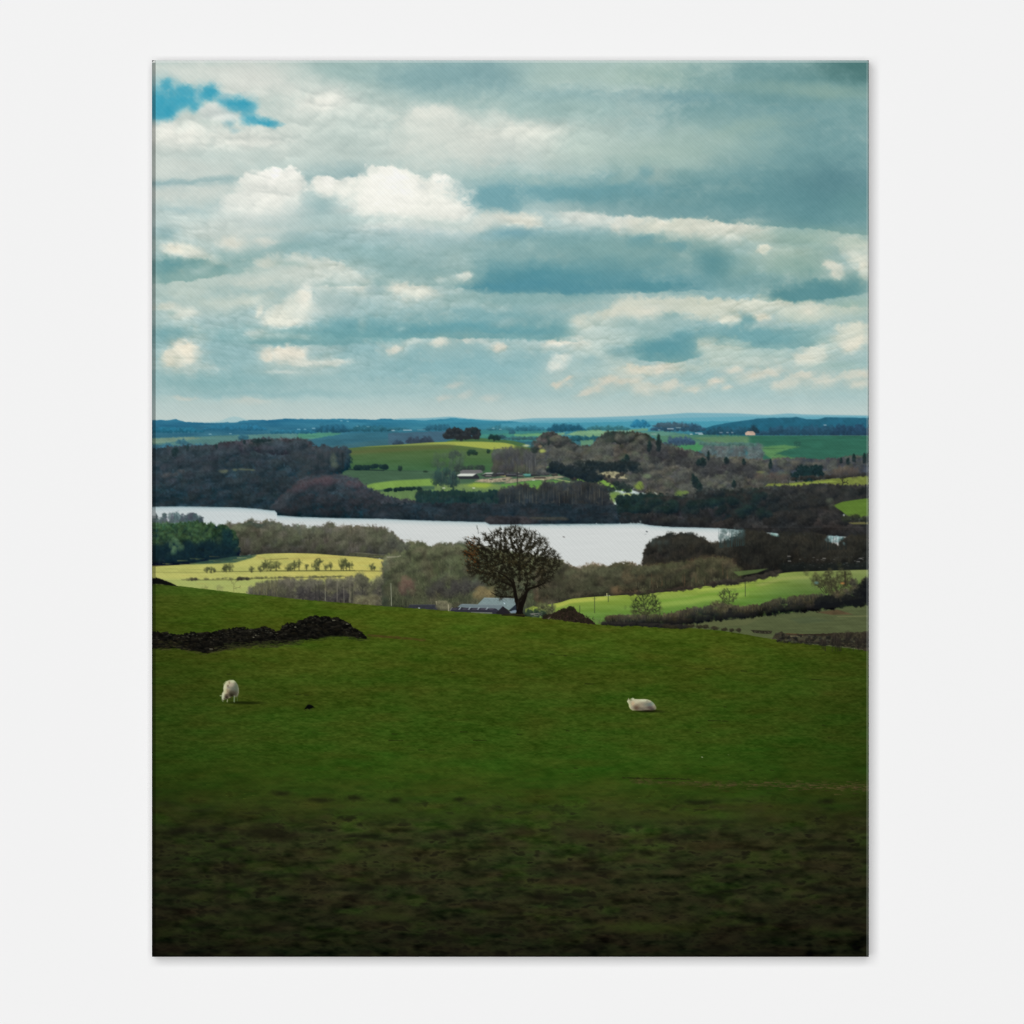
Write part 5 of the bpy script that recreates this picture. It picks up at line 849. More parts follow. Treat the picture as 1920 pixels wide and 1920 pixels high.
    poly([(893, 1136), (907, 1121.5), (909, 1120.8), (965, 1122), (972, 1126), (966, 1136), (954, 1144), (944, 1138), (938, 1136)], C(122, 140, 140), 1.3, .98, lab=Lb, grain=.06, tex=NF); line(908, 1121, 964, 1122, 1.2, 1.2, C(154, 166, 166), .8); line(940, 1124, 948, 1132, 1.4, 2, C(92, 108, 112), .5); line(945, 1130.5, 946.5, 1132, 2, 2, C(190, 210, 214), .9)
    poly([(858, 1138), (864, 1133), (868, 1132.5), (940, 1134), (946, 1138), (936, 1146)], C(108, 122, 126), 1.3, .97, lab=Lb); line(866, 1132.8, 938, 1134.3, 1, 1, C(140, 152, 152), .7)
    poly([(842, 1148), (846, 1140), (858, 1139), (930, 1141), (936, 1146), (934, 1151), (842, 1149)], C(46, 46, 56), 1.3, .97, lab=Lb)
    for x in [862, 880, 897, 913]: poly([(x - 3, 1143), (x + 1, 1138.5), (x + 3, 1138.5), (x, 1143)], C(150, 160, 164), 1.3, .9, lab=Lb)
    for x in [852, 871, 889, 905, 921]: poly([(x - 5, 1143.5), (x - 2, 1140.2), (x + 7, 1140.4), (x + 3, 1143.8)], C(74, 70, 80), 1.3, .75, lab=Lb)
    poly([(930, 1149), (943, 1136.5), (957, 1149), (952, 1153), (932, 1153)], C(34, 32, 36), 1.3, .98, lab=Lb); poly([(955, 1144), (968, 1132), (972, 1134), (970, 1146), (958, 1146)], C(36, 44, 54), 1.3, .95, lab=Lb); poly([(955, 1147), (964, 1144), (972, 1144), (972, 1149), (958, 1149.5)], C(124, 142, 156), 1.3, .9, lab=Lb)
    line(884, 1148.6, 922, 1149.5, 2, 2, C(126, 134, 116), .9, Lb); line(841, 1134, 841, 1148, 1.6, 1.8, C(170, 164, 138), .85, Lb); line(843, 1146, 848, 1139, 1.4, 1.2, C(140, 140, 136), .8)
    for i in range(26): stamp(rr.uniform(985, 1020), rr.uniform(1142, 1156), 5, 4, (50, 66, 48), (36, 48, 42), .7, .45, .5, lab=LT)
    for i in range(20): line(rr.uniform(993, 1018), rr.uniform(1148, 1156), rr.uniform(993, 1018), rr.uniform(1148, 1156), 1, 1, C(140, 134, 126), .4)
    # ---- the pasture ---------------------------------------------------------------------------
    LP = ID['printed_pasture']; LG2 = ID['printed_ploughed_ground']
    pc = np.zeros((NY, NX, 3), np.float32)
    gy = [1095, 1150, 1200, 1300, 1400, 1450, 1490, 1530, 1560, 1600, 1680, 1740, 1794]
    gr = [64, 68, 62, 54, 50, 49, 50, 50, 48, 46, 42, 38, 28]; gg_ = [86, 84, 78, 72, 73, 72, 66, 58, 52, 47, 42, 37, 27]; gb = [26, 22, 20, 19, 19, 19, 21, 24, 27, 26, 25, 22, 17]
    for k, v in enumerate((gr, gg_, gb)): pc[..., k] = np.interp(Y, gy, v)
    per = np.clip((Y - 1090) / 700, 0.02, 1)
    # turf texture gets coarser towards the viewer
    nz = fbm(X / 9, Y / 2.6, 3, 201); nz2 = fbm(X / 26, Y / 6, 4, 211); nz3 = fbm(X / 120, Y / 26, 4, 221); hue = fbm(X / 70, Y / 14, 4, 231)
    fade = sm((1500 - Y) / 120)
    nz4 = fbm(X / 5, Y / 1.8, 2, 207); pc += (nz4 * 8 * fade + nz * 12 * fade + nz2 * 8 * (.5 + .5 * fade) + nz3 * 6)[..., None] * C(1, 1, .6)
    pc += (hue * 1.0)[..., None] * C(7, -3, 1)
    # trodden earth in front, out of focus
    bl1 = fbm((X + WX * 10) / 34, Y / 11, 4, 241, .55); bl2 = fbm(X / 15, Y / 6.5, 3, 251, .5); bl3 = fbm(X / 95, Y / 26, 3, 261)
    e = sm((Y - 1480 + bl3 * 70) / 90)
    mid = fbm(X / 24, Y / 8, 4, 281, .6) * sm((Y - 1380) / 90) * sm((1600 - Y) / 60); pc += mid[..., None] * C(13, 14, 6); pc -= (sm((mid - .25) / .3) * 14)[..., None] * C(.8, 1, .4)
    pc += ((bl1 * 30 + bl2 * 17) * e * (.6 + .4 * sm((Y - 1500) / 80)))[..., None] * C(1, .98, .6)
    hue2 = fbm(X / 60, Y / 20, 4, 271)
    pc += (hue2 * e)[..., None] * C(2, -2, 2); pc += e[..., None] * C(-1.5, 1.5, -1)
    dk = sm((bl1 * .7 + bl2 * .5 - .12) / .4) * e
    pc = pc * (1 - .72 * dk[..., None]) + C(17, 16, 11) * (.72 * dk[..., None])
    gs = sm((-hue2 + bl3 * .6 - .1) / .5) * e * sm((1790 - Y) / 60)
    pc += gs[..., None] * C(3, 9, 0)
    # falling off to the corners as in the original picture
    r = np.sqrt(((X - 957) / 1000) ** 2 + (np.maximum(Y - 1150, 0) / 900) ** 2)
    pc *= (1 - .26 * sm((r - .35) / .6))[..., None]
    band(past, K(1800), 285, 1629, np.maximum(pc, 3), 1, 1.5, jag=.8, jsc=6, lab=LP)
    LAB[(LAB == LP) & (e > .5)] = LG2
    # small hollows and tufts
    for i in range(1100):
        x = rr.uniform(295, 1620); y = rr.uniform(1120, 1500); 
        if y < float(past(x)) + 8: continue
        s = .5 + (y - 1100) / 500; line(x, y, x + rr.uniform(2, 9) * s, y + rr.uniform(-.8, .8), rr.uniform(.8, 1.5) * s, .6, C(*rr.choice([(34, 48, 10), (38, 44, 14), (84, 98, 40), (78, 90, 30), (50, 44, 20)])), rr.uniform(.2, .5))
    for x, y, w in [(560, 1302, 8), (575, 1303, 8), (850, 1261, 6), (740, 1376, 10), (742, 1388, 26), (790, 1406, 10), (870, 1372, 14), (900, 1388, 24), (1105, 1282, 16), (1330, 1254, 14), (1395, 1258, 10), (1530, 1274, 16), (1340, 1351, 24), (1360, 1352, 10), (1310, 1373, 8), (1545, 1360, 5), (1555, 1383, 4), (1448, 1444, 6), (1410, 1444, 8), (1080, 1440, 6), (1065, 1370, 6), (974, 1377, 8), (1360, 1325, 5), (1035, 1226, 8), (1060, 1229, 5), (430, 1264, 8), (318, 1393, 8)]:
        line(x - w / 2, y, x + w / 2, y + .6, 2.2, 1.4, C(32, 40, 12), .75)
    for x0, y0, x1, y1 in [(955, 1225, 1140, 1233), (1100, 1240, 1240, 1250), (1240, 1246, 1330, 1256), (1400, 1262, 1560, 1276), (340, 1168, 400, 1170), (300, 1166, 345, 1169)]: line(x0, y0, x1, y1, 1.2, 1, C(36, 44, 14), .45)
    for i in range(130):
        t = rr.random(); x = 688 + 106 * t; y = 1191 + 9 * t + rr.uniform(-2, 2); line(x, y, x + rr.uniform(4, 12), y + .3, 1.6, 1, C(*rr.choice([(84, 66, 34), (70, 56, 28), (56, 54, 22)])), .4 * (1 - t * .4))
    for i in range(420):
        t = rr.random(); x = 1180 + 448 * t; y = 1463 + 12 * math.sqrt(t) + rr.gauss(0, 2.4 + 2.4 * t); line(x, y, x + rr.uniform(4, 14), y + .3, rr.uniform(1, 2.4), 1, C(*rr.choice([(92, 76, 52), (80, 64, 44), (66, 58, 36), (104, 86, 60), (52, 44, 28)])), .5 * (.45 + .55 * t))
    for i in range(60): x = rr.uniform(1165, 1290); line(x, 1458 + (x - 1165) * .02 + rr.uniform(-1.5, 1.5), x + rr.uniform(3, 10), 1459 + (x - 1165) * .02, 1.6, 1, C(34, 38, 16), .5)
    line(1316, 1419.5, 1317.3, 1420, 2.2, 1.8, C(150, 152, 124), .8); line(1365, 1415, 1367, 1415, 1.2, 1, C(120, 120, 90), .7)
    # soft tufts in the blurred foreground
    for i in range(900):
        x = rr.uniform(285, 1629); y = rr.uniform(1500, 1794); c = rr.choice([(18, 17, 13), (20, 19, 14), (64, 62, 38), (58, 66, 32), (54, 52, 32), (26, 26, 16), (52, 48, 30), (46, 50, 28)])
        k = 1 - .35 * max(0, (y - 1640) / 154); blob(x, y, rr.uniform(6, 20), rr.uniform(2.5, 6), C(*c) * k, rr.uniform(.2, .55) * (.4 + .6 * sm((y - 1500) / 80)), .9, w=.6)
    for x, y, w, h in [(530, 1488, 18, 5), (665, 1498, 16, 5), (740, 1500, 12, 5), (600, 1502, 26, 4), (860, 1500, 10, 4), (1310, 1504, 30, 4), (1550, 1501, 12, 5), (345, 1555, 24, 7), (410, 1556, 14, 7), (500, 1560, 40, 8), (540, 1570, 30, 8), (820, 1570, 20, 5), (690, 1566, 22, 5), (1250, 1573, 18, 6), (1290, 1570, 18, 6), (1320, 1541, 30, 5), (1130, 1637, 22, 5), (1050, 1632, 16, 9), (1030, 1683, 30, 7), (690, 1663, 30, 6), (760, 1640, 14, 7), (440, 1634, 20, 6), (425, 1672, 20, 6), (340, 1672, 26, 6), (490, 1744, 30, 6), (300, 1730, 22, 9), (375, 1733, 22, 7), (830, 1758, 30, 6), (880, 1746, 20, 6), (1450, 1750, 30, 8), (1600, 1730, 20, 8), (1560, 1590, 60, 5), (980, 1560, 40, 8), (1100, 1560, 40, 14)]:
        c = C(19, 18, 12) if (x, y) not in ((1100, 1560), (980, 1560)) else C(44, 38, 24)
        blob(x, y, w, h, c, .6, .8, w=.8)
    for x, y, w, h, c in [(650, 1605, 50, 8, (48, 56, 26)), (700, 1520, 80, 9, (52, 74, 26)), (900, 1530, 100, 8, (48, 62, 24)), (1230, 1738, 90, 10, (50, 58, 22)), (1180, 1740, 60, 8, (46, 56, 24)), (720, 1716, 40, 9, (44, 52, 22)), (470, 1720, 60, 10, (40, 48, 22)), (1225, 1608, 20, 6, (60, 76, 32)), (1100, 1655, 60, 10, (46, 36, 26)), (1250, 1535, 160, 12, (50, 62, 26)), (420, 1600, 50, 8, (42, 50, 24)), (1320, 1590, 40, 8, (58, 48, 30))]:
        blob(x, y, w, h, C(*c), .5, .9, w=.8)
    # ---- hedge bits and wall at the right edge of the pasture -----------------------------------------
    for i in range(60): x = rr.uniform(1120, 1290); stamp(x, float(past(x)) - rr.uniform(0, 4), 6, 3, (44, 42, 38), (28, 28, 28), .8, .4, .4, lab=LHd)
    for x, y, w in [(1250, 1174, 12), (1262, 1176, 16), (1295, 1174, 14), (1312, 1175, 12), (1324, 1175, 9), (1340, 1178, 12), (1358, 1180, 9), (1385, 1181, 9), (1372, 1181, 8)]: stamp(x, y, w * .6, 3.4, (52, 48, 36), (34, 32, 24), .85, .35, .4, lab=LHd)
    line(1385, 1180, 1386, 1186, 1.6, 1.6, C(48, 44, 36), .7)
    poly([(1407, 1181), (1448, 1183), (1446, 1188), (1436, 1188.5), (1414, 1187)], C(42, 40, 32), 1.6, .9, lab=ID['printed_stone_wall'], grain=.3, tex=NF); 
    for x in [1415, 1424, 1434, 1441]: line(x, 1185, x + 1, 1186.5, 1.4, 1.4, C(92, 92, 70), .6)
    poly([(1448, 1198), (1452, 1190), (1458, 1186), (1466, 1184), (1474, 1188), (1490, 1189), (1530, 1189), (1560, 1187), (1600, 1186), (1629, 1184), (1629, 1222), (1600, 1214), (1550, 1209), (1500, 1204), (1475, 1200)], C(52, 48, 38), 2, .95, lab=ID['printed_stone_wall'], grain=.35, tex=NF, jag=1.5)
    poly([(1480, 1193), (1540, 1194), (1629, 1200), (1629, 1206), (1560, 1203), (1500, 1200)], C(74, 76, 56), 4, .5, grain=.2); line(1478, 1192.5, 1505, 1193, 1.6, 1.6, C(132, 120, 90), .8); line(1510, 1190, 1560, 1190, 3, 3, C(40, 32, 26), .6); line(1475, 1188, 1505, 1190, 2, 2, C(84, 56, 40), .6)
    for i in range(130): x = rr.uniform(1455, 1629); y = 1188 + (x - 1455) * .06 + rr.uniform(0, 16); stamp(x, y, rr.uniform(2, 5), rr.uniform(1.5, 3.5), rr.choice([(46, 44, 38), (70, 70, 60), (34, 34, 30), (58, 52, 42)]), (26, 26, 24), .6, .4, .5, .3, lab=ID['printed_stone_wall'])
    for x, y, h in [(1565, 1196, 13), (1590, 1192, 12), (1622, 1196, 16), (1570, 1206, 14), (1610, 1205, 12), (1545, 1205, 10)]: stamp(x, y, 7, h * .6, (50, 44, 38), (32, 30, 28), .7, .5, .5, .3, vert=True)
    for i in range(44): x = rr.uniform(1540, 1629); line(x, 1214 + rr.uniform(-8, 8), x + rr.uniform(-1, 1), 1206 + rr.uniform(-10, 4), 1.2, .8, C(36, 34, 28), .6)
    # ---- far-left wall on the ridge -----------------------------------------------------------------------
    poly([(280, 1079), (300, 1085), (318, 1092), (334, 1099.5), (322, 1098), (305, 1096), (280, 1094)], C(14, 15, 14), 1.5, 1, lab=ID['printed_ridge_wall'], jag=.6)
    # ---- dry-stone wall ---------------------------------------------------------------------------------
    Lw = ID['printed_stone_wall']
    wtp = curve([(280, 1184), (290, 1185), (300, 1187), (312, 1186), (322, 1189), (340, 1191), (352, 1188), (362, 1186), (372, 1188), (385, 1187), (398, 1186), (408, 1182), (420, 1181), (432, 1180), (438, 1177), (448, 1178), (458, 1177), (468, 1179), (480, 1180), (490, 1176), (498, 1176), (505, 1178), (514, 1183), (520, 1188), (524, 1183), (530, 1174), (536, 1170), (545, 1168), (556, 1167), (565, 1163), (575, 1160), (584, 1155), (592, 1154), (600, 1156), (612, 1157.5), (622, 1158), (632, 1158), (640, 1161), (648, 1166), (656, 1169), (662, 1175), (668, 1181), (676, 1187), (682, 1193), (688, 1197)])
    wbt = curve([(280, 1216), (300, 1216), (330, 1214), (355, 1219), (385, 1224), (405, 1222), (430, 1215), (460, 1212), (500, 1206), (540, 1204), (560, 1200), (590, 1197), (620, 1193), (650, 1193), (670, 1196), (688, 1198)])
    band(lambda x: wtp(x), lambda x: wbt(x), 280, 688, C(14, 14, 12), .98, 1.6, jag=4.2, jsc=3.2, sb=5, lab=Lw, grain=.3, tex=NF)
    for i in range(1500):
        x = rr.uniform(286, 684); t = float(wtp(x)); bt = float(wbt(x)); 
        if bt - t < 2: continue
        y = t + (bt - t) * rr.random(); s = rr.uniform(1.3, 3.6)
        c = rr.choice([(14, 14, 12), (9, 9, 8), (20, 19, 16), (26, 25, 20), (15, 14, 12), (34, 32, 26), (27, 24, 17)])
        stamp(x, y, s * 1.5, s * .75, C(*c) * 1.2, C(*c) * .6, .75, .3, .4, .2, lab=Lw)
    for i in range(170): x = rr.uniform(288, 680); y = float(wtp(x)) + abs(rr.gauss(0, 9)) + .5; line(x, y, x + rr.uniform(1, 3), y, 1.3, 1, C(*rr.choice([(66, 66, 54), (84, 84, 70), (54, 52, 44)])), .6)
    for x, y, w in [(626, 1163, 4), (651, 1170, 3), (480, 1191, 1.6), (475.5, 1195, 1.6), (554, 1176, 2), (396, 1217, 5)]: line(x - w / 2, y, x + w / 2, y, 2, 1.6, C(112, 110, 92), .8)
    for i in range(120): x = rr.uniform(400, 545); y = rr.uniform(1204, 1212) + (545 - x) * .06; line(x, y, x + rr.uniform(3, 9), y - .4, 1.8, 1, C(*rr.choice([(40, 46, 22), (56, 58, 34), (30, 30, 18), (64, 60, 42)])), .45)
    for i in range(80): x = rr.uniform(290, 470); y = float(wbt(x)) + rr.uniform(-3, 5); line(x, y, x + rr.uniform(3, 9), y - .4, 1.6, 1, C(*rr.choice([(52, 60, 24), (60, 56, 34), (30, 32, 16), (74, 72, 44)])), .5)
    for i in range(200):
        x = rr.uniform(420, 560); y = rr.uniform(1199, 1210) + (545 - x) * .05; line(x, y, x + rr.uniform(2, 8), y + rr.uniform(-1, .4), 1.8, 1, C(*rr.choice([(44, 52, 24), (36, 40, 20), (58, 58, 36), (26, 27, 17), (50, 54, 28)])), .55)
    for i in range(70): x = rr.uniform(288, 350); y = rr.uniform(1199, 1214); line(x, y, x + rr.uniform(2, 7), y + rr.uniform(-1, 1), 1.6, 1, C(*rr.choice([(44, 46, 24), (50, 44, 28), (28, 28, 18)])), .5)
    for i in range(120): x = rr.uniform(545, 690); y = float(wbt(x)) + rr.uniform(-1, 5); line(x, y, x + rr.uniform(3, 9), y - .3, 1.5, 1, C(*rr.choice([(34, 46, 16), (42, 56, 22), (26, 32, 14), (66, 74, 40)])), .45)
    # ---- brush heap ----------------------------------------------------------------------------------------
    Lh = ID['printed_brush_heap']
    poly([(1016, 1160), (1024, 1153), (1036, 1150), (1046, 1146), (1052, 1141), (1060, 1141), (1066, 1137), (1072, 1137), (1079, 1141), (1082, 1147), (1092, 1151), (1098, 1157), (1108, 1162), (1118, 1171), (1095, 1169), (1060, 1164), (1036, 1161)], C(38, 30, 25), 1.8, .97, lab=Lh, jag=1.6, grain=.3, tex=NF)
    for i in range(260):
        x = rr.uniform(1030, 1114); y = rr.uniform(1140, 1169)
        if y < 1141 + abs(x - 1070) * .42 + 2 or y > 1161 + (x - 1030) * .1: continue
        an = rr.uniform(-2.6, -.4); l = rr.uniform(2, 7); line(x, y, x + math.cos(an) * l, y + math.sin(an) * l * .7, 1.5, .8, C(*rr.choice([(26, 20, 17), (20, 17, 15), (62, 48, 42), (48, 40, 28), (74, 58, 54), (34, 34, 20)])), .65, Lh)
    stamp(1071, 1141, 6, 4.5, (38, 42, 24), (28, 28, 18), .9, .3, .5, lab=Lh); stamp(1057, 1144, 5, 4, (38, 36, 24), (28, 26, 18), .9, .3, .5, lab=Lh); line(1028, 1160, 1032, 1157, 1.6, 1, C(150, 144, 122), .7); stamp(1022, 1156, 6, 4, (38, 34, 26), (26, 24, 18), .85, .4, .4, lab=Lh)
    # the far land lies just beyond the sharpest focus
    n1 = int((1100 - CY0) * S); n2_ = int((760 - CY0) * S)
    for k in range(3):
        a = IMG[n2_:n1, :, k]; p = np.pad(a, 1, 'edge')
        IMG[n2_:n1, :, k] = a * .56 + (p[:-2, 1:-1] + p[2:, 1:-1] + p[1:-1, :-2] + p[1:-1, 2:]) * .11
    # ---- the oak ---------------------------------------------------------------------------------------------
    make_oak()
    # ---- sheep and crow --------------------------------------------------------------------------------------
    make_animals()
    # slight softness of the print
    for k in range(3):
        a = IMG[..., k]; p = np.pad(a, 1, 'edge')
        IMG[..., k] = a * .88 + (p[:-2, 1:-1] + p[2:, 1:-1] + p[1:-1, :-2] + p[1:-1, 2:]) * .03

def grow(P, nodes, par, D=3.4, infl=26, kill=4.2, steps=150, seed=4, first=10, wob=.22):
    """branches race towards free points of the crown; returns joints, parents and thicknesses"""
    rn = np.random.RandomState(seed); P = np.array(P, float); nd = np.array(nodes, float); par = list(par); alive = np.ones(len(P), bool)
    for it in range(steps):
        Q = P[alive]
        if len(Q) < 3: break
        d = np.sqrt(((Q[:, None, :] - nd[None, :, :]) ** 2).sum(-1)); j = d.argmin(1); near = d[np.arange(len(Q)), j] < (infl if it > first else infl * 2.4)
        new, newp = [], []
        for k in np.unique(j[near]):
            v = Q[(j == k) & near] - nd[k]; v = (v / (np.linalg.norm(v, axis=1, keepdims=True) + 1e-6)).sum(0); m = np.linalg.norm(v)
            if m < .2: continue
            v = v / m + rn.normal(0, wob, 2); v /= np.linalg.norm(v) + 1e-6
            new.append(nd[k] + v * D); newp.append(int(k))
        if not new: break
        new = np.array(new); ok = np.sqrt(((new[:, None] - nd[None]) ** 2).sum(-1)).min(1) > D * .27
        new = new[ok]; newp = [p for p, o in zip(newp, ok) if o]
        if len(new) == 0: break
        par += newp; nd = np.vstack([nd, new])
        idx = np.where(alive)[0]; alive[idx[np.sqrt(((P[alive][:, None, :] - new[None]) ** 2).sum(-1)).min(1) < kill]] = False
    n = len(nd); w = np.zeros(n)
    for k in range(n - 1, 0, -1):
        if w[k] == 0: w[k] = .42
        w[par[k]] += w[k] ** 2.25
    return nd, par, np.array([.85 if c < .5 else c ** (1 / 2.25) for c in w])

def bare_tree(base, top, outline, n, col, lab, seed, wmax=3.0, wmul=.75, haze=None, a=.9, D=2.6):
    """a small leafless tree: base and fork point of the trunk, outline of the crown"""
    rn = np.random.RandomState(seed); o = np.array(outline, float); P = []
    x0, y0 = o.min(0); x1, y1 = o.max(0)
    while len(P) < n:
        x, y = rn.uniform(x0, x1), rn.uniform(y0, y1); ins = False
        for k in range(len(o)):
            (ax, ay), (bx, by) = o[k], o[(k + 1) % len(o)]
            if (ay > y) != (by > y) and x < (bx - ax) * (y - ay) / (by - ay) + ax: ins = not ins
        if ins: P.append((x, y))
    m = max(3, int(math.hypot(top[0] - base[0], top[1] - base[1]) / D)); nodes = [(base[0] + (top[0] - base[0]) * i / m, base[1] + (top[1] - base[1]) * i / m) for i in range(m + 1)]
    nd, par, w = grow(P, nodes, [-1] + list(range(m)), D, 15, 3.0, 80, seed, 12, .3)
    w = np.clip(w * wmul, .7, wmax)
    if haze:
        for k in range(m + 1, len(nd)):
            if w[k] < 1.1 and rn.rand() < .7: stamp(nd[k][0] + rn.uniform(-2, 2), nd[k][1] + rn.uniform(-2, 2), rn.uniform(2, 3.6), rn.uniform(2, 3.4), haze, np.array(haze) * .8, .3, .6, .9, .4, lab=lab)
    for k in range(len(nd) - 1, 0, -1): line(*nd[par[k]], *nd[k], min(w[par[k]], w[k] * 1.4), w[k], col, a, lab)

def make_oak():
    rr = Rng(21); rn = np.random.RandomState(4)
    Lo = ID['printed_oak']; Lt = ID['printed_oak_trunk']
    col = C(21, 18, 13)
    P = []
    tx = [870, 874, 880, 888, 900, 912, 925, 938, 950, 962, 975, 990, 1000, 1010, 1020, 1030, 1040, 1050]
    ty = [1020, 1008, 1012, 1004, 1003, 996, 998, 990, 992, 985, 988, 996, 994, 1008, 1006, 1024, 1030, 1050]
    bx = [870, 878, 885, 892, 900, 908, 916, 930, 945, 955, 965, 975, 985, 1000, 1012, 1022, 1035, 1042, 1050]
    by = [1040, 1070, 1082, 1084, 1078, 1096, 1088, 1118, 1124, 1116, 1110, 1106, 1102, 1098, 1104, 1102, 1086, 1074, 1058]
    while len(P) < 1900:
        x = rn.uniform(870, 1050); y = rn.uniform(984, 1124)
        if not (np.interp(x, tx, ty) < y < np.interp(x, bx, by)): continue
        g = float(vn(np.array(x / 22.0), np.array(y / 18.0), 401))           # open gaps between the boughs
        lim = .30 if y < 1060 else .46
        if g < lim and rn.rand() < .6: continue
        if y > 1088 and 955 < x < 1005 and rn.rand() < .7: continue
        P.append((x, y))
    nodes = [(973, 1146), (974, 1138), (975, 1130), (976, 1122), (978, 1114)]; par = [-1, 0, 1, 2, 3]
    def limb(start, pts):
        p = start
        for q in pts: nodes.append(q); par.append(p); p = len(nodes) - 1
        return p
    limb(1, [(970, 1132), (967, 1125), (965, 1116), (964, 1106), (962, 1096), (957, 1086), (948, 1078), (938, 1072), (928, 1066)])
    limb(7, [(960, 1098), (953, 1093), (945, 1088), (936, 1086), (927, 1080)])
    limb(4, [(982, 1108), (986, 1102), (988, 1094), (990, 1086), (990, 1076)])
    limb(4, [(985, 1110), (993, 1106), (1001, 1101), (1009, 1097), (1017, 1094)])
    limb(4, [(974, 1106), (972, 1098), (974, 1088), (975, 1078), (974, 1066)])
    limb(6, [(960, 1119), (950, 1118), (940, 1118)])
    nd, par, w = grow(P, nodes, par)
    n = len(nd); w2 = np.clip(w * .95, .8, 9)
    def core(x, y): return ((x - 957) / 84) ** 2 + ((y - 1050) / 60) ** 2
    for k in range(n):
        if w2[k] < 1.6 and rn.rand() < .9:
            x, y = nd[k]
            if y > 1110: continue
            q = core(x, y); al = float(np.interp(q, [0, .45, .8, 1.1], [.72, .62, .34, .10]))
            stamp(x + rn.uniform(-3, 3), y + rn.uniform(-3, 3), rn.uniform(2, 5), rn.uniform(1.6, 4), (46, 36, 21) if x < 900 and y > 1018 else (38, 36, 24), (22, 21, 14), al, .75, 1.2, .5, lab=Lo)
    for k in range(n - 1, 0, -1):
        a = nd[par[k]]; b = nd[k]
        line(a[0], a[1], b[0], b[1], min(w2[par[k]], w2[k] * 1.5) * .95, w2[k] * .95, col, .9, Lo)
        if w2[k] < 1.3:
            out = math.atan2(b[1] - 1075, b[0] - 965)
            for q in range(6):
                an = out + rn.normal(0, .75); l = rn.uniform(2.5, 9); x, y = b
                for z in range(3):
                    an += rn.normal(0, .3); x2, y2 = x + math.cos(an) * l / 3, y + math.sin(an) * l / 3
                    line(x, y, x2, y2, .85 - .15 * z, .7 - .15 * z, C(27, 25, 18), .72, Lo); x, y = x2, y2
    for x, y, x1, y1 in [(897, 1000, 895, 985), (895, 992, 893, 984), (1010, 1010, 1013, 999), (1013, 1004, 1009, 996), (1030, 1035, 1037, 1031), (1020, 1030, 1026, 1022), (978, 992, 980, 980), (992, 1000, 993, 988), (884, 1010, 872, 1006), (940, 992, 937, 982), (958, 988, 957, 979), (1004, 1000, 1012, 1003), (922, 1000, 915, 990), (1036, 1044, 1044, 1040)]: line(x, y, x1, y1, 1.1, .6, C(40, 44, 40), .8, Lo)
    for i in range(150): x = rr.gauss(884, 7); y = rr.gauss(1036, 13); line(x, y, x + 1.5, y + .5, 1.5, 1.2, C(*rr.choice([(96, 56, 24), (78, 48, 22), (52, 36, 20)])), .6, Lo)
    for i in range(1100):
        x = rr.gauss(955, 40); y = rr.gauss(1060, 24); g = float(vn(np.array(x / 22.0), np.array(y / 18.0), 401))
        if g > .36 and (x - 958) ** 2 / 82 ** 2 + (y - 1052) ** 2 / 58 ** 2 < 1: line(x, y, x + rr.uniform(-2, 2), y + rr.uniform(-2, 2), 1.7, 1.2, C(*rr.choice([(40, 36, 20), (24, 22, 15), (56, 50, 30), (32, 28, 18)])), .6, Lo)
    poly([(965, 1155), (968, 1147), (968, 1137), (965, 1126), (963, 1112), (962, 1100), (966, 1100), (969, 1112), (971, 1122), (974, 1129), (977, 1127), (980, 1120), (983, 1112), (988, 1103), (994, 1104), (989, 1113), (987, 1122), (984, 1131), (981, 1140), (980, 1148), (984, 1157)], C(18, 15, 12), 1.4, 1, lab=Lt, grain=.3, tex=NV)
    line(972, 1128, 982, 1116, 5, 4, col, .95, Lt); line(964, 1103, 960, 1092, 4.4, 3.6, col, .95, Lt); line(960, 1092, 950, 1082, 3.6, 3, col, .95, Lo); line(950, 1082, 930, 1070, 3, 2, col, .9, Lo); line(992, 1104, 1006, 1100, 4, 3, col, .95, Lt); line(1006, 1100, 1022, 1093, 3, 2, col, .9, Lo); line(964, 1119, 948, 1120, 2.2, 2, col, .9, Lo); line(948, 1120, 932, 1117, 2, 1.4, col, .9, Lo); line(932, 1117, 920, 1110, 1.4, 1, col, .85, Lo)
    line(969, 1152, 961, 1153, 3, 1, C(26, 24, 16), .8, Lt); line(978, 1152, 988, 1155, 3, 1, C(24, 24, 16), .8, Lt); line(970, 1141, 972, 1126, 1.2, 1, C(62, 56, 44), .5)
    line(964, 1101, 950, 1094, 3.4, 3, col, .9, Lt); line(950, 1094, 938, 1089, 3, 2, col, .9, Lo); line(986, 1106, 1000, 1101, 4, 3, col, .9, Lt); line(1000, 1101, 1014, 1096, 3, 2, col, .9, Lo); line(985, 1104, 990, 1088, 3.4, 2.4, col, .9, Lo); line(966, 1106, 962, 1086, 4, 3, col, .9, Lo)
    for i in range(36): line(rr.uniform(940, 985), 1153 + rr.uniform(-2, 1.5), rr.uniform(940, 985), 1154 + rr.uniform(-2, 1), 1.4, 1, C(*rr.choice([(40, 36, 24), (74, 62, 36), (30, 30, 18)])), .5)

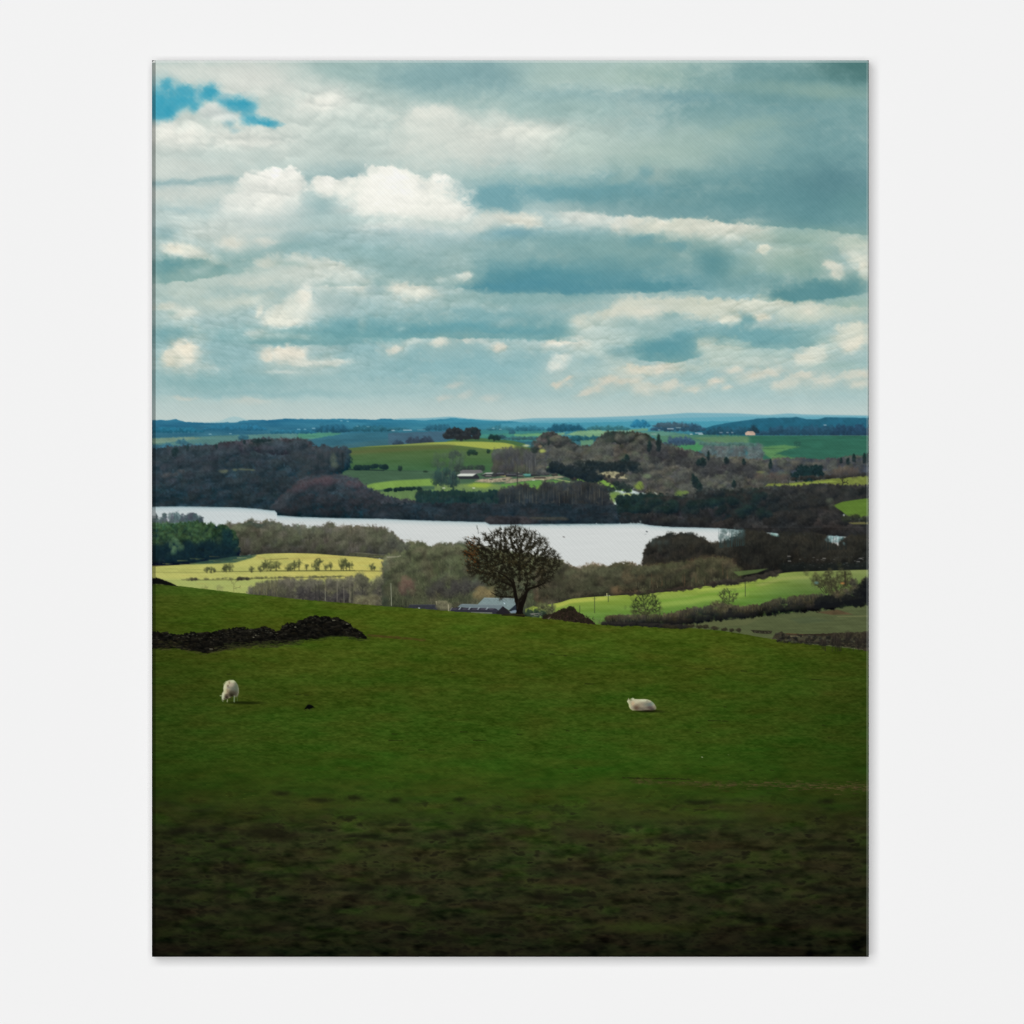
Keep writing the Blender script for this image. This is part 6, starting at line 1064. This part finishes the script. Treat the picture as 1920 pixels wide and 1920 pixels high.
def make_animals():
    rr = Rng(2)
    Ls = ID['printed_sheep']; L2 = ID['printed_sheep_lying']; Lc = ID['printed_crow']
    # grazing sheep ---------------------------------------------------------------
    blob(466, 1318, 24, 2.4, C(22, 30, 6), .9, .8, w=.15, nz=.2); blob(444, 1317, 14, 2, C(22, 28, 8), .6, .8, w=.15, nz=.2)
    body = [(425, 1277), (431, 1275), (438, 1275), (442, 1278), (446, 1284), (448, 1291), (448, 1299), (446, 1305), (443, 1307), (436, 1306), (430, 1309), (424, 1311), (419, 1313), (416, 1312), (415.5, 1305), (416.5, 1300), (419, 1296), (418.5, 1290), (420, 1284)]
    before = IMG.copy(); poly(body, C(158, 150, 124), 7, 1); poly(body, C(158, 150, 124), 1.8, 1, lab=Ls)
    def sh(x, y, rx, ry, c, a): blob(x, y, rx, ry, C(*c), a, .8, w=.1, nz=.35)
    def keep_in(body, lab, before):
        after = IMG.copy(); IMG[:] = 0; keep = LAB.copy(); poly(body, C(1, 1, 1), 1.8, 1, lab=lab); m = IMG[..., :1].copy(); LAB[:] = np.where(LAB == lab, LAB, keep); IMG[:] = before * (1 - m) + after * m
    sh(443, 1290, 5, 13, (84, 96, 78), .9); sh(437, 1292, 6, 7, (92, 96, 84), .85); sh(439, 1301, 6, 6, (62, 58, 46), .9); sh(432, 1300, 5, 5, (50, 46, 34), .8); sh(434, 1304, 4, 3, (28, 26, 15), .8)
    sh(433, 1283, 5, 4, (172, 160, 140), .8); sh(436, 1277, 5, 3, (190, 196, 158), .9); sh(427, 1279, 5, 4, (190, 186, 150), .9); sh(421.5, 1289, 3, 9, (200, 202, 164), .95); sh(426, 1287, 3, 4, (182, 170, 144), .7)
    sh(430, 1280, 1.2, 2.5, (132, 116, 86), .8); sh(427, 1286, 1.8, 2.2, (92, 78, 62), .8); sh(428.5, 1289, 2.5, 2, (120, 116, 108), .7); sh(426, 1296, 3, 4, (132, 116, 90), .7); sh(422, 1296, 3, 4, (184, 182, 142), .8)
    sh(418.5, 1302, 2.6, 5, (196, 198, 162), .95); sh(418, 1308, 2.6, 4, (182, 188, 158), .9); sh(425, 1307, 4, 4, (34, 28, 18), .9); sh(421, 1310.5, 2, 1.4, (64, 62, 46), .8); sh(426, 1303, 4, 2, (84, 74, 58), .7)
    sh(424, 1283, 2.5, 5, (196, 194, 158), .6)
    keep_in(body, Ls, before)
    line(413, 1304.5, 416, 1304.5, 1.8, 1.8, C(160, 172, 132), .9, Ls); line(416.5, 1312, 418, 1315, 2.4, 2, C(110, 116, 90), .85, Ls); line(426.5, 1312, 426, 1315.5, 1.8, 2.2, C(146, 150, 118), .9, Ls)
    line(439.5, 1305, 439, 1315.5, 2.2, 2.6, C(112, 128, 98), .9, Ls); line(444.5, 1305, 445, 1314, 1.8, 1.4, C(72, 88, 58), .7, Ls); line(433, 1308, 433, 1313, 1.8, 1.4, C(50, 52, 34), .6, Ls)
    line(419, 1283, 424, 1277.5, 1.2, 1.2, C(206, 208, 170), .6, Ls)
    # lying sheep -------------------------------------------------------------------
    blob(1216, 1333, 20, 2.6, C(18, 20, 6), .95, .7, w=.15, nz=.2); blob(1240, 1335, 10, 1.6, C(36, 44, 14), .5, .8, w=.15, nz=.2)
    body = [(1175.5, 1315), (1178, 1310.5), (1179, 1309), (1180.5, 1312), (1183, 1310), (1187, 1308.3), (1190, 1310.5), (1198, 1311), (1207, 1310.6), (1214, 1311.4), (1220, 1313.6), (1224.5, 1317), (1228, 1321), (1230.4, 1325.4), (1230.6, 1328.6), (1228.4, 1331), (1221, 1332.4), (1205, 1332.5), (1192, 1332), (1185.5, 1332), (1181.6, 1329.4), (1179.2, 1325), (1178.6, 1320), (1177, 1318)]
    before = IMG.copy(); poly(body, C(160, 154, 130), 7, 1); poly(body, C(160, 154, 130), 1.8, 1, lab=L2)
    sh(1204, 1313, 16, 2.6, (196, 198, 166), .95); sh(1193, 1316, 7, 4, (190, 184, 152), .9); sh(1180, 1324, 2.6, 7, (188, 188, 142), .95); sh(1187, 1319.5, 3, 4, (190, 162, 126), .8); sh(1194, 1327, 6, 5, (88, 70, 54), .95); sh(1200, 1322, 7, 4, (132, 120, 98), .6); sh(1206, 1323, 4, 5, (142, 130, 112), .7)
    sh(1213, 1321, 6, 4, (106, 110, 96), .8); sh(1220, 1321, 5, 4, (98, 106, 102), .85); sh(1225, 1317, 3, 4, (128, 148, 122), .8); sh(1219, 1327, 8, 3, (78, 66, 62), .9); sh(1204, 1329, 8, 3, (96, 88, 76), .8); sh(1224, 1330, 6, 2, (58, 52, 46), .8); sh(1215, 1332, 12, 1.4, (36, 28, 18), .8); sh(1214, 1314.5, 2.4, 1.4, (126, 126, 106), .7)
    sh(1187, 1310.5, 3.2, 2, (186, 194, 160), .9); sh(1177.5, 1315, 2.2, 2.4, (190, 200, 156), .9); sh(1183, 1312.5, 2, 1.4, (108, 116, 76), .8); sh(1185, 1331, 4, 1.4, (150, 152, 110), .7); sh(1229, 1325, 2, 4, (110, 112, 82), .7)
    keep_in(body, L2, before)
    # crow ------------------------------------------------------------------------------
    poly([(571, 1329), (573.5, 1325.5), (576, 1322), (579, 1320.8), (583, 1321.5), (586.5, 1323.5), (590, 1326.5), (587, 1327), (584, 1328.3), (580, 1329.6), (576, 1328.6), (573, 1330)], C(6, 8, 6), 1.5, 1, lab=Lc)
    line(580, 1329, 580, 1331, 1, .8, C(20, 22, 14), .8, Lc); line(576, 1328, 575.5, 1330.5, 1, .8, C(30, 34, 20), .7, Lc); line(570.5, 1330.5, 574, 1332, 1.6, 1.2, C(26, 34, 8), .7); line(577, 1330.5, 584, 1331, 1, 1, C(64, 72, 54), .5); line(578, 1322.2, 584, 1322.6, 1, .8, C(50, 60, 50), .35)
# ---------------------------------------------------------------- the scene
import bpy
make_sky()
make_land()
K = 0.0003                                  # metres per picture unit
ZC = 1.5                                    # height of the picture's middle on the wall
DEPTH = 0.020                               # how far the canvas stands off the wall
scn = bpy.context.scene
COL = scn.collection

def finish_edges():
    """the picture runs on round the edges of the frame, with edge shade and highlight painted into the ink"""
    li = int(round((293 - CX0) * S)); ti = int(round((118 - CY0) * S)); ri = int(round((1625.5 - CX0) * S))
    IMG[:, :li] = IMG[:, li + 3:li + 3 + 1] * 0.70  # left edge: shade painted in as darker ink
    IMG[:ti, li - 1:] = IMG[ti + 2:ti + 3, li - 1:] * 0.58 + C(226, 230, 229) * 0.42  # top edge: highlight painted in by mixing the ink towards white
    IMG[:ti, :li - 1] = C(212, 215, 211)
    IMG[ti:, ri:] = IMG[ti:, ri - 3:ri - 2] * 0.72 + C(205, 212, 210) * 0.28  # right edge: fainter highlight painted into the ink
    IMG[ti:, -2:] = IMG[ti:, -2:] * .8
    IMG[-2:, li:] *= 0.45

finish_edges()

# --- which part each cell of the cloth belongs to -------------------------------------------------
def boxmean(m, r):
    c = np.cumsum(np.cumsum(np.pad(m.astype(np.float32), ((r + 1, r), (r + 1, r)), 'edge'), 0), 1)
    k = 2 * r + 1
    return (c[k:, k:] - c[:-k, k:] - c[k:, :-k] + c[:-k, :-k])
best = np.zeros(LAB.shape, np.float32); PART = np.zeros(LAB.shape, np.int16)
BOOST = {'printed_crow': (1, 2.2), 'printed_sheep': (1, 1.5), 'printed_sheep_lying': (1, 1.5), 'printed_power_pole': (1, 2.0), 'printed_barn': (2, 1.4), 'printed_oak_trunk': (1, 2.0), 'printed_oak': (3, 2.6),
         'printed_small_tree': (3, 2.0), 'printed_hedge_tree': (2, 1.7), 'printed_far_farm': (2, 1.3), 'printed_ridge_wall': (1, 1.2), 'printed_brush_heap': (2, 1.3)}
for n, i in ID.items():
    if i == 0: continue
    r, w = BOOST.get(n, (3, 1.0))
    sc = boxmean(LAB == i, r) / (2 * r + 1) ** 2 * w
    u = sc > best; PART[u] = i; best[u] = sc[u]

NAMES = []                                  # (part name, its own label or None, parent part or None, test)
def P(src, name, label=None, x0=0, x1=9999, y0=0, y1=9999, sub=None): NAMES.append((ID[src], name, label, x0, x1, y0, y1, sub))
P('printed_sky', 'printed_sky')
P('printed_far_hills', 'printed_far_hills')
P('printed_lake', 'printed_lake')
P('printed_hillside_wood', 'printed_hillside_wood', 'dark bluish wood sloping to the far shore of the lake', x1=812)
P('printed_hillside_wood', 'printed_hillside_wood', 'brown leafless wood over the rounded hill', x0=812)
P('printed_hill_field', 'printed_hill_field')
P('printed_hilltop_copse', 'printed_hilltop_copse')
P('printed_far_farm', 'printed_far_farm')
P('printed_field', 'printed_field', 'bluish green far field under the horizon', y1=900)
P('printed_field', 'printed_field', 'sunlit green strip beside the lakeside wood', y0=900, y1=1010)
P('printed_field', 'printed_field', 'bright green field with poles between wood and hedge', y0=1010, y1=1137)
P('printed_field', 'printed_field', 'dull olive field below the long hedge', y0=1137)
P('printed_lakeside_wood', 'printed_lakeside_wood', 'dark bare wood along the far shore', y1=992)
P('printed_lakeside_wood', 'printed_lakeside_wood', 'brown wood hiding the near end of the lake', y0=992)
P('printed_conifer_wood', 'printed_conifer_wood', 'dark green conifers beside the yellow meadow', x1=600)
P('printed_conifer_wood', 'printed_conifer_wood', 'row of small dark conifers by the far shore', x0=600)
P('printed_meadow', 'printed_meadow')
for a, b, t in [(0, 411, 'pair of low round bushes in the meadow'), (411, 450, 'single dense bush in the meadow'), (450, 532, 'wide spreading thorn tree in the meadow'), (532, 583, 'leaning thorn tree in the meadow'),
                (583, 632, 'dark round thorn tree in the meadow'), (632, 675, 'tallest thorn tree in the meadow'), (675, 9999, 'smallest thorn tree in the meadow')]:
    P('printed_hedge_tree', 'printed_thorn_tree', t, x0=a, x1=b)
P('printed_thicket', 'printed_thicket', 'grey brown thicket between meadow and pasture', x1=1010)
P('printed_thicket', 'printed_thicket', 'russet thicket above the bright green field', x0=1010)
P('printed_barn', 'printed_barn', 'low dark roofed barn behind the pasture', x1=830)
P('printed_barn', 'printed_barn', 'barns with pale roofs beside the oak', x0=830)
P('printed_oak', 'printed_oak')
P('printed_oak_trunk', 'printed_trunk', None, sub='printed_oak')
P('printed_stone_wall', 'printed_stone_wall', 'tumbled dry stone wall in the pasture', x1=900)
P('printed_stone_wall', 'printed_stone_wall', 'low dark wall at the edge of the olive field', x0=900)
P('printed_ridge_wall', 'printed_stone_wall', 'black wedge of wall on the ridge')
P('printed_sheep', 'printed_sheep', 'white sheep grazing with its head down')
P('printed_sheep_lying', 'printed_sheep', 'white sheep lying on the grass')
P('printed_crow', 'printed_crow')
P('printed_pasture', 'printed_pasture')
P('printed_ploughed_ground', 'printed_bare_ground')
P('printed_brush_heap', 'printed_brush_heap')
P('printed_hedge', 'printed_hedge')
P('printed_small_tree', 'printed_small_tree', 'small bare tree at the foot of the meadow', x1=700)
P('printed_small_tree', 'printed_small_tree', 'round headed bare tree in the hedge', x0=700, x1=1290)
P('printed_small_tree', 'printed_small_tree', 'slender bare tree in the hedge', x0=1290, x1=1450)
P('printed_small_tree', 'printed_small_tree', 'clump of bushy trees above the dark hedge', x0=1450)
P('printed_power_pole', 'printed_pole', 'pole nearest the brush heap', x1=1100)
P('printed_power_pole', 'printed_pole', 'tall pole with a crossarm in the green field', x0=1100, x1=1128)
P('printed_power_pole', 'printed_pole', 'short pole at the top of the green field', x0=1128, x1=1250)
P('printed_power_pole', 'printed_pole', 'thin pole right of the slender tree', x0=1250)

cellpart = np.full((NY - 1, NX - 1), -1, np.int16)
xc = (X[:-1, :-1] + X[1:, 1:]) / 2; yc = (Y[:-1, :-1] + Y[1:, 1:]) / 2
PC = PART[:-1, :-1]
for k, (i, n, l, x0, x1, y0, y1, sub) in enumerate(NAMES):
    cellpart[(PC == i) & (xc >= x0) & (xc < x1) & (yc >= y0) & (yc < y1)] = k
EDGE = len(NAMES)
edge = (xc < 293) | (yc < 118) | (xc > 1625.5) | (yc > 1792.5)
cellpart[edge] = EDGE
cellpart[cellpart < 0] = [k for k, v in enumerate(NAMES) if v[1] == 'printed_pasture'][0]

# --- materials -----------------------------------------------------------------------------------
def node_mat(name):
    m = bpy.data.materials.new(name); m.use_nodes = True
    nt = m.node_tree; b = nt.nodes['Principled BSDF']
    b.inputs['Roughness'].default_value = 0.92; b.inputs['Specular IOR Level'].default_value = 0.0
    return m, nt, b

def weave(nt):
    """woven canvas: two crossed sets of threads, about 1.6 mm apart, slightly irregular"""
    N = nt.nodes.new; L = nt.links.new
    tc = N('ShaderNodeTexCoord'); no = N('ShaderNodeTexNoise'); no.inputs['Scale'].default_value = 260; no.inputs['Detail'].default_value = 2
    L(tc.outputs['Object'], no.inputs['Vector'])
    sp = N('ShaderNodeSeparateXYZ'); L(tc.outputs['Object'], sp.inputs[0])
    def mth(op, a, b=None):
        n = N('ShaderNodeMath'); n.operation = op
        for q, v in enumerate((a, b)):
            if v is None: continue
            if isinstance(v, (int, float)): n.inputs[q].default_value = v
            else: L(v, n.inputs[q])
        return n.outputs[0]
    wob = mth('MULTIPLY', no.outputs['Fac'], 2.6)
    u = mth('MULTIPLY', sp.outputs['X'], 2 * math.pi / 0.00160); v = mth('MULTIPLY', sp.outputs['Z'], 2 * math.pi / 0.00150)
    a = mth('SINE', mth('ADD', u, wob)); c = mth('SINE', mth('ADD', v, wob)); d = mth('SINE', mth('ADD', mth('MULTIPLY', mth('ADD', sp.outputs['X'], sp.outputs['Z']), 2 * math.pi / 0.0031), wob))
    return mth('ADD', mth('MULTIPLY', a, c), mth('MULTIPLY', d, 0.5)), no.outputs['Fac']

ink, nt, bs = node_mat('printed_ink_on_canvas')
at = nt.nodes.new('ShaderNodeAttribute'); at.attribute_name = 'ink'
w, nz_ = weave(nt)
mul = nt.nodes.new('ShaderNodeMath'); mul.operation = 'MULTIPLY_ADD'; mul.inputs[1].default_value = 0.030; mul.inputs[2].default_value = 0.957
nt.links.new(w, mul.inputs[0])
vm = nt.nodes.new('ShaderNodeVectorMath'); vm.operation = 'SCALE'
nt.links.new(at.outputs['Color'], vm.inputs[0]); nt.links.new(mul.outputs[0], vm.inputs['Scale'])
nt.links.new(vm.outputs[0], bs.inputs['Base Color'])
bp = nt.nodes.new('ShaderNodeBump'); bp.inputs['Strength'].default_value = 0.12; bp.inputs['Distance'].default_value = 0.0002
nt.links.new(w, bp.inputs['Height']); nt.links.new(bp.outputs[0], bs.inputs['Normal'])

cloth, nt, bs = node_mat('dark_canvas_side_cloth')
w, nz_ = weave(nt)
mr = nt.nodes.new('ShaderNodeMapRange'); mr.inputs['From Min'].default_value = -1.5; mr.inputs['From Max'].default_value = 1.5; mr.inputs['To Min'].default_value = .050; mr.inputs['To Max'].default_value = .075
nt.links.new(w, mr.inputs['Value']); cb = nt.nodes.new('ShaderNodeCombineColor')
for q in range(3): nt.links.new(mr.outputs[0], cb.inputs[q])
nt.links.new(cb.outputs[0], bs.inputs['Base Color'])

paint, nt, bs = node_mat('matt_white_wall_paint')
tc = nt.nodes.new('ShaderNodeTexCoord'); no = nt.nodes.new('ShaderNodeTexNoise'); no.inputs['Scale'].default_value = 3.0; no.inputs['Detail'].default_value = 6
nt.links.new(tc.outputs['Object'], no.inputs['Vector'])
rp = nt.nodes.new('ShaderNodeMapRange'); rp.inputs['To Min'].default_value = .846; rp.inputs['To Max'].default_value = .854
nt.links.new(no.outputs['Fac'], rp.inputs['Value']); cb = nt.nodes.new('ShaderNodeCombineColor')
for q in range(3): nt.links.new(rp.outputs[0], cb.inputs[q])
nt.links.new(cb.outputs[0], bs.inputs['Base Color'])

wood_m, nt, bs = node_mat('pine_stretcher_wood')
wv = nt.nodes.new('ShaderNodeTexWave'); wv.inputs['Scale'].default_value = 40; wv.inputs['Distortion'].default_value = 4
cr = nt.nodes.new('ShaderNodeValToRGB'); cr.color_ramp.elements[0].color = (.42, .28, .15, 1); cr.color_ramp.elements[1].color = (.56, .40, .24, 1)
nt.links.new(wv.outputs['Fac'], cr.inputs['Fac']); nt.links.new(cr.outputs['Color'], bs.inputs['Base Color'])

# --- the canvas ------------------------------------------------------------------------------------
root = bpy.data.objects.new('canvas_print', None); COL.objects.link(root)
root.location = (0, -DEPTH, ZC + (960 - CY1) * K)
root['label'] = 'tall unframed canvas print of lake, hills and sheep hanging on the white wall'
root['category'] = 'canvas print'

lin = np.clip(IMG / 255.0, 0, 1)
lin = np.where(lin <= 0.04045, lin / 12.92, ((lin + 0.055) / 1.055) ** 2.4).astype(np.float32)
# depth of the cloth: flat face, softly rounded over the stretcher at its four edges
def roundoff(t, w): q = np.clip(1 - t / w, 0, 1); return q * q
dep = (roundoff(X - CX0, 7.0) + roundoff(CX1 - X, 4.5) + roundoff(Y - CY0, 5.0) + roundoff(CY1 - Y, 3.5)) * 0.0006
VX = (X - 960) * K; VY = dep; VZ = (CY1 - Y) * K

def cloth_mesh(name, cells, parent):
    ii, jj = np.where(cells)
    q = np.stack([ii * NX + jj, (ii + 1) * NX + jj, (ii + 1) * NX + jj + 1, ii * NX + jj + 1], 1)
    vid, inv = np.unique(q.ravel(), return_inverse=True)
    co = np.stack([VX.ravel()[vid], VY.ravel()[vid], VZ.ravel()[vid]], 1).astype(np.float32)
    me = bpy.data.meshes.new(name); nf = len(ii)
    me.vertices.add(len(vid)); me.loops.add(nf * 4); me.polygons.add(nf)
    me.vertices.foreach_set('co', co.ravel()); me.loops.foreach_set('vertex_index', inv.astype(np.int32))
    me.polygons.foreach_set('loop_start', np.arange(0, nf * 4, 4, dtype=np.int32))
    me.update(calc_edges=True)
    ca = me.color_attributes.new('ink', 'FLOAT_COLOR', 'POINT')
    rgba = np.ones((len(vid), 4), np.float32); rgba[:, :3] = lin.reshape(-1, 3)[vid]
    ca.data.foreach_set('color', rgba.ravel())
    me.materials.append(ink)
    me.polygons.foreach_set('use_smooth', np.ones(nf, bool))
    o = bpy.data.objects.new(name, me); COL.objects.link(o); o.parent = parent
    return o

made = {}
for k, (i, n, l, x0, x1, y0, y1, sub) in enumerate(NAMES):
    cells = cellpart == k
    if not cells.any(): continue
    o = cloth_mesh(n, cells, made.get(sub, root) if sub else root)
    if l: o['label'] = l
    made.setdefault(n, o)
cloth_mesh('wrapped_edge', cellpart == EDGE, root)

def box_mesh(name, boxes, mat, parent=None):
    vs, fs = [], []
    for (x0, x1, y0, y1, z0, z1) in boxes:
        b = len(vs); vs += [(x, y, z) for x in (x0, x1) for y in (y0, y1) for z in (z0, z1)]
        fs += [tuple(b + t for t in f) for f in ((0, 1, 3, 2), (4, 6, 7, 5), (0, 4, 5, 1), (2, 3, 7, 6), (0, 2, 6, 4), (1, 5, 7, 3))]
    me = bpy.data.meshes.new(name); me.from_pydata(vs, [], fs); me.update(); me.materials.append(mat)
    o = bpy.data.objects.new(name, me); COL.objects.link(o); o.parent = parent
    return o
hx0, hx1, hz = (CX0 - 960) * K, (CX1 - 960) * K, (CY1 - CY0) * K
t = 0.0006
# the cloth turned back round the four sides, down to the wall
box_mesh('canvas_side', [(hx0, hx0 + t, 0.00061, DEPTH - .001, 0, hz), (hx1 - t, hx1, 0.00061, DEPTH - .001, 0, hz), (hx0 + t, hx1 - t, 0.00061, DEPTH - .001, 0, t), (hx0 + t, hx1 - t, 0.00061, DEPTH - .001, hz - t, hz)], cloth, root)
# stretcher bars behind the cloth
bw = 0.035
box_mesh('stretcher_bar', [(hx0 + .001, hx0 + bw, .0022, DEPTH - .001, .001, hz - .001), (hx1 - bw, hx1 - .001, .0022, DEPTH - .001, .001, hz - .001), (hx0 + bw, hx1 - bw, .0022, DEPTH - .001, .001, bw), (hx0 + bw, hx1 - bw, .0022, DEPTH - .001, hz - bw, hz - .001)], wood_m, root)

wall = box_mesh('wall', [(-1.6, 1.6, 0.0, 0.12, 0.0, 3.0)], paint)
wall['label'] = 'plain matt white wall behind the canvas print'; wall['category'] = 'wall'; wall['kind'] = 'structure'

# --- light: one big soft lamp from the upper left, one frontal fill -----------------------------------
def lamp(name, x, y, z, size, power):
    d = bpy.data.lights.new(name, 'AREA'); d.shape = 'SQUARE'; d.size = size; d.energy = power
    o = bpy.data.objects.new(name, d); COL.objects.link(o); o.location = (x, y, z); o.rotation_euler = (math.radians(90), 0, 0)
    return o
DL = 26.0
lamp('softbox_lamp', -0.09 * DL, -DL, ZC + 0.09 * DL, 0.54 * DL, 6050)
lamp('fill_lamp', 0, -DL - 1.5, ZC, 0.60, 1790)

w = bpy.data.worlds.new('World'); scn.world = w; w.use_nodes = True
w.node_tree.nodes['Background'].inputs[0].default_value = (1, 1, 1, 1); w.node_tree.nodes['Background'].inputs[1].default_value = 0.0

cam = bpy.data.cameras.new('camera'); co = bpy.data.objects.new('camera', cam); COL.objects.link(co)
CD = 6.0
co.location = (0, -CD, ZC); co.rotation_euler = (math.radians(90), 0, 0)
cam.sensor_width = 36; cam.lens = 36 * (CD - DEPTH) / (1920 * K); cam.clip_end = 100
scn.camera = co
scn.view_settings.view_transform = 'Standard'; scn.view_settings.look = 'None'; scn.view_settings.exposure = 0; scn.view_settings.gamma = 1
scn.view_settings.use_curve_mapping = False
scn.cycles.max_bounces = 4
scn.cycles.filter_width = 1.2
